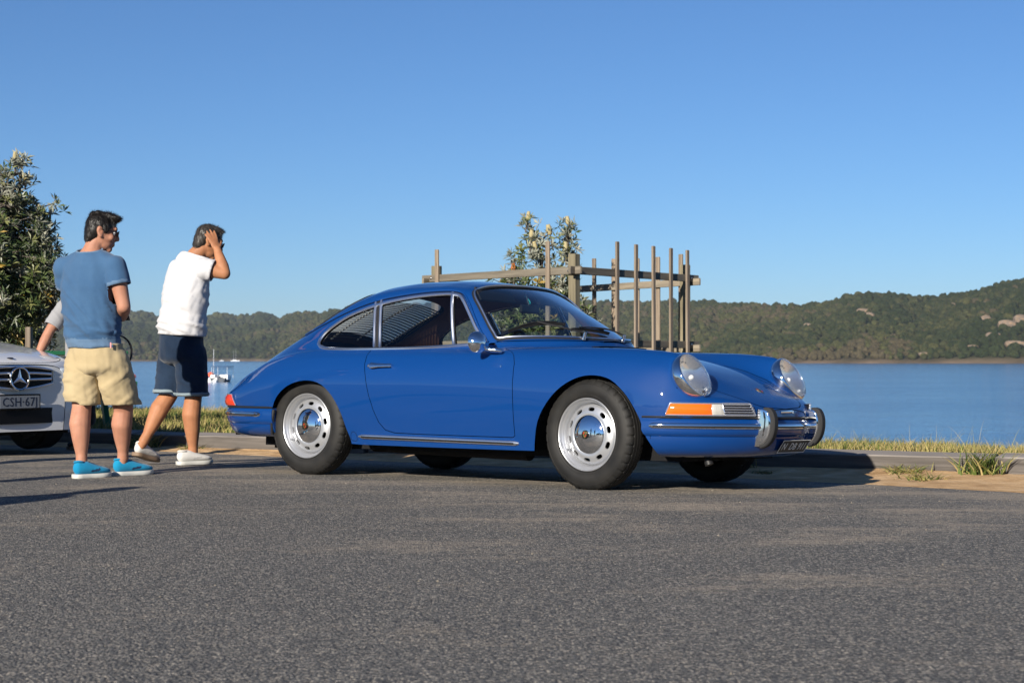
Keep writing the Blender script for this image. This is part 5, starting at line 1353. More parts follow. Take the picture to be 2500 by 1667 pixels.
    for (x, y, z, h, kk) in spikes:
        prof = [(.0005, -.5), (.30, -.48), (.40, -.35), (.43, 0), (.40, .3), (.28, .46), (.0005, .5)]; v, f = lathe([(r * h * .62, t * h) for r, t in prof], 12, 'Z')
        v = [Vector(p) * (1 + .10 * math.sin(i * 2.7)) for i, p in enumerate(v)]
        o = mesh('flower_spike', v, f, spike_m[kk], root); o.location = (x, y, z); o.rotation_euler = (rg.uniform(-.25, .25), rg.uniform(-.25, .25), 0)
        b = MB(); b.add(*cyl((0, 0, -h * .45), (0, 0, -h * 1.6 - .05), .008, .010, 6)); b.build('stem', MATS['bark'], o)
    return root
zg = lambda p: bankz(p.x * KU.x + p.y * KU.y, p.x * KN.x + p.y * KN.y)
# big tree at the left edge of the photo, leaning out over the white car
d0 = 20.5; cx = xat(-74, d0)
banksia('banksia_tree', (cx, d0, .06), [[(0, 0, -.1), (.06, .05, .6), (-.05, .1, 1.3), (.05, .1, 2.2)], [(0, .05, .7), (.4, .1, 1.2), (.8, .2, 1.9), (.9, .2, 2.5)], [(0, 0, .8), (-.5, -.2, 1.5), (-.8, -.2, 2.3)], [(.05, .05, 1.2), (.35, -.3, 1.7), (.55, -.4, 2.6)], [(0, .05, .6), (.5, .1, .9), (.95, .1, 1.25)], [(.0, .0, 1.4), (.45, .05, 2.1), (.62, .0, 3.0)]],
        [(-.1, .1, 1.75, 1.0, .95, 1.0, 1), (.45, 0, 1.55, .72, .7, .72, 1.3), (.35, -.1, 2.15, .55, .6, .55, 1.2), (.80, 0, 1.45, .32, .45, .52, 1.3), (-.6, 0, 2.2, .6, .6, .6, 1), (.30, .0, .85, .62, .5, .40, 1.2), (.0, 0, 2.6, .35, .35, .38, .9), (.42, 0, 2.62, .16, .2, .34, .8), (.68, 0, 2.45, .10, .14, .40, .7), (.88, 0, 1.95, .14, .2, .35, .9), (.72, 0, 1.75, .36, .4, .42, 1.3), (.55, 0, 2.2, .34, .4, .36, 1.2), (.85, 0, 1.25, .26, .35, .45, 1.3), (.2, -.2, 2.55, .5, .4, .4, 1.1)],
        4800, .105, 'dense banksia tree with orange and cream flowers at the left edge behind the white car',
        [(.58, -.2, 3.02, .09, 0), (.655, -.1, 2.80, .07, 0), (.40, -.4, 2.62, .11, 0), (.62, -.3, 2.55, .08, 2), (.83, -.1, 2.42, .09, 0), (.86, -.1, 2.28, .08, 2), (.20, -.5, 2.75, .10, 0), (.05, -.5, 2.7, .10, 0), (.50, -.65, 1.95, .09, 1), (.38, -.75, 1.80, .09, 1), (.20, -.8, 1.72, .09, 1), (.52, -.7, 1.45, .10, 1), (.30, -.8, 1.48, .09, 1), (.10, -.95, 1.5, .10, 1), (.45, -.7, 1.25, .09, 1), (.25, -.8, 1.98, .10, 0), (.66, -.4, 1.80, .09, 2), (-.05, -.9, 2.0, .1, 0), (.92, -.1, 1.62, .07, 2)], seed=3, trunk_r=.13)
# young tree inside the timber guard
d1 = 21.4; cx = xat(1318, d1); p = Vector((cx, d1, 0))
banksia('banksia_tree', (cx, d1, .05), [[(0, 0, -.1), (.03, .02, .5), (-.03, 0, 1.2), (.02, 0, 1.9), (-.04, 0, 2.2)], [(0, 0, .6), (-.25, .05, 1.0), (-.38, .05, 1.5), (-.30, 0, 1.9)], [(0, 0, .7), (.25, -.05, 1.2), (.35, -.05, 1.8), (.33, 0, 2.25)], [(0, 0, .4), (.35, 0, .7), (.55, 0, 1.05)], [(0, 0, .5), (-.4, 0, .75), (-.6, 0, 1.0)]],
        [(-.15, 0, 1.05, .62, .6, .36, 1.3), (.28, 0, 1.05, .45, .5, .40, 1.2), (-.05, 0, 1.55, .36, .4, .35, 1.1), (.22, 0, 1.55, .24, .3, .38, 1.1), (-.38, 0, 1.62, .24, .24, .14, 1.1), (-.08, 0, 2.02, .20, .2, .28, .9), (.36, 0, 1.98, .12, .14, .34, .9), (-.18, 0, 1.92, .17, .16, .18, .9), (-.48, 0, .85, .35, .4, .28, 1.2), (.02, 0, 1.35, .5, .45, .3, 1)],
        1700, .10, 'young banksia tree with upright cream flower spikes inside the timber guard',
        [(-.14, -.05, 2.42, .10, 0), (-.10, -.1, 2.20, .11, 0), (.34, -.05, 2.36, .10, 0), (.11, -.15, 2.24, .13, 0), (-.32, -.15, 1.78, .11, 1), (-.06, -.1, 2.05, .11, 0), (.31, -.12, 2.04, .11, 0), (.10, -.2, 1.62, .09, 1), (-.02, -.25, 1.42, .10, 0), (.27, -.2, 1.66, .1, 2), (-.55, -.2, 1.08, .09, 1)], seed=8, trunk_r=.07)
# ------------------------------------------------------------------ timber tree guard: posts, rails, palings
TG = empty('tree_guard', (0, 0, 0)); 
cM = Vector((xat(1402, 19.5), 19.5, 0)); cL = Vector((xat(1066, 21.25), 21.25, 0)); cR = Vector((xat(1673, 21.27), 21.27, 0)); cF = cL + cR - cM
TG.location = (cM.x, cM.y, 0); tag(TG, 'square weathered timber tree guard with tall uneven palings behind the blue car', 'tree guard')
def stick(name, c, w, t, z0, z1, rz, m, tilt=(0, 0)):
    v, f = bevel_box((0, 0, 0), (w, t, z1 - z0), .006); o = mesh(name, v, f, MATS[m], TG, False)
    o.location = (c.x - cM.x, c.y - cM.y, (z0 + z1) / 2); o.rotation_euler = (tilt[0], tilt[1], rz); return o
angA = math.atan2((cL - cM).y, (cL - cM).x); angB = math.atan2((cR - cM).y, (cR - cM).x)
zp = lambda py, d: CAMZ + (HORIZ - py) / FPX * d
for c, py, w in ((cM, 620, .098), (cL, 649, .095), (cR, 647, .095), (cF, 655, .095)): stick('post', c, w, w, -.4, zp(py, c.y), angB, 'post_wood')
for a, b_, z0, z1 in ((cL, cM, 1.70, 1.71), (cM, cR, 1.71, 1.70), (cL, cF, 1.66, 1.62), (cF, cR, 1.62, 1.66)):
    d_ = (b_ - a).normalized(); out = Vector((d_.y, -d_.x, 0)); 
    if out.dot(a + b_ - cM - cF) < 0: out = -out
    for zz in (0, -.80):
        c = (a + b_) / 2 + out * .066; Ln = (b_ - a).length + .36; v, f = bevel_box((0, 0, 0), (Ln, .034, .085), .005); o = mesh('rail', v, f, MATS['rail_wood'], TG, False)
        o.location = (c.x - cM.x, c.y - cM.y, (z0 + z1) / 2 + zz); o.rotation_euler = (0, 0, math.atan2(d_.y, d_.x)); o.rotation_euler.rotate_axis('Y', -math.atan2(z1 - z0, Ln))
for c in (cM, cL, cR):
    for zz in (1.705, .905):
        for d_ in ((cL - cM).normalized(), (cR - cM).normalized()):
            o_ = Vector((d_.y, -d_.x, 0)); 
            if o_.dot(c + d_ - (cM + cF) / 2) < 0: o_ = -o_
            o = mesh('bolt', *cyl((0, 0, 0), o_ * .012, .013, n=8), MATS['mast_bolt'] if 'mast_bolt' in MATS else mat('mast_bolt', (.5, .5, .5), .35, 1.0), TG); q_ = c + o_ * .083; o.location = (q_.x - cM.x, q_.y - cM.y, zz)
def paling(a, b_, px, py, w, z0=.25):
    """a paling on the line a-b where it crosses picture column px, its top at picture row py"""
    d_ = (b_ - a); k = (px - 1250) / FPX; t = (k * a.y - a.x) / (d_.x - k * d_.y); c = a + d_ * t
    out = Vector((d_.y, -d_.x, 0)).normalized()
    if out.dot(a + b_ - cM - cF) < 0: out = -out
    c = c + out * .098; stick('paling', c, .060 * w, .028, z0 + .1 * math.sin(px), zp(py, c.y), math.atan2(d_.y, d_.x), 'paling_wood', (0, .006 * math.sin(px * 3)))
for px, py in ((1082.5, 609), (1353, 589), (1215, 600)): 
    if px != 1215: paling(cL, cM, px, py, 1.0)
for px, py in ((1490, 590), (1535.7, 597), (1579, 601), (1621.3, 606), (1662.3, 611)): paling(cM, cR, px, py, .95)
for px, py in ((1438, 631), (1485, 632), (1543.5, 631), (1593.7, 627.6), (1648.7, 621)): paling(cF, cR, px, py, 1.05)
for px, py in ((1120, 628), (1180, 630), (1250, 634), (1330, 640)): pass
# ------------------------------------------------------------------ boats
hullm = mat('boat_white', (.78, .78, .76), .35, coat=.3); mastm = mat('mast_alloy', (.62, .63, .64), .35, .3); tarp = mat('canvas_blue', (.03, .06, .13), .7); darkm = mat('boat_dark', (.03, .04, .055), .5); orangem = mat('float_orange', (.75, .12, .06), .5)
def hull(b, Ln, w, h, mi=0):
    secs = []; 
    for i, t in enumerate(np.linspace(0, 1, 9)):
        ww = w / 2 * (1 - t ** 2.6) * (.82 + .18 * min(1, t * 3)) + .02; zz = h * (1 + .35 * t * t); k = [(-ww, zz), (-ww * .96, zz * .45), (-ww * .6, -.15), (0, -.25), (ww * .6, -.15), (ww * .96, zz * .45), (ww, zz)]
        secs.append([Vector((Ln * (t - .5), a, c)) for a, c in k])
    n = 7; V = [p for s in secs for p in s]; F = [(i * n + j, i * n + j + 1, (i + 1) * n + j + 1, (i + 1) * n + j) for i in range(8) for j in range(n - 1)] + [(i * n + n - 1, i * n, (i + 1) * n, (i + 1) * n + n - 1) for i in range(8)] + [tuple(range(n))]
    b.add(V, F, mi)
def sailboat(px, py_w, Ln, mast, label, head=0.0, masts=1, group='moored boats near the far shore'):
    d = (CAMZ - WATER) * FPX / (py_w - HORIZ); root = empty('sailing_yacht', (xat(px, d), d, WATER), (0, 0, head)); tag(root, label, 'boat', group)
    b = MB(); hull(b, Ln, Ln * .30, Ln * .105); b.build('hull', hullm, root, True, 50)
    b = MB(); b.add(*bevel_box((-Ln * .05, 0, Ln * .15), (Ln * .42, Ln * .19, Ln * .075), Ln * .02)); b.build('cabin', hullm, root)
    for k in range(masts):
        x = Ln * (.08 - .25 * k); b = MB(); b.add(*cyl((x, 0, Ln * .1), (x, 0, mast * (1 - .15 * k)), Ln * .010, Ln * .007, 8)); b.build('mast', mastm, root)
        b = MB(); b.add(*cyl((x, 0, Ln * .26), (x - Ln * .36, 0, Ln * .25), Ln * .02, n=8)); b.build('boom', tarp, root)
        b = MB()
        for y in (-Ln * .13, Ln * .13): b.add(*cyl((x, y, Ln * .12), (x, 0, mast * (.95 - .15 * k)), Ln * .0022, n=4))
        b.build('stay', mastm, root)
    return root
sailboat(333, 880.3, 13.5, 13.6, 'long white yacht with the tallest mast between the two standing men', .15)
sailboat(349, 880.2, 9.5, 9.2, 'white yacht with a shorter mast just right of the tallest mast', 2.9)
sailboat(341, 879.8, 8.5, 8.0, 'white yacht half hidden behind the tall-masted yacht', .3)
sailboat(375, 880.0, 8.5, 9.6, 'small white yacht nearest the left side of the denim shorts', .2)
sailboat(574, 881.3, 7.8, 11.2, 'white two-masted yacht moored right of the white-shirted man', .1, 2)
def launch(px, py_w, Ln, label, canopy=False, head=0.0, group='moored boats near the far shore'):
    d = (CAMZ - WATER) * FPX / (py_w - HORIZ); root = empty('motor_boat', (xat(px, d), d, WATER), (0, 0, head)); tag(root, label, 'boat', group)
    b = MB(); hull(b, Ln, Ln * .36, Ln * .14); b.build('hull', hullm, root, True, 50)
    b = MB(); b.add(*bevel_box((Ln * .02, 0, Ln * .24), (Ln * .34, Ln * .25, Ln * .17), Ln * .03)); b.build('cabin', hullm, root)
    b = MB(); b.add(*boxv((Ln * .02, 0, Ln * .26), (Ln * .345, Ln * .255, Ln * .07))); b.build('window', darkm, root); return root
launch(541, 880.8, 4.2, 'small white motor boat left of the two-masted yacht', head=.2)
launch(650, 880.6, 3.0, 'tiny white boat close to the blue car tail on the far water', head=1.2)
# nearer boats left of the blue car tail
d = (CAMZ - WATER) * FPX / (931 - HORIZ)
root = empty('pontoon_boat', (xat(545, d), d, WATER), (0, 0, math.radians(78))); tag(root, 'white boat with a flat dark blue canopy moored left of the blue car tail', 'boat', 'boats moored close to the beach')
b = MB(); hull(b, 4.2, 2.55, .55); b.build('hull', darkm, root, True, 50)
b = MB(); 
for y in (-.95, .85): b.add(*bevel_box((-1.0, y, .62), (1.5, .75, .75), .18, seg=2))
b.add(*bevel_box((.6, 0, .72), (1.2, 1.3, .45), .12)); b.build('coaming', hullm, root, True, 40)
b = MB(); b.add(*bevel_box((-.3, 0, 2.05), (2.6, 2.35, .10), .04)); b.build('canopy', tarp, root)
b = MB(); b.add(*bevel_box((-.3, 0, 1.80), (2.2, 2.2, .05), .02)); b.build('canopy_frame', tarp, root)
for x in (-1.4, .8):
    for y in (-1.1, 1.1): b = MB(); b.add(*cyl((x, y, .5), (x, y, 2.05), .025, n=6)); b.build('canopy_pole', mastm, root)
b = MB(); b.add(*bevel_box((-2.2, .1, .25), (.3, .34, .7), .08)); b.build('outboard', mastm, root)
b = MB(); b.add(*ball((-2.5, .25, .1), (.22, .3, .3))); b.build('fender', hullm, root)
root = empty('sailing_dinghy', (xat(514, d), d + 2, WATER), (0, 0, math.radians(84))); tag(root, 'small white sailing boat with orange cover right beside the denim shorts', 'boat', 'boats moored close to the beach')
b = MB(); hull(b, 4.0, 1.3, .5); b.build('hull', hullm, root, True, 50)
b = MB(); b.add(*cyl((.3, 0, .3), (.3, 0, 4.4), .045, .03)); b.build('mast', mastm, root)
b = MB(); b.add(*ball((-.7, .1, .95), (.7, .42, .38))); b.build('cover', orangem, root)
bo = mesh('mooring_buoy', *ball((0, 0, 0), (.42, .42, .40), 14, 10), orangem); d = (CAMZ - WATER) * FPX / (921 - HORIZ); bo.location = (xat(326, d), d, WATER + .22); tag(bo, 'round pink mooring buoy beside the khaki shorts', 'buoy')
# ------------------------------------------------------------------ green picnic table on the grass, timber post by the tree
gp = mat('green_paint', (.012, .10, .045), .45); d = 17.6
PT = empty('picnic_table', (xat(86, d), d, .07), (0, 0, math.radians(24))); tag(PT, 'dark green picnic table on the grass seen between the khaki-shorted legs', 'picnic table')
for k in range(5): b = MB(); b.add(*bevel_box((0, (k - 2) * .148, .73), (1.7, .138, .04), .004)); b.build('top_plank', gp, PT)
for s in (-1, 1):
    for k in range(2): b = MB(); b.add(*bevel_box((0, s * (.62 + k * .13), .43), (1.7, .12, .04), .004)); b.build('seat_plank', gp, PT)
    for x in (-.6, .6): b = MB(); b.add(*bevel_box((x, s * .37, .34), (.05, .10, .86), .004, Matrix.Rotation(math.radians(33) * s, 3, 'X'))); b.build('leg', gp, PT)
for x in (-.55, .55): b = MB(); b.add(*bevel_box((x, 0, .385), (.045, 1.45, .09), .004)); b.build('crossbar', gp, PT)
d = 17.2; px_ = mesh('timber_post', *bevel_box((0, 0, 0), (.052, .10, .66), .006), MATS['paling_wood'], None, False); px_.location = (xat(71, d), d, zp(797, d) - .33 + .0); tag(px_, 'grey timber post under the big banksia tree behind the white car', 'post')
px_.scale = (1, 1, 1.9); px_.location.z = zp(797, d) - .33 * 1.9
# ------------------------------------------------------------------ trees and parked cars across the road behind the camera (seen only in paint and chrome)
V = []; F = []; cl = []; nV = 0
iv, jf = ICO
for k in range(150):
    a = RNG.uniform(-1, 1); x = a * 75; y = -58 - 14 * RNG.uniform(); r = RNG.uniform(1.6, 3.2); z = RNG.uniform(.6, 5.2 + 2.0 * math.sin(x * .2))
    s = 1 + .35 * (fbm(iv[:, 0] * 2 + k, iv[:, 2] * 2 + iv[:, 1], 2, 2) - .5) * 2; V.append(iv * s[:, None] * r + [x, y, z]); F += [tuple(q + nV) for q in jf]; nV += len(iv); cl += [int(RNG.integers(0, 3))] * len(jf)
o = mesh('roadside_trees', np.concatenate(V), F, crown_mats[:3], None, False, None, fm=cl); o['kind'] = 'stuff'
# ------------------------------------------------------------------ people
skin_c = (.42, .205, .125)
def skinmat(name, c):
    m = mat(name, c, .56, spec=.28); n = noise(m, coords(m), 9, 5, .6); f = noise(m, coords(m), 140, 3)
    base(m, mix(m, 1.0, c, ramp(m, n, [(.3, (.84, .78, .76)), (.7, (1.14, 1.12, 1.10))]), 'MULTIPLY')); bump(m, f, .12, .002)
    BS(m).inputs['Subsurface Weight'].default_value = .12; BS(m).inputs['Subsurface Radius'].default_value = (.012, .004, .002); BS(m).inputs['Subsurface Scale'].default_value = 1.0
    return m
skinmat('skin_fair', (0.3619, 0.1809, 0.1193)); skinmat('skin_tan', (0.3388, 0.1578, 0.08085))
def cloth(name, c, c2=None, k=220, w=.25):
    m = mat(name, c, .9, spec=.12, sheen=.15); c2 = c2 or tuple(x * 1.25 for x in c)
    n = noise(m, coords(m), 3.5, 5, .6); base(m, ramp(m, n, [(.32, c), (.68, c2)]))
    bump(m, noise(m, coords(m), k, 2), w, .002); return m
cloth('shirt_blue', (0.03311, 0.08085, 0.1656), (0.0462, 0.104, 0.1963)); cloth('shirt_blue_faded', (0.08085, 0.1424, 0.2349), (0.1001, 0.1656, 0.258))
cloth('shirt_white', (0.462, 0.462, 0.4774), (0.4928, 0.4928, 0.5044)); cloth('khaki', (0.3542, 0.2772, 0.1578), (0.4004, 0.3234, 0.1925)); cloth('denim_dark', (.006, .014, .032), (.017, .032, .060), 260, .35); cloth('denim_cuff', (0.154, 0.2041, 0.231), (0.2079, 0.2541, 0.2772))
cloth('grey_knit', (0.231, 0.231, 0.2387), (0.2772, 0.2772, 0.2849)); cloth('black_trousers', (0.00924, 0.00924, 0.01155)); cloth('shoe_blue', (.006, .175, .34), (.010, .215, .385), 300, .4); cloth('shoe_white', (.52, .505, .475), (.57, .56, .535)); cloth('shoe_tongue', (.40, .39, .38), (.44, .43, .42)); 
mat('sole_white', (.50, .50, .47), .6); mat('sole_brown', (.19, .13, .085), .7); mat('shoe_navy', (.01, .03, .08), .7); mat('lens_black', (.006, .006, .007), .08); mat('eye_white', (.7, .68, .66), .2)
def hairmat(name, c, c2):
    m = mat(name, c, .42, spec=.4); n = noise(m, coords(m, (60, 60, 9)), 1.0, 4); base(m, ramp(m, n, [(.35, c), (.7, c2)])); bump(m, n, .8, .006); return m
hairmat('hair_black', (.006, .005, .004), (.016, .013, .011)); hairmat('hair_brown', (.014, .011, .009), (.060, .052, .045))
BALL = {}
def addball(b, c, r, R=None):
    """low-poly ellipsoid into a collector; R: 3x3 axes"""
    if 'v' not in BALL: BALL['v'], BALL['f'] = ball((0, 0, 0), 1.0, 14, 10)
    rx, ry, rz = (r, r, r) if isinstance(r, (int, float)) else r
    v = [Vector((p[0] * rx, p[1] * ry, p[2] * rz)) for p in BALL['v']]
    if R is not None: v = [R @ p for p in v]
    b.add([p + Vector(c) for p in v], BALL['f'])
def limb(b, pts, R=None, flat=None):
    """run of balls along a polyline of (point, radius)"""
    for (p, r), (q, s) in zip(pts[:-1], pts[1:]):
        p, q = Vector(p), Vector(q); n = max(2, int((q - p).length / (.30 * min(r, s))) + 1)
        for i in range(n + 1):
            t = i / n; rr = r + (s - r) * t; addball(b, p.lerp(q, t), rr if flat is None else (rr * flat[0], rr * flat[1], rr * flat[2]), R)
def trunk(b, secs, R, n=9):
    """ellipsoids along (point, (half width, half depth)) sections; R: right/forward/up axes"""
    for (p, a), (q, c) in zip(secs[:-1], secs[1:]):
        p, q = Vector(p), Vector(q)
        for i in range(n + 1):
            t = i / n; addball(b, p.lerp(q, t), (a[0] + (c[0] - a[0]) * t, a[1] + (c[1] - a[1]) * t, .055), R)
def organic(b, voxel, smooth, name='shape'):
    """fuse the collected shapes into one continuous skin; returns vertex array and faces"""
    me = bpy.data.meshes.new(name); me.from_pydata(b.v, [], b.f); me.update()
    o = bpy.data.objects.new(name, me); COL.objects.link(o)
    md = o.modifiers.new('r', 'REMESH'); md.mode = 'VOXEL'; md.voxel_size = voxel
    ms = o.modifiers.new('s', 'SMOOTH'); ms.factor = .5; ms.iterations = smooth
    dg = bpy.context.evaluated_depsgraph_get(); dg.update(); ev = bpy.data.meshes.new_from_object(o.evaluated_get(dg))
    v = np.zeros(len(ev.vertices) * 3); ev.vertices.foreach_get('co', v); v = v.reshape(-1, 3)
    nr = np.zeros(len(ev.vertices) * 3); ev.vertices.foreach_get('normal', nr); nr = nr.reshape(-1, 3)
    f = [tuple(p.vertices) for p in ev.polygons]
    COL.objects.unlink(o); bpy.data.objects.remove(o); bpy.data.meshes.remove(me); bpy.data.meshes.remove(ev); return v, f, nr
def keepfaces(v, f, keepv):
    ff = [q for q in f if all(keepv[i] for i in q)]; u = sorted({i for q in ff for i in q}); mp = {k: i for i, k in enumerate(u)}
    return v[u], [tuple(mp[i] for i in q) for q in ff], np.array(u)
def rim(f):
    e = {}
    for q in f:
        for i in range(len(q)):
            a, b_ = q[i], q[(i + 1) % len(q)]; k = (min(a, b_), max(a, b_)); e[k] = e.get(k, 0) + 1
    return np.array(sorted({i for k, c in e.items() if c == 1 for i in k}), dtype=int)
def rims(f):
    """neighbours along the open edge, for evening it out"""
    e = {}
    for q in f:
        for i in range(len(q)):
            a, b_ = q[i], q[(i + 1) % len(q)]; k = (min(a, b_), max(a, b_)); e[k] = e.get(k, 0) + 1
    nb = {}
    for (a, b_), c in e.items():
        if c == 1: nb.setdefault(a, []).append(b_); nb.setdefault(b_, []).append(a)
    return nb
def even(v, f, it=6):
    nb = rims(f); v = v.copy()
    for _ in range(it):
        w = v.copy()
        for i, q in nb.items():
            if len(q) == 2: w[i] = .5 * v[i] + .25 * (v[q[0]] + v[q[1]])
        v = w
    return v
def garment(name, v, f, m, parent, thick=.005, fm=None):
    o = mesh(name, v, f, m, parent, True, None, fm=fm); md = o.modifiers.new('t', 'SOLIDIFY'); md.thickness = thick; md.offset = 1.0
    return o
def axes(th, tilt=0.0):
    """right, forward, up for somebody facing th degrees to the right of straight-away"""
    t = math.radians(th); fwd = Vector((math.sin(t), math.cos(t), 0)); rt = Vector((math.cos(t), -math.sin(t), 0)); R = Matrix((rt, fwd, Vector((0, 0, 1)))).transposed()
    return R @ Matrix.Rotation(-math.radians(tilt), 3, 'X') if tilt else R
def head(b, c, R):
    P = lambda r, f, u: Vector(c) + R @ Vector((r, f, u))
    addball(b, P(0, -.010, .028), (.074, .094, .092), R); addball(b, P(0, .012, -.010), (.068, .080, .085), R)
    addball(b, P(0, .030, -.055), (.053, .058, .052), R); addball(b, P(0, .068, -.092), (.026, .020, .020), R); addball(b, P(0, .080, .040), (.050, .014, .016), R)
    limb(b, [(P(0, .090, .018), .010), (P(0, .108, -.018), .0135)]); addball(b, P(0, .098, -.026), (.019, .012, .010), R)
    addball(b, P(0, .088, -.054), (.024, .010, .008), R); addball(b, P(0, .086, -.066), (.021, .010, .008), R)
    for s in (-1, 1):
        addball(b, P(s * .045, .060, -.020), (.022, .022, .022), R)
        for k in range(7):
            a = -1.2 + 2.9 * k / 6; addball(b, P(s * .0775, -.012 - .017 * math.cos(a - .6), -.004 + .027 * math.sin(a)), (.008, .008, .010), R)
        addball(b, P(s * .074, -.006, -.006), (.006, .012, .022), R); addball(b, P(s * .075, .000, -.030), (.007, .009, .009), R)
def hand(b, wrist, dirv, palmn, side, curl=.35, spread=.16, size=1.0):
    """palm, four bent fingers of different length and a thumb leaving the side of the palm"""
    d = Vector(dirv).normalized(); n = Vector(palmn); n = (n - d * n.dot(d)).normalized(); s = d.cross(n) * side; w = Vector(wrist); z = size
    R = Matrix((s, d, n)).transposed()
    addball(b, w + d * .045 * z, (.036 * z, .050 * z, .014 * z), R); addball(b, w + d * .070 * z, (.040 * z, .028 * z, .0125 * z), R); addball(b, w + d * .01 * z, (.026 * z, .03 * z, .018 * z), R)
    for k, (off, ln) in enumerate(((-.030, .070), (-.010, .080), (.011, .076), (.030, .060))):
        p = w + d * (.088 - abs(off) * .25) * z + s * off * z; a = spread * off / .03; q = (d * math.cos(a) + s * math.sin(a)).normalized(); pts = [(p, .0095 * z)]
        for j, fr in enumerate((.45, .31, .24)):
            th = curl * (j + .6); dj = (q * math.cos(th) + n * math.sin(th)).normalized(); p = p + dj * ln * fr * z; pts.append((p, (.0088, .0080, .0070)[j] * z))
        limb(b, pts)
    p0 = w + d * .022 * z - s * .026 * z; p1 = p0 + (d * .6 - s * .75 + n * .35).normalized() * .036 * z; p2 = p1 + (d * .85 - s * .4 + n * .35).normalized() * .032 * z
    limb(b, [(p0, .014 * z), (p1, .0112 * z), (p2, .0088 * z)])
def shoe(name, heel, toe, m_up, m_sole, parent, pitch=0.0, h=.085, w=.046, laces=None, soleh=.026):
    """shoe from heel to toe on the ground line; pitch lifts the heel"""
    a, t = Vector(heel), Vector(toe); d = (t - a); Ln = d.length; d.normalize(); up = Vector((0, 0, 1)); up = (up - d * up.dot(d)).normalized(); s = d.cross(up)
    R = Matrix((s, d, up)).transposed(); P = lambda r, f, u: a + R @ Vector((r, f * Ln, u))
    b = MB()
    tb = ((.13, .76, .92), (.2, .84, .98), (.32, .90, .94), (.45, .96, .80), (.58, 1.03, .64), (.70, 1.08, .53), (.80, 1.0, .44), (.86, .80, .36))
    for f in np.linspace(.13, .86, 26):
        ww, hh = np.interp(f, [q[0] for q in tb], [q[1] for q in tb]), np.interp(f, [q[0] for q in tb], [q[2] for q in tb]); addball(b, P(0, f, soleh + h * hh * .45), (w * ww, Ln * .13, h * hh * .55), R)
    addball(b, P(0, .12, h * .92), (w * .72, Ln * .085, h * .34), R)
    v, f, n = organic(b, .006, 14); k = ((v - np.array(a)) @ np.array(up)) > soleh * .55; 
    top = ((v - np.array(a)) @ np.array(up)); v2, f2, u = keepfaces(v, f, k)
    dn_ = np.array(d); sn_ = np.array(s); ff_ = ((v2 - np.array(a)) @ dn_) / Ln; rr_ = (v2 - np.array(a)) @ sn_; tt_ = (v2 - np.array(a)) @ np.array(up)
    dark = ((ff_ > .36) & (ff_ < .70) & (np.abs(rr_) < w * .50) & (tt_ > soleh + .012)) | ((ff_ > .40) & (ff_ < .62) & (np.abs(np.abs(rr_) - w * .95 + (ff_ - .5) * .02) < .012) & (tt_ > soleh + .010 + (ff_ - .40) * .05) & (tt_ < soleh + .022 + (ff_ - .40) * .05)); fm = [1 if sum(dark[i] for i in q) * 2 >= len(q) else 0 for q in f2]
    o = mesh(name, v2, f2, [m_up, laces or m_up], parent, True, None, None, fm)
    MB().add(*tube([P(w * .60 * math.cos(t), .155 + .115 * math.sin(t), h * 1.10 + .010 * math.sin(t + 2.2)) for t in np.linspace(0, 2 * math.pi, 25)[:-1]], .0062, 6, True)).build('collar', m_up, o)
    b = MB(); sec = []
    out = [(.0, .0), (.01, .55), (.06, .82), (.18, .86), (.35, .84), (.5, .92), (.66, 1.08), (.8, 1.04), (.91, .80), (.975, .45), (1.0, .0)]
    loop = [(r * w * 1.06, f_) for f_, r in out] + [(-r * w * 1.06, f_) for f_, r in out[-2:0:-1]]; k = len(loop)
    V = []
    for z_, sc in ((0.0, .94), (.004, 1.0), (soleh * .8, 1.02), (soleh, .97)):
        for r, f_ in loop: V.append(P(r * sc, .5 + (f_ - .5) * (1.0 if sc > .95 else .985), z_ + .012 * max(0, f_ - .8) * 5 * .35))
    F = [(j * k + i, j * k + (i + 1) % k, (j + 1) * k + (i + 1) % k, (j + 1) * k + i) for j in range(3) for i in range(k)] + [tuple(range(k))[::-1], tuple(3 * k + i for i in range(k))]
    b.add(V, F); b.build('sole', m_sole, o, True, 50)
    if laces:
        b = MB()
        for q in range(4):
            f_ = .40 + .085 * q; hh = np.interp(f_, [.32, .45, .58, .70, .82], [.94, .80, .64, .53, .44]) * h + soleh
            b.add(*tube([P(-w * .45, f_, hh * .90), P(0, f_ + .01, hh * 1.0 - .003), P(w * .45, f_, hh * .90)], .0026, 6))
        b.build('laces', MATS['sole_white'] if laces is not MATS['shoe_navy'] else MATS['shoe_blue'], o)
    return o
def folds(v, n, th, fu, fv, amp, seed, mask=None, sharp=1.6):
    """push cloth in and out in long folds running th degrees from vertical (seen from behind)"""
    t = math.radians(th); x = v[:, 0] + .35 * v[:, 1]; a = x * math.cos(t) + v[:, 2] * math.sin(t); c = -x * math.sin(t) + v[:, 2] * math.cos(t)
    q = fbm(a * fu + 31, c * fv + 17, seed, 3); q = 1 - np.abs(q * 2 - 1) ** (1 / sharp) * 1.6
    k = amp * q if mask is None else amp * q * mask
    return v + n * k[:, None]

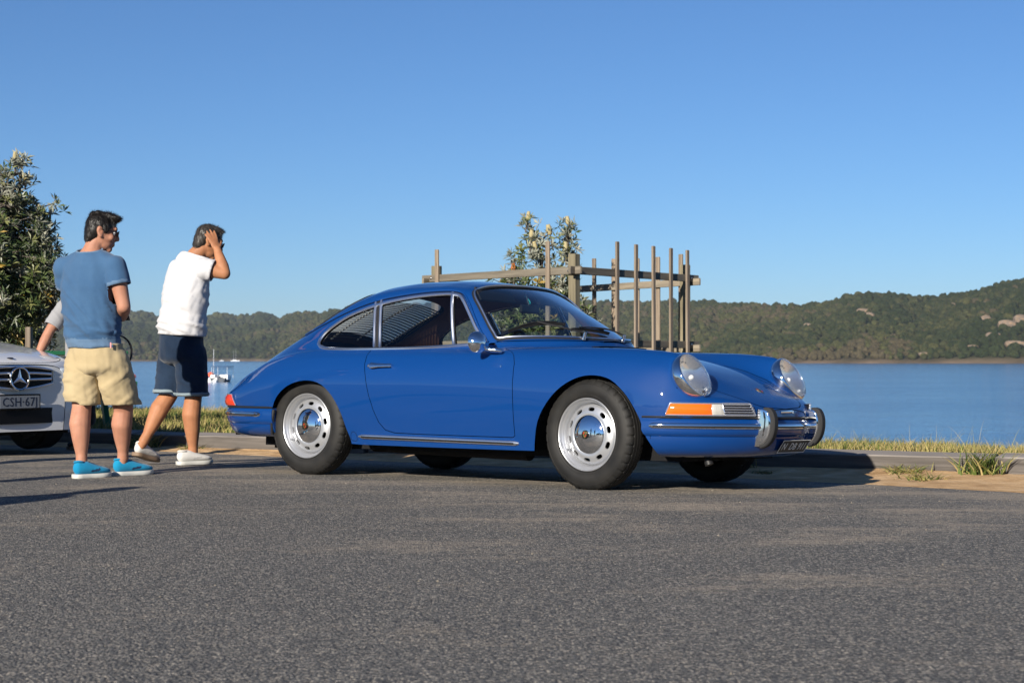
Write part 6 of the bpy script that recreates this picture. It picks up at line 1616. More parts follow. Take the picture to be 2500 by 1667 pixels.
def person(name, loc, label, J, sk, tops, bottoms, hair, shoes, group=None, detail=True, extras=None):
    root = empty(name, loc); tag(root, label, 'person', group)
    Rb, Rh = axes(J['face']), J.get('Rh') or axes(J['headface'], J.get('tilt', 0))
    b = MB(); head(b, J['head'], Rh)
    hd = Vector(J['head']); limb(b, [(hd + Rh @ Vector((0, -.022, -.055)), .056), (Vector(J['neck']), .060), (Vector(J['neck']) - Vector((0, 0, .05)), .066)])
    trunk(b, [(p, (a * .90, c * .88)) for p, (a, c) in J['torso']], Rb)
    for s in 'LR':
        limb(b, [(Vector(J['neck']) - Vector((0, 0, .04)), .05), (J['sh' + s], .052)]); limb(b, [(J['sh' + s], .054), (Vector(J['sh' + s]).lerp(Vector(J['el' + s]), .4), .054), (J['el' + s], .043), (Vector(J['el' + s]).lerp(Vector(J['wr' + s]), .3), .046), (J['wr' + s], .029)])
        hd_, pn, sd_, cu = J['hand' + s]; hand(b, J['wr' + s], hd_, pn, sd_, cu)
        k = J.get('calf', 1.0)
        hp, kn, an = Vector(J['hip' + s]), Vector(J['kn' + s]), Vector(J['an' + s]); back = -(Rb @ Vector((0, 1, 0)))
        limb(b, [(hp, .092), (hp.lerp(kn, .5), .078), (kn, .055 * k), (kn.lerp(an, .30) + back * .016, .060 * k), (kn.lerp(an, .55) + back * .008, .050 * k), (kn.lerp(an, .85), .036), (an, .037)])
        hl, te = J['foot' + s]; limb(b, [(an, .036), (Vector(hl).lerp(Vector(te), .20) + Vector((0, 0, .05)), .028), (Vector(hl).lerp(Vector(te), .62) + Vector((0, 0, .032)), .017)])
    v, f, n = organic(b, .0065 if detail else .012, 5); mesh('body', v, f, MATS[sk], root)
    # hair
    b = MB(); P = lambda r, f_, u: hd + Rh @ Vector((r, f_, u)); hair(b, P, Rh)
    v, f, n = organic(b, .0060, 4); q = (v - np.array(hd)) @ np.array(Rh); 
    v = v + n * (.0055 * (fbm(q[:, 0] * 90, q[:, 2] * 38 + q[:, 1] * 60, 2, 3) - .45))[:, None]; ho = mesh('hair', v, f, MATS[J['hairmat']], root)
    if detail:
        ix = RNG.choice(len(v), min(len(v), 5200), replace=False); p = v[ix]; nn = n[ix]; qq = q[ix]
        dv = -np.array(hd)[None] * 0 + np.array(Rh @ Vector((0, -.25, -.8)))[None] * np.ones((len(p), 1)); fr = np.clip((qq[:, 1] - .0) / .08, 0, 1) * (qq[:, 2] > .05)
        dv = dv * (1 - fr)[:, None] + np.array(Rh @ Vector((.15, .8, .35)))[None] * fr[:, None]; dv = dv - (dv * nn).sum(1)[:, None] * nn * .8 + nn * .38 + RNG.normal(0, .22, p.shape); dv /= np.linalg.norm(dv, axis=1, keepdims=True)
        ln_ = (.011 + .009 * np.clip(qq[:, 2] / .1, 0, 1)) * RNG.uniform(.6, 1.3, len(p)); sd_ = np.cross(dv, nn); sd_ /= np.linalg.norm(sd_, axis=1, keepdims=True) + 1e-9
        VV = np.stack([p - sd_ * .0011 - nn * .002, p + sd_ * .0011 - nn * .002, p + dv * ln_[:, None]], 1).reshape(-1, 3); mesh('hair_strands', VV, np.arange(len(VV)).reshape(-1, 3), MATS[J['hairmat']], root)['kind'] = 'stuff'
    for s in (-1, 1): mesh('eye', *ball(P(s * .031, .072, .010), (.0125, .0125, .0125), 12, 8), MATS['eye_white'], root)
    if J.get('glasses', True):
        b = MB()
        for s in (-1, 1):
            b.add(*bevel_box(P(s * .034, .100, .012), (.050, .006, .036), .0025, Rh, 2)); b.add(*cyl(P(s * .062, .098, .020), P(s * .080, -.01, .016), .0028, n=6))
        b.add(*cyl(P(-.012, .102, .018), P(.012, .102, .018), .003, n=6)); b.build('sunglasses', MATS['lens_black'], root)
    tops(root, J, Rb); bottoms(root, J, Rb); shoes(root, J); 
    if extras: extras(root, J, Rb, P, Rh)
    return root
def tshirt(m, hemz, slv, folds_, faded=None, band=None, ease=1.0, seedo=0, collar=True):
    """hemz: function (x, y) -> height of the hem; slv: share of the upper arm covered"""
    def make(root, J, R):
        b = MB(); trunk(b, [(p, (a * 1.03 * ease, c * 1.06 * ease)) for p, (a, c) in J['torso']], R)
        nk = Vector(J['neck']); limb(b, [(nk + Vector((0, 0, -.01)), .060), (Vector(J['torso'][1][0]) + Vector((0, 0, .06)), .085)])
        cuts = []
        for s in 'LR':
            sh, el = Vector(J['sh' + s]), Vector(J['el' + s]); d = (el - sh).normalized(); e = sh.lerp(el, slv)
            limb(b, [(nk + Vector((0, 0, -.035)), .060), (nk.lerp(sh, .55) + Vector((0, 0, -.015)), .062), (sh + Vector((0, 0, -.012)), .066)]); limb(b, [(sh, .066), (sh.lerp(el, slv * .6), .069), (e + d * .06, .068)]); cuts.append((np.array(e), np.array(d), np.array(sh)))
        v, f, n = organic(b, .0095, 7)
        def intorso(v):
            tz = np.array([q[0][2] for q in J['torso']])[::-1]; A_ = [np.interp(v[:, 2], tz, np.array([g(q) for q in J['torso']])[::-1]) for g in (lambda q: q[0][0], lambda q: q[0][1], lambda q: q[1][0], lambda q: q[1][1])]
            w = v - np.stack([A_[0], A_[1], v[:, 2]], 1); rr = w @ np.array(R); return (rr[:, 0] / A_[2]) ** 2 + (rr[:, 1] / A_[3]) ** 2 < 1.14 ** 2
        for fo in folds_: v = fo(v, n)
        keep = np.ones(len(v), bool); keep &= v[:, 2] > np.array([hemz(p) for p in v]); zs = np.zeros(len(v))
        for e, d, sh in cuts:
            t = (v - e) @ d; rad = np.linalg.norm((v - e) - t[:, None] * d, axis=1); keep &= ~((t > 0) & (rad < .11) & (((v - sh) @ d) > .05) & (t < .3) & ~intorso(v)); zs = np.maximum(zs, np.where((t > -.020) & (rad < .09) & (t < .02) & ~intorso(v), 1, 0))
        up = (v - np.array(nk)) @ np.array(J['neckdir']); keep &= ~(up > .012)
        v2, f2, u = keepfaces(v, f, keep); fm = None; mm = [MATS[m]]
        ri = rim(f2); w = v2[ri]; hz = np.array([hemz(p) for p in w]); near_ = np.abs(w[:, 2] - hz) < .03; w[near_, 2] = hz[near_]
        for e, d, sh in cuts:
            t = (w - e) @ d; rad = np.linalg.norm((w - e) - t[:, None] * d, axis=1); k = (np.abs(t) < .03) & (rad < .12); w[k] -= t[k, None] * d
        nd_ = np.array(J['neckdir']); t = (w - np.array(nk)) @ nd_; k = (t > -.02) & (t < .03) & (w[:, 2] > nk.z - .03); w[k] += (.012 - t[k])[:, None] * nd_
        v2[ri] = w; v2 = even(v2, f2, 5)
        if faded:
            mm.append(MATS[faded]); hz = np.array([hemz(p) for p in v2]); k = (zs[u] > 0) | (v2[:, 2] < hz + (band or .02)); fm = [1 if sum(k[i] for i in q) >= len(q) / 2 else 0 for q in f2]
        garment('t_shirt', v2, f2, mm, root, .005, fm)
        # neck ribbing
        nd = Vector(J['neckdir']); a = nd.cross(Vector((0.2, 1, 0))).normalized(); c = nd.cross(a)
        vv = np.array(v2); ring = []
        for i in range(36):
            t = 2 * math.pi * i / 36; dr = a * math.cos(t) + c * math.sin(t); h = ((vv - np.array(nk)) @ np.array(nd)); sel = (h > -.03) & (h < .014); pr = (vv - np.array(nk)) @ np.array(dr); ang = ((vv - np.array(nk)) - h[:, None] * np.array(nd)); rr = np.linalg.norm(ang, axis=1); cs = np.where(rr > 1e-6, pr / np.maximum(rr, 1e-6), -1); w = sel & (cs > .97) & (h > .002)
            if w.any(): ring.append(Vector(nk) + nd * float(h[w].mean()) + dr * float(rr[w].mean()))
        if len(ring) > 12: MB().add(*tube(ring, .0062, 8, True)).build('collar', MATS[faded or m], root)
    return make
def shorts(m, hemL, hemR, top, folds_, wide=1.0, cuff=None, name='shorts', legr=(.112, .108, .112)):
    def make(root, J, R):
        b = MB(); tz = [q for q in J['torso'] if q[0][2] < top + .10]; pv = J['torso'][-1]
        trunk(b, [(Vector(pv[0]) + Vector((0, 0, .16)), (pv[1][0] * .99, pv[1][1] * 1.0)), (pv[0], (pv[1][0] * 1.05, pv[1][1] * 1.10)), (Vector(pv[0]) - Vector((0, 0, .07)), (pv[1][0] * 1.02, pv[1][1] * 1.06))], R)
        ends = {}
        for s, hz in (('L', hemL), ('R', hemR)):
            hp, kn, an = Vector(J['hip' + s]), Vector(J['kn' + s]), Vector(J['an' + s])
            pts = [(hp, legr[0] * wide), (hp.lerp(kn, .5), legr[1] * wide)]
            if hz > kn.z: pts += [(kn, legr[2] * wide * .97)]
            else: pts += [(kn, legr[2] * wide), (kn.lerp(an, .3), legr[2] * wide)]
            limb(b, pts)
        v, f, n = organic(b, .0095, 7)
        for fo in folds_: v = fo(v, n)
        rt = np.array(R @ Vector((1, 0, 0))); c = np.array(J['torso'][-1][0]); side = (v - c) @ rt; hz = np.where(side < 0, hemL, hemR)
        keep = (v[:, 2] < top) & (v[:, 2] > hz); v2, f2, u = keepfaces(v, f, keep); ri = rim(f2); w = v2[ri]; sd2 = (w - c) @ rt; hz2 = np.where(sd2 < 0, hemL, hemR); k = np.abs(w[:, 2] - hz2) < .03; w[k, 2] = hz2[k]; v2[ri] = w; v2 = even(v2, f2, 5); o = garment(name, v2, f2, MATS[m], root, .006)
        if cuff:
            keep = (v[:, 2] < hz + .034) & (v[:, 2] > hz + .001); v3, f3, u = keepfaces(v + n * .007, f, keep); v3 = even(v3, f3, 8); garment('turn_up', v3, f3, MATS[cuff], root, .006)
    return make
def hair_short(front=.075, top=.012, back=-.075):
    def h(b, P, R):
        addball(b, P(0, -.016, .042), (.0775, .096, .084), R); addball(b, P(0, -.046, .005), (.073, .063, .078), R); addball(b, P(0, -.062, -.035), (.062, .040, .050), R)
        addball(b, P(0, front - .024, .094), (.058, .032, .022), R); addball(b, P(0, .02, .108 + top), (.056, .060, .018), R)
        for s in (-1, 1): addball(b, P(s * .070, .018, .030), (.010, .022, .034), R)
    return h
def hair_quiff(b, P, R):
    hair_short(.080, .010)(b, P, R)
    for i in range(9):
        t = i / 8; addball(b, P(-.045 + .09 * ((i * 5) % 9) / 8, -.06 + .14 * t, .112 + .008 * math.sin(i * 2.3)), (.024, .026, .018), R)
    addball(b, P(.01, .080, .100), (.045, .018, .016), R); addball(b, P(.0, -.078, .095), (.03, .02, .03), R)

# man in the blue T-shirt, back to the camera, head turned right
S = .002574
def X1(px, py, y=0.0): return Vector(((px - 245) * S, y, CAMZ + (HORIZ - py) * S))
J = dict(face=32, headface=72, tilt=12, head=X1(243, 566, .05), neck=X1(222, 611, .03), neckdir=Vector((-.10, -.28, 1)).normalized(),
    torso=[(X1(220, 618, .03), (.085, .075)), (X1(216, 650, .02), (.192, .105)), (X1(216, 700, .02), (.196, .122)), (X1(219, 760, .03), (.186, .125)), (X1(222, 815, .04), (.180, .125)), (X1(230, 865, .05), (.178, .128))],
    shL=X1(147, 650, .10), elL=X1(160, 745, .22), wrL=X1(225, 760, .40), shR=X1(288, 651, -.08), elR=X1(311, 748, -.10), wrR=X1(285, 772, .16), 
    handL=((.6, .75, .05), (.3, -.2, .8), -1, .5), handR=((-.30, .9, .1), (-.2, 0, .9), 1, .5), 
    hipL=X1(196, 880, .07), hipR=X1(268, 878, .02), knL=X1(197, 992, .03), knR=X1(291, 1000, .13), anL=X1(202, 1128, -.03), anR=X1(284, 1120, .19), calf=1.12,
    footL=(Vector((-.148, -.085, 0)), Vector((.045, .095, 0))), footR=(Vector((.045, .16, 0)), Vector((.262, .345, 0))), hairmat='hair_black')
def shoes1(root, J):
    for s in 'LR': shoe('shoe', *J['foot' + s], MATS['shoe_blue'], MATS['sole_white'], root, laces=MATS['shoe_navy'], h=.088, w=.047)
def ex1(root, J, R, P, Rh):
    b = MB(); b.add(*boxv(X1(279, 842, -.10), (.008, .004, .034))); b.build('hem_tag', mat('tag_pink', (.6, .25, .27), .8), root)
    b = MB(); b.add(*bevel_box(J['wrR'] + Vector((-.02, .10, .03)), (.075, .012, .14), .004, Matrix.Rotation(math.radians(50), 3, 'X'))); b.build('phone', MATS['lens_black'], root)
    # strap of a bag hanging at his right hip
    b = MB(); b.add(*sweep(crom([X1(283, 815, .03), X1(303, 826, .06), X1(313, 845, .08), X1(313, 872, .08), X1(306, 885, .08)], 5), [(-.004, -.012), (-.004, .012), (.004, .012), (.004, -.012)], up=(0, 1, 0))); b.build('strap', MATS['black_trousers'], root)
f_b = [lambda v, n: folds(v, n, 38, 10, 1.5, .023, 3, np.clip((1.30 - v[:, 2]) / .25, 0, 1) * np.clip((v[:, 2] - .84) / .06, .25, 1)), lambda v, n: folds(v, n, 84, 17, 2.2, .014, 7, np.exp(-((v[:, 2] - .90) / .075) ** 2)), lambda v, n: folds(v, n, 20, 22, 3, .004, 9)]
person('person', (xat(245, 11.07), 11.07, 0), 'man with his back to us in a blue T-shirt, khaki shorts and bright blue sneakers', J, 'skin_fair',
       tshirt('shirt_blue', lambda p: X1(0, 848).z + .004 * math.sin(p[0] * 30), .47, f_b, 'shirt_blue_faded', .052, 1.0), shorts('khaki', .478, .455, .845, [lambda v, n: folds(v, n, 62, 12, 2.2, .014, 5, np.clip((.80 - v[:, 2]) / .1, 0, 1)), lambda v, n: folds(v, n, -50, 13, 2.2, .011, 6, np.clip((.72 - v[:, 2]) / .1, 0, 1)), lambda v, n: folds(v, n, 10, 20, 4, .004, 8)], .93), hair_quiff, shoes1, extras=ex1)
# man in the white T-shirt walking right, hand to his brow
S2 = .002905
def X2(px, py, y=0.0): return Vector(((px - 450) * S2, y, CAMZ + (HORIZ - py) * S2))
J = dict(face=50, headface=68, tilt=22, head=X2(505, 588, .06), neck=X2(471, 624, .05), neckdir=Vector((.30, .05, .95)).normalized(),
    torso=[(X2(466, 632, .04), (.085, .078)), (X2(458, 660, .02), (.186, .112)), (X2(454, 700, 0), (.190, .128)), (X2(450, 750, -.01), (.180, .130)), (X2(446, 800, -.01), (.176, .130)), (X2(442, 845, 0), (.172, .130))],
    shL=X2(424, 652, .17), elL=X2(404, 722, .17), wrL=X2(420, 775, .30), shR=X2(507, 655, -.13), elR=X2(556, 668, -.14), wrR=X2(536, 611, -.09),
    handL=((.5, .6, -.5), (.6, -.3, 0), -1, .3), handR=((-.38, .10, .92), (-.55, .75, -.2), 1, .16),
    hipL=X2(418, 865, .09), hipR=X2(468, 862, -.05), knL=X2(410, 962, .05), knR=X2(474, 968, -.03), anL=X2(357, 1082, -.02), anR=X2(471, 1107, .0), calf=1.12,
    footL=(X2(343, 1098, -.08), X2(370, 1126, .07)), footR=(X2(438, 1130, -.09), X2(514, 1126.5, .10)), hairmat='hair_brown')
J['footR'] = (Vector((J['footR'][0].x, -.09, 0)), Vector((J['footR'][1].x, .08, 0)))
J['footL'] = (Vector((-.335, -.10, .068)), Vector((-.205, .10, .004))); J['anL'] = Vector((-.275, -.055, .168))
def shoes2(root, J):
    shoe('shoe', *J['footL'], MATS['shoe_white'], MATS['sole_brown'], root, h=.085, w=.045, laces=MATS['shoe_tongue']); shoe('shoe', *J['footR'], MATS['shoe_white'], MATS['sole_white'], root, h=.082, w=.045, laces=MATS['shoe_tongue'])
f_w = [lambda v, n: folds(v, n, 62, 11, 1.6, .023, 13, np.clip((1.36 - v[:, 2]) / .3, 0, 1)), lambda v, n: folds(v, n, 78, 16, 2, .013, 17, np.exp(-((v[:, 2] - 1.0) / .08) ** 2)), lambda v, n: folds(v, n, -30, 14, 3, .006, 19)]
person('person', (xat(450, 12.49), 12.49, -.003), 'man walking in a white T-shirt and rolled denim shorts shading his face with one hand', J, 'skin_tan',
       tshirt('shirt_white', lambda p: X2(0, 817).z - (p[0] + .01) * .07, .44, f_w, None, None, 1.02), shorts('denim_dark', .500, .482, .945, [lambda v, n: folds(v, n, 60, 13, 2.4, .011, 25, np.clip((.86 - v[:, 2]) / .1, 0, 1)), lambda v, n: folds(v, n, 5, 18, 3, .005, 28)], .92, 'denim_cuff'), hair_short(.060, .0), shoes2)
# somebody leaning on the white car, almost wholly behind the man in blue
S3 = 15.2 / FPX
def X3(px, py, y=0.0): return Vector(((px - 205) * S3, y, CAMZ + (HORIZ - py) * S3))
J = dict(face=-150, headface=-150, tilt=15, head=X3(205, 668, -.05), neck=X3(200, 705, .0), neckdir=Vector((0, 0, 1)),
    torso=[(X3(200, 712), (.08, .07)), (X3(200, 740), (.14, .10)), (X3(200, 790), (.14, .11)), (X3(200, 840), (.13, .11)), (X3(200, 880), (.13, .11))],
    shL=X3(232, 742, .08), elL=X3(240, 800, .05), wrL=X3(234, 850, .0), shR=X3(166, 744, -.08), elR=X3(136, 800, -.16), wrR=X3(110, 868, -.24),
    handL=((0, 0, -1), (1, 0, 0), 1, .3), handR=((-.3, -.2, -.9), (0, -.9, -.2), -1, .3), hipL=X3(211, 900, .05), hipR=X3(192, 900, -.05), knL=X3(208, 985, .04), knR=X3(196, 985, -.05), anL=X3(208, 1068, .05), anR=X3(196, 1068, -.05),
    footL=(X3(208, 1083, .10), X3(212, 1083, -.12)), footR=(X3(196, 1083, .0), X3(192, 1083, -.22)), hairmat='hair_brown', glasses=False)
J['footL'] = tuple(Vector((p.x, p.y, 0)) for p in J['footL']); J['footR'] = tuple(Vector((p.x, p.y, 0)) for p in J['footR'])
def shoes3(root, J):
    for s in 'LR': shoe('shoe', *J['foot' + s], MATS['black_trousers'], MATS['sole_brown'], root)
def top3(root, J, R):
    tshirt('grey_knit', lambda p: X3(0, 868).z, .80, [lambda v, n: folds(v, n, 40, 10, 2, .008, 33)])(root, J, R)
person('person', (xat(201, 15.2), 15.2, -.03), 'person in a grey top leaning one hand on the white car behind the blue-shirted man', J, 'skin_fair', top3,
       shorts('black_trousers', .06, .06, X3(0, 860).z, [lambda v, n: folds(v, n, 70, 10, 2, .008, 35)], .78, None, 'trousers'), hair_short(), shoes3, detail=False)
# ------------------------------------------------------------------ the white saloon at the left edge, parked the same way round
mat('paint_white', (.60, .61, .63), .4, coat=1.0, spec=.3); mat('grille_black', (.004, .004, .005), .5, spec=.2); mat('tint_glass', (.012, .014, .016), .03, spec=.9, coat=.6); mat('plate_pale', (.15, .165, .19), .5); mat('plate_navy', (.01, .014, .03), .5); mat('lamp_clear', (.30, .34, .40), .06, spec=.8, coat=1.0)
SED = empty('white_saloon_car', (0, 0, 0)); tag(SED, 'shiny white modern saloon car nose cut off by the left edge of the photo', 'car')
_hd = Vector((.7954, -.6061)); NX = .80
_o = Vector((-3.83, 13.65)) - _hd * (NX + .02); SED.location = (_o.x, _o.y, -.005); SED.rotation_euler = (0, 0, math.radians(-37.3))
ROW = [ # x, then centre, mid, crest, shoulder, widest, low, bottom
 (.80, 0,.705, .20,.703, .345,.690, .415,.655, .44,.57, .445,.36, .43,.185),
 (.77, 0,.728, .24,.724, .46,.702, .545,.660, .585,.57, .592,.36, .57,.185),
 (.72, 0,.752, .28,.747, .55,.718, .635,.672, .675,.58, .685,.36, .665,.185),
 (.62, 0,.782, .30,.776, .60,.745, .70,.695, .755,.60, .768,.37, .745,.185),
 (.45, 0,.815, .32,.809, .62,.785, .745,.735, .825,.62, .842,.40, .82,.19),
 (.20, 0,.852, .34,.846, .65,.828, .775,.785, .872,.64, .882,.42, .86,.20),
 (-.10,0,.886, .36,.881, .67,.868, .785,.825, .880,.66, .885,.42, .86,.20),
 (-.42,0,.915, .38,.912, .69,.900, .790,.860, .882,.68, .885,.42, .86,.20),
 (-.55,0,.955, .38,.950, .70,.915, .792,.872, .884,.69, .885,.42, .86,.20),
 (-.9, 0,1.17, .36,1.155, .64,1.09, .76,.93, .885,.71, .885,.42, .86,.20),
 (-1.2,0,1.345,.33,1.335, .57,1.26, .72,.98, .885,.72, .885,.42, .86,.20),
 (-1.6,0,1.435,.32,1.425, .55,1.36, .72,.99, .885,.73, .885,.42, .86,.20),
 (-2.2,0,1.425,.32,1.415, .55,1.35, .72,1.0, .885,.74, .885,.42, .86,.20),
 (-2.7,0,1.31, .34,1.295, .57,1.22, .73,1.0, .885,.75, .885,.43, .86,.20),
 (-3.05,0,1.13,.40,1.12, .62,1.07, .75,.98, .88,.75, .882,.44, .86,.21),
 (-3.2, 0,1.05,.42,1.045,.66,1.02, .77,.95, .865,.74, .87,.45, .85,.22),
 (-3.6, 0,1.0, .40,.995, .62,.97, .72,.90, .80,.70, .81,.45, .79,.25),
 (-3.78,0,.95, .36,.945, .55,.92, .64,.86, .70,.68, .71,.46, .69,.28)]
xsS = np.arange(-3.78, .8001, .015); PS = Patch(xsS, cols_from(ROW, xsS), 10, 1.2); vS = PS.nv - 1
def arc(cx): return PS.xz([(cx + .345 * math.cos(t), .30 + .345 * math.sin(t)) for t in np.linspace(math.radians(-16), math.radians(196), 26)], 32, vS)
aF = arc(0.0); aF = [(aF[0][0], vS + 3)] + aF + [(aF[-1][0], vS + 3)]; aR = arc(-2.76); aR = [(aR[0][0], vS + 3)] + aR + [(aR[-1][0], vS + 3)]
wsS = PS.xy([tuple(p) for p in crom([(-.60, 0), (-.62, .40), (-.70, .60), (-.80, .63), (-1.10, .53), (-1.22, .48), (-1.24, .2), (-1.24, 0)], 3)], 0, 22); wsS[0] = (wsS[0][0], 0.0); wsS[-1] = (wsS[-1][0], 0.0)
glS = PS.xz([tuple(p) for p in crom([(-.98, .955), (-1.28, 1.20), (-1.6, 1.30), (-2.2, 1.29), (-2.65, 1.17), (-2.85, 1.02), (-2.2, .985), (-1.5, .975)], 3, True)], 18, 40)
hdS = PS.xy([tuple(p) for p in crom([(.785, 0), (.775, .30), (.745, .43), (.68, .52), (.5, .59), (.2, .64), (-.2, .66), (-.45, .66), (-.50, .5), (-.50, 0)], 3)], 0, 26); hdS[0] = (hdS[0][0], 0.0); hdS[-1] = (hdS[-1][0], 0.0)
rwS = PS.xy([tuple(p) for p in crom([(-2.62, 0), (-2.62, .35), (-2.68, .48), (-2.95, .55), (-3.05, .50), (-3.08, .2), (-3.08, 0)], 3)], 0, 22); rwS[0] = (rwS[0][0], 0.0); rwS[-1] = (rwS[-1][0], 0.0)
dr1 = PS.xz([(-.62, .90), (-.60, .30), (-1.72, .30), (-1.72, .96)], 30, vS)
gS = cut(PS, [('gap', hdS), ('bonnet', PS.xy([(.1 + (x - .1) * .992, max(0, y - .005)) for x, y in [tuple(p) for p in crom([(.785, 0), (.775, .30), (.745, .43), (.68, .52), (.5, .59), (.2, .64), (-.2, .66), (-.45, .66), (-.50, .5), (-.50, 0)], 3)]], 0, 26)), ('windscreen', wsS), ('glass', glS), ('rear', rwS), ('arch', aF), ('arch2', aR)], (-3.78, .80), (0, vS), 130, 2.0)
bS = lambda k, off=0.0: weld(join(offset(gS[k], off), mirror(offset(gS[k], off))))
panel('body', bS('rest'), MATS['paint_white'], SED, .02); panel('bonnet', bS('bonnet'), MATS['paint_white'], SED, .008); panel('shut_line', bS('gap', -.006), MATS['gap_dark'], SED, .004)
panel('windscreen', bS('windscreen', .002), MATS['tint_glass'], SED, lip=False); panel('rear_window', bS('rear', .002), MATS['tint_glass'], SED, lip=False)
for s in (1, -1): panel('side_window', gS['glass'] if s == 1 else mirror(gS['glass']), MATS['tint_glass'], SED, lip=False)
q = PS.P[-1]; k = len(q); V = [Vector((p[0], p[1], p[2])) for p in q] + [Vector((p[0], -p[1], p[2])) for p in q]
mesh('front_panel', V, [(i, i + 1, k + i + 1, k + i) for i in range(k - 1)], MATS['paint_white'], SED, False)
q = PS.P[0]; V = [Vector((p[0], p[1], p[2])) for p in q] + [Vector((p[0], -p[1], p[2])) for p in q]; mesh('rear_panel', V, [(i, k + i, k + i + 1, i + 1) for i in range(k - 1)], MATS['paint_white'], SED, False)
b = MB(); b.add(*boxv((-1.4, 0, .33), (3.9, 1.2, .26))); b.add(*boxv((.44, 0, .25), (.34, 1.3, .20))); b.build('underbody', MATS['underside'], SED)
FR = lambda y, z, o=0.0: Vector((NX + .012 + o - .32 * max(0, abs(y) - .05) ** 2.2, y, z))       # the bowed face of the nose
def face(name, pts, m, depth=.03, off=0.0, par=None):
    """a plate following the bowed nose; pts is its outline in (y, z)"""
    b = MB(); n = len(pts); A = [FR(y, z, off) for y, z in pts]; B = [p - Vector((depth, 0, 0)) for p in A]
    b.add(A + B, [(i, i + 1, n - 2 - i, n - 1 - i) for i in range(n // 2 - 1)] + [(i, i + n, (i + 1) % n + n, (i + 1) % n) for i in range(n)]); return b.build(name, m, par or SED, True, 30)
def rrect(y0, y1, z0, z1, tz0=0, n=14):
    top = [(y0 + (y1 - y0) * i / n, z1) for i in range(n + 1)]; bot = [(y1 - (y1 - y0) * i / n, z0) for i in range(n + 1)]; return top + bot
gr = face('grille', [(y, .688 - .03 * (y / .34) ** 2) for y in np.linspace(-.34, .34, 17)] + [(y, .515 + .045 * (abs(y) / .34) ** 1.6) for y in np.linspace(.335, -.335, 17)], MATS['grille_black'], .05, .004)
def slat(z, dz, w, name='grille_slat', r=(.010, .011)):
    P = [FR(y, z + dz * (y / .34) ** 2, .014) for y in np.linspace(-w, w, 25)]; MB().add(*sweep(P, circ(r[0], 8, r[1]), up=(0, 0, 1))).build(name, MATS['chrome_soft'], gr)
slat(.640, -.012, .325); slat(.588, .004, .325)
P = [FR(y, .690 - .03 * (y / .34) ** 2, .012) for y in np.linspace(-.345, .345, 21)] + [FR(y, .513 + .045 * (abs(y) / .34) ** 1.6, .012) for y in np.linspace(.345, -.345, 21)]
MB().add(*tube(P, .010, 8, True)).build('grille_frame', MATS['chrome_soft'], gr)
em = empty('emblem', FR(0, .597, .028), (0, 0, 0), SED)
MB().add(*lathe([(.0005, 0), (.080, 0), (.080, .003), (.0005, .004)], 40, 'X')).build('disc', MATS['grille_black'], em)
MB().add(*tube([(0.004, .086 * math.cos(t), .086 * math.sin(t)) for t in np.linspace(0, 2 * math.pi, 41)[:-1]], .0085, 8, True)).build('ring', MATS['chrome'], em)
b = MB()
for k in range(3):
    a = math.pi / 2 + k * 2 * math.pi / 3; d = Vector((0, math.cos(a), math.sin(a))); s = Vector((0, -math.sin(a), math.cos(a))); c = Vector((.012, 0, 0)); b0 = Vector((.004, 0, 0))
    tip = d * .080 + Vector((.006, 0, 0)); e = .018; l = (d * .010 + s * e) + b0; r = (d * .010 - s * e) + b0; b.add([c, l, tip, r], [(0, 2, 1), (0, 3, 2)])
b.build('star', MATS['chrome_soft'], em, False)
b = MB(); p, n = PS.ev([.72], [0]); b.add(*ball((0.725, 0, p[0][2] + .004), (.026, .026, .006), 14, 8)); b.build('bonnet_badge', MATS['plate_navy'], SED)
pl = empty('number_plate', FR(0, .415, .03), (math.radians(90), 0, math.radians(90)), SED)
MB().add(*bevel_box((0, 0, -.003), (.40, .122, .012), .006)).build('plate_frame', MATS['grille_black'], pl); MB().add(*bevel_box((0, 0, .004), (.372, .096, .004), .002)).build('plate', MATS['plate_pale'], pl)
put_mesh('lettering', text_mesh('CSH\u00b767J', .098, .0006, 1.06), MATS['plate_navy'], pl, Matrix.Translation((0, -.002, .0068)) @ Matrix.Diagonal((.94, 1, 1, 1)))
face('lower_intake', [(y, .365) for y in np.linspace(-.42, .42, 15)] + [(y, .245) for y in np.linspace(.50, -.50, 15)], MATS['grille_black'], .04, .006)
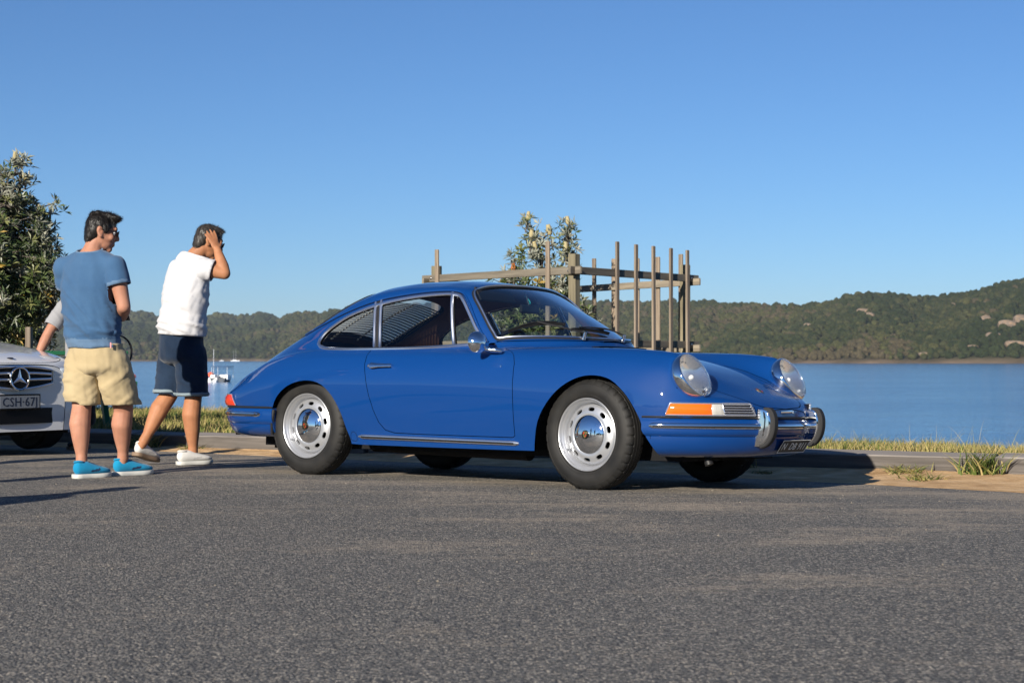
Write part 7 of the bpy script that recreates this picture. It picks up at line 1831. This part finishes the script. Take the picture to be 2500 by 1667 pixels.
for s in (-1, 1):
    P = [PS.ev([x], [PS.inv(x, .18, 2, 40)])[0][0] for x in np.linspace(.795, .35, 10)]
    out = []; nn = 12
    for j, z in enumerate(np.linspace(.0, 1, 5)):
        for x in np.linspace(.7985, .53, nn):
            zz = (.565 + (.80 - x) * .12) * (1 - z) + (.672 + (.80 - x) * .10) * z; v_ = PS.inv(x, zz, 2, 22); p, n = PS.ev([x], [v_]); p, n = p[0], n[0]; q_ = Vector((p[0], p[1] * s, p[2])) + Vector((n[0], n[1] * s, n[2])) * .008; out.append(q_)
    F = [(j * nn + i, j * nn + i + 1, (j + 1) * nn + i + 1, (j + 1) * nn + i) for j in range(4) for i in range(nn - 1)]; hl_ = mesh('headlight', out, F, MATS['lamp_clear'], SED, True); md = hl_.modifiers.new('t', 'SOLIDIFY'); md.thickness = .02; md.offset = -1
    for x, zz, r in ((.785, .610, .032), (.74, .620, .036)):
        v_ = PS.inv(x, zz, 2, 22); p, n = PS.ev([x], [v_]); c = Vector((p[0][0], p[0][1] * s, p[0][2])) + Vector((n[0][0], n[0][1] * s, n[0][2])) * .004; mesh('lamp', *ball(c, (r * .6, r, r), 14, 10), MATS['reflector'], hl_)
    b = MB(); v_ = PS.inv(.70, .33, 2, 40); p, n = PS.ev([.70], [v_]); c = Vector((p[0][0], p[0][1] * s, p[0][2])); b.add(*bevel_box(c, (.10, .09, .075), .02, Matrix.Rotation(math.radians(40) * -s, 3, 'Z'))); b.build('fog_intake', MATS['grille_black'], SED)
    b = MB(); c = Vector((-.92, .93 * s, .98)); b.add(*bevel_box(c, (.10, .20, .14), .04, None, 3)); b.build('door_mirror', MATS['paint_white'], SED, True, 40)
    for ax in (0, -2.76):
        w = MB().add(*lathe([(.02, -.10), (.06, -.105), (.20, -.085), (.225, -.10), (.225, .08)], 40)).build('wheel', MATS['silver_paint'], SED); w.location = (ax, .80 * s, .31); w.rotation_euler = (0, 0, 0 if s < 0 else math.pi)
        MB().add(*lathe([(.222, -.095), (.25, -.11), (.29, -.10), (.314, -.085), (.316, .085), (.29, .10), (.222, .09)], 48)).build('tyre', MATS['tyre_rubber'], w)
# ------------------------------------------------------------------ people just outside the left edge whose shadows fall into the photograph
people = [o for o in COL.objects if o.name.split('.')[0] == 'person' and o.parent is None]
src = people[2]
for (x, y, rz, lab) in ((-4.31, 11.36, 20, 'bystander in grey top outside the left edge beside the white car'), (-4.05, 6.6, -35, 'bystander in grey top outside the left edge nearest the camera'), (-4.75, 7.6, 60, 'bystander in grey top outside the left edge, second from the camera')):
    c = copy_tree(src); c.location = (x, y, 0); c.rotation_euler = (0, 0, math.radians(rz)); tag(c, lab, 'person', 'bystanders left of the frame')
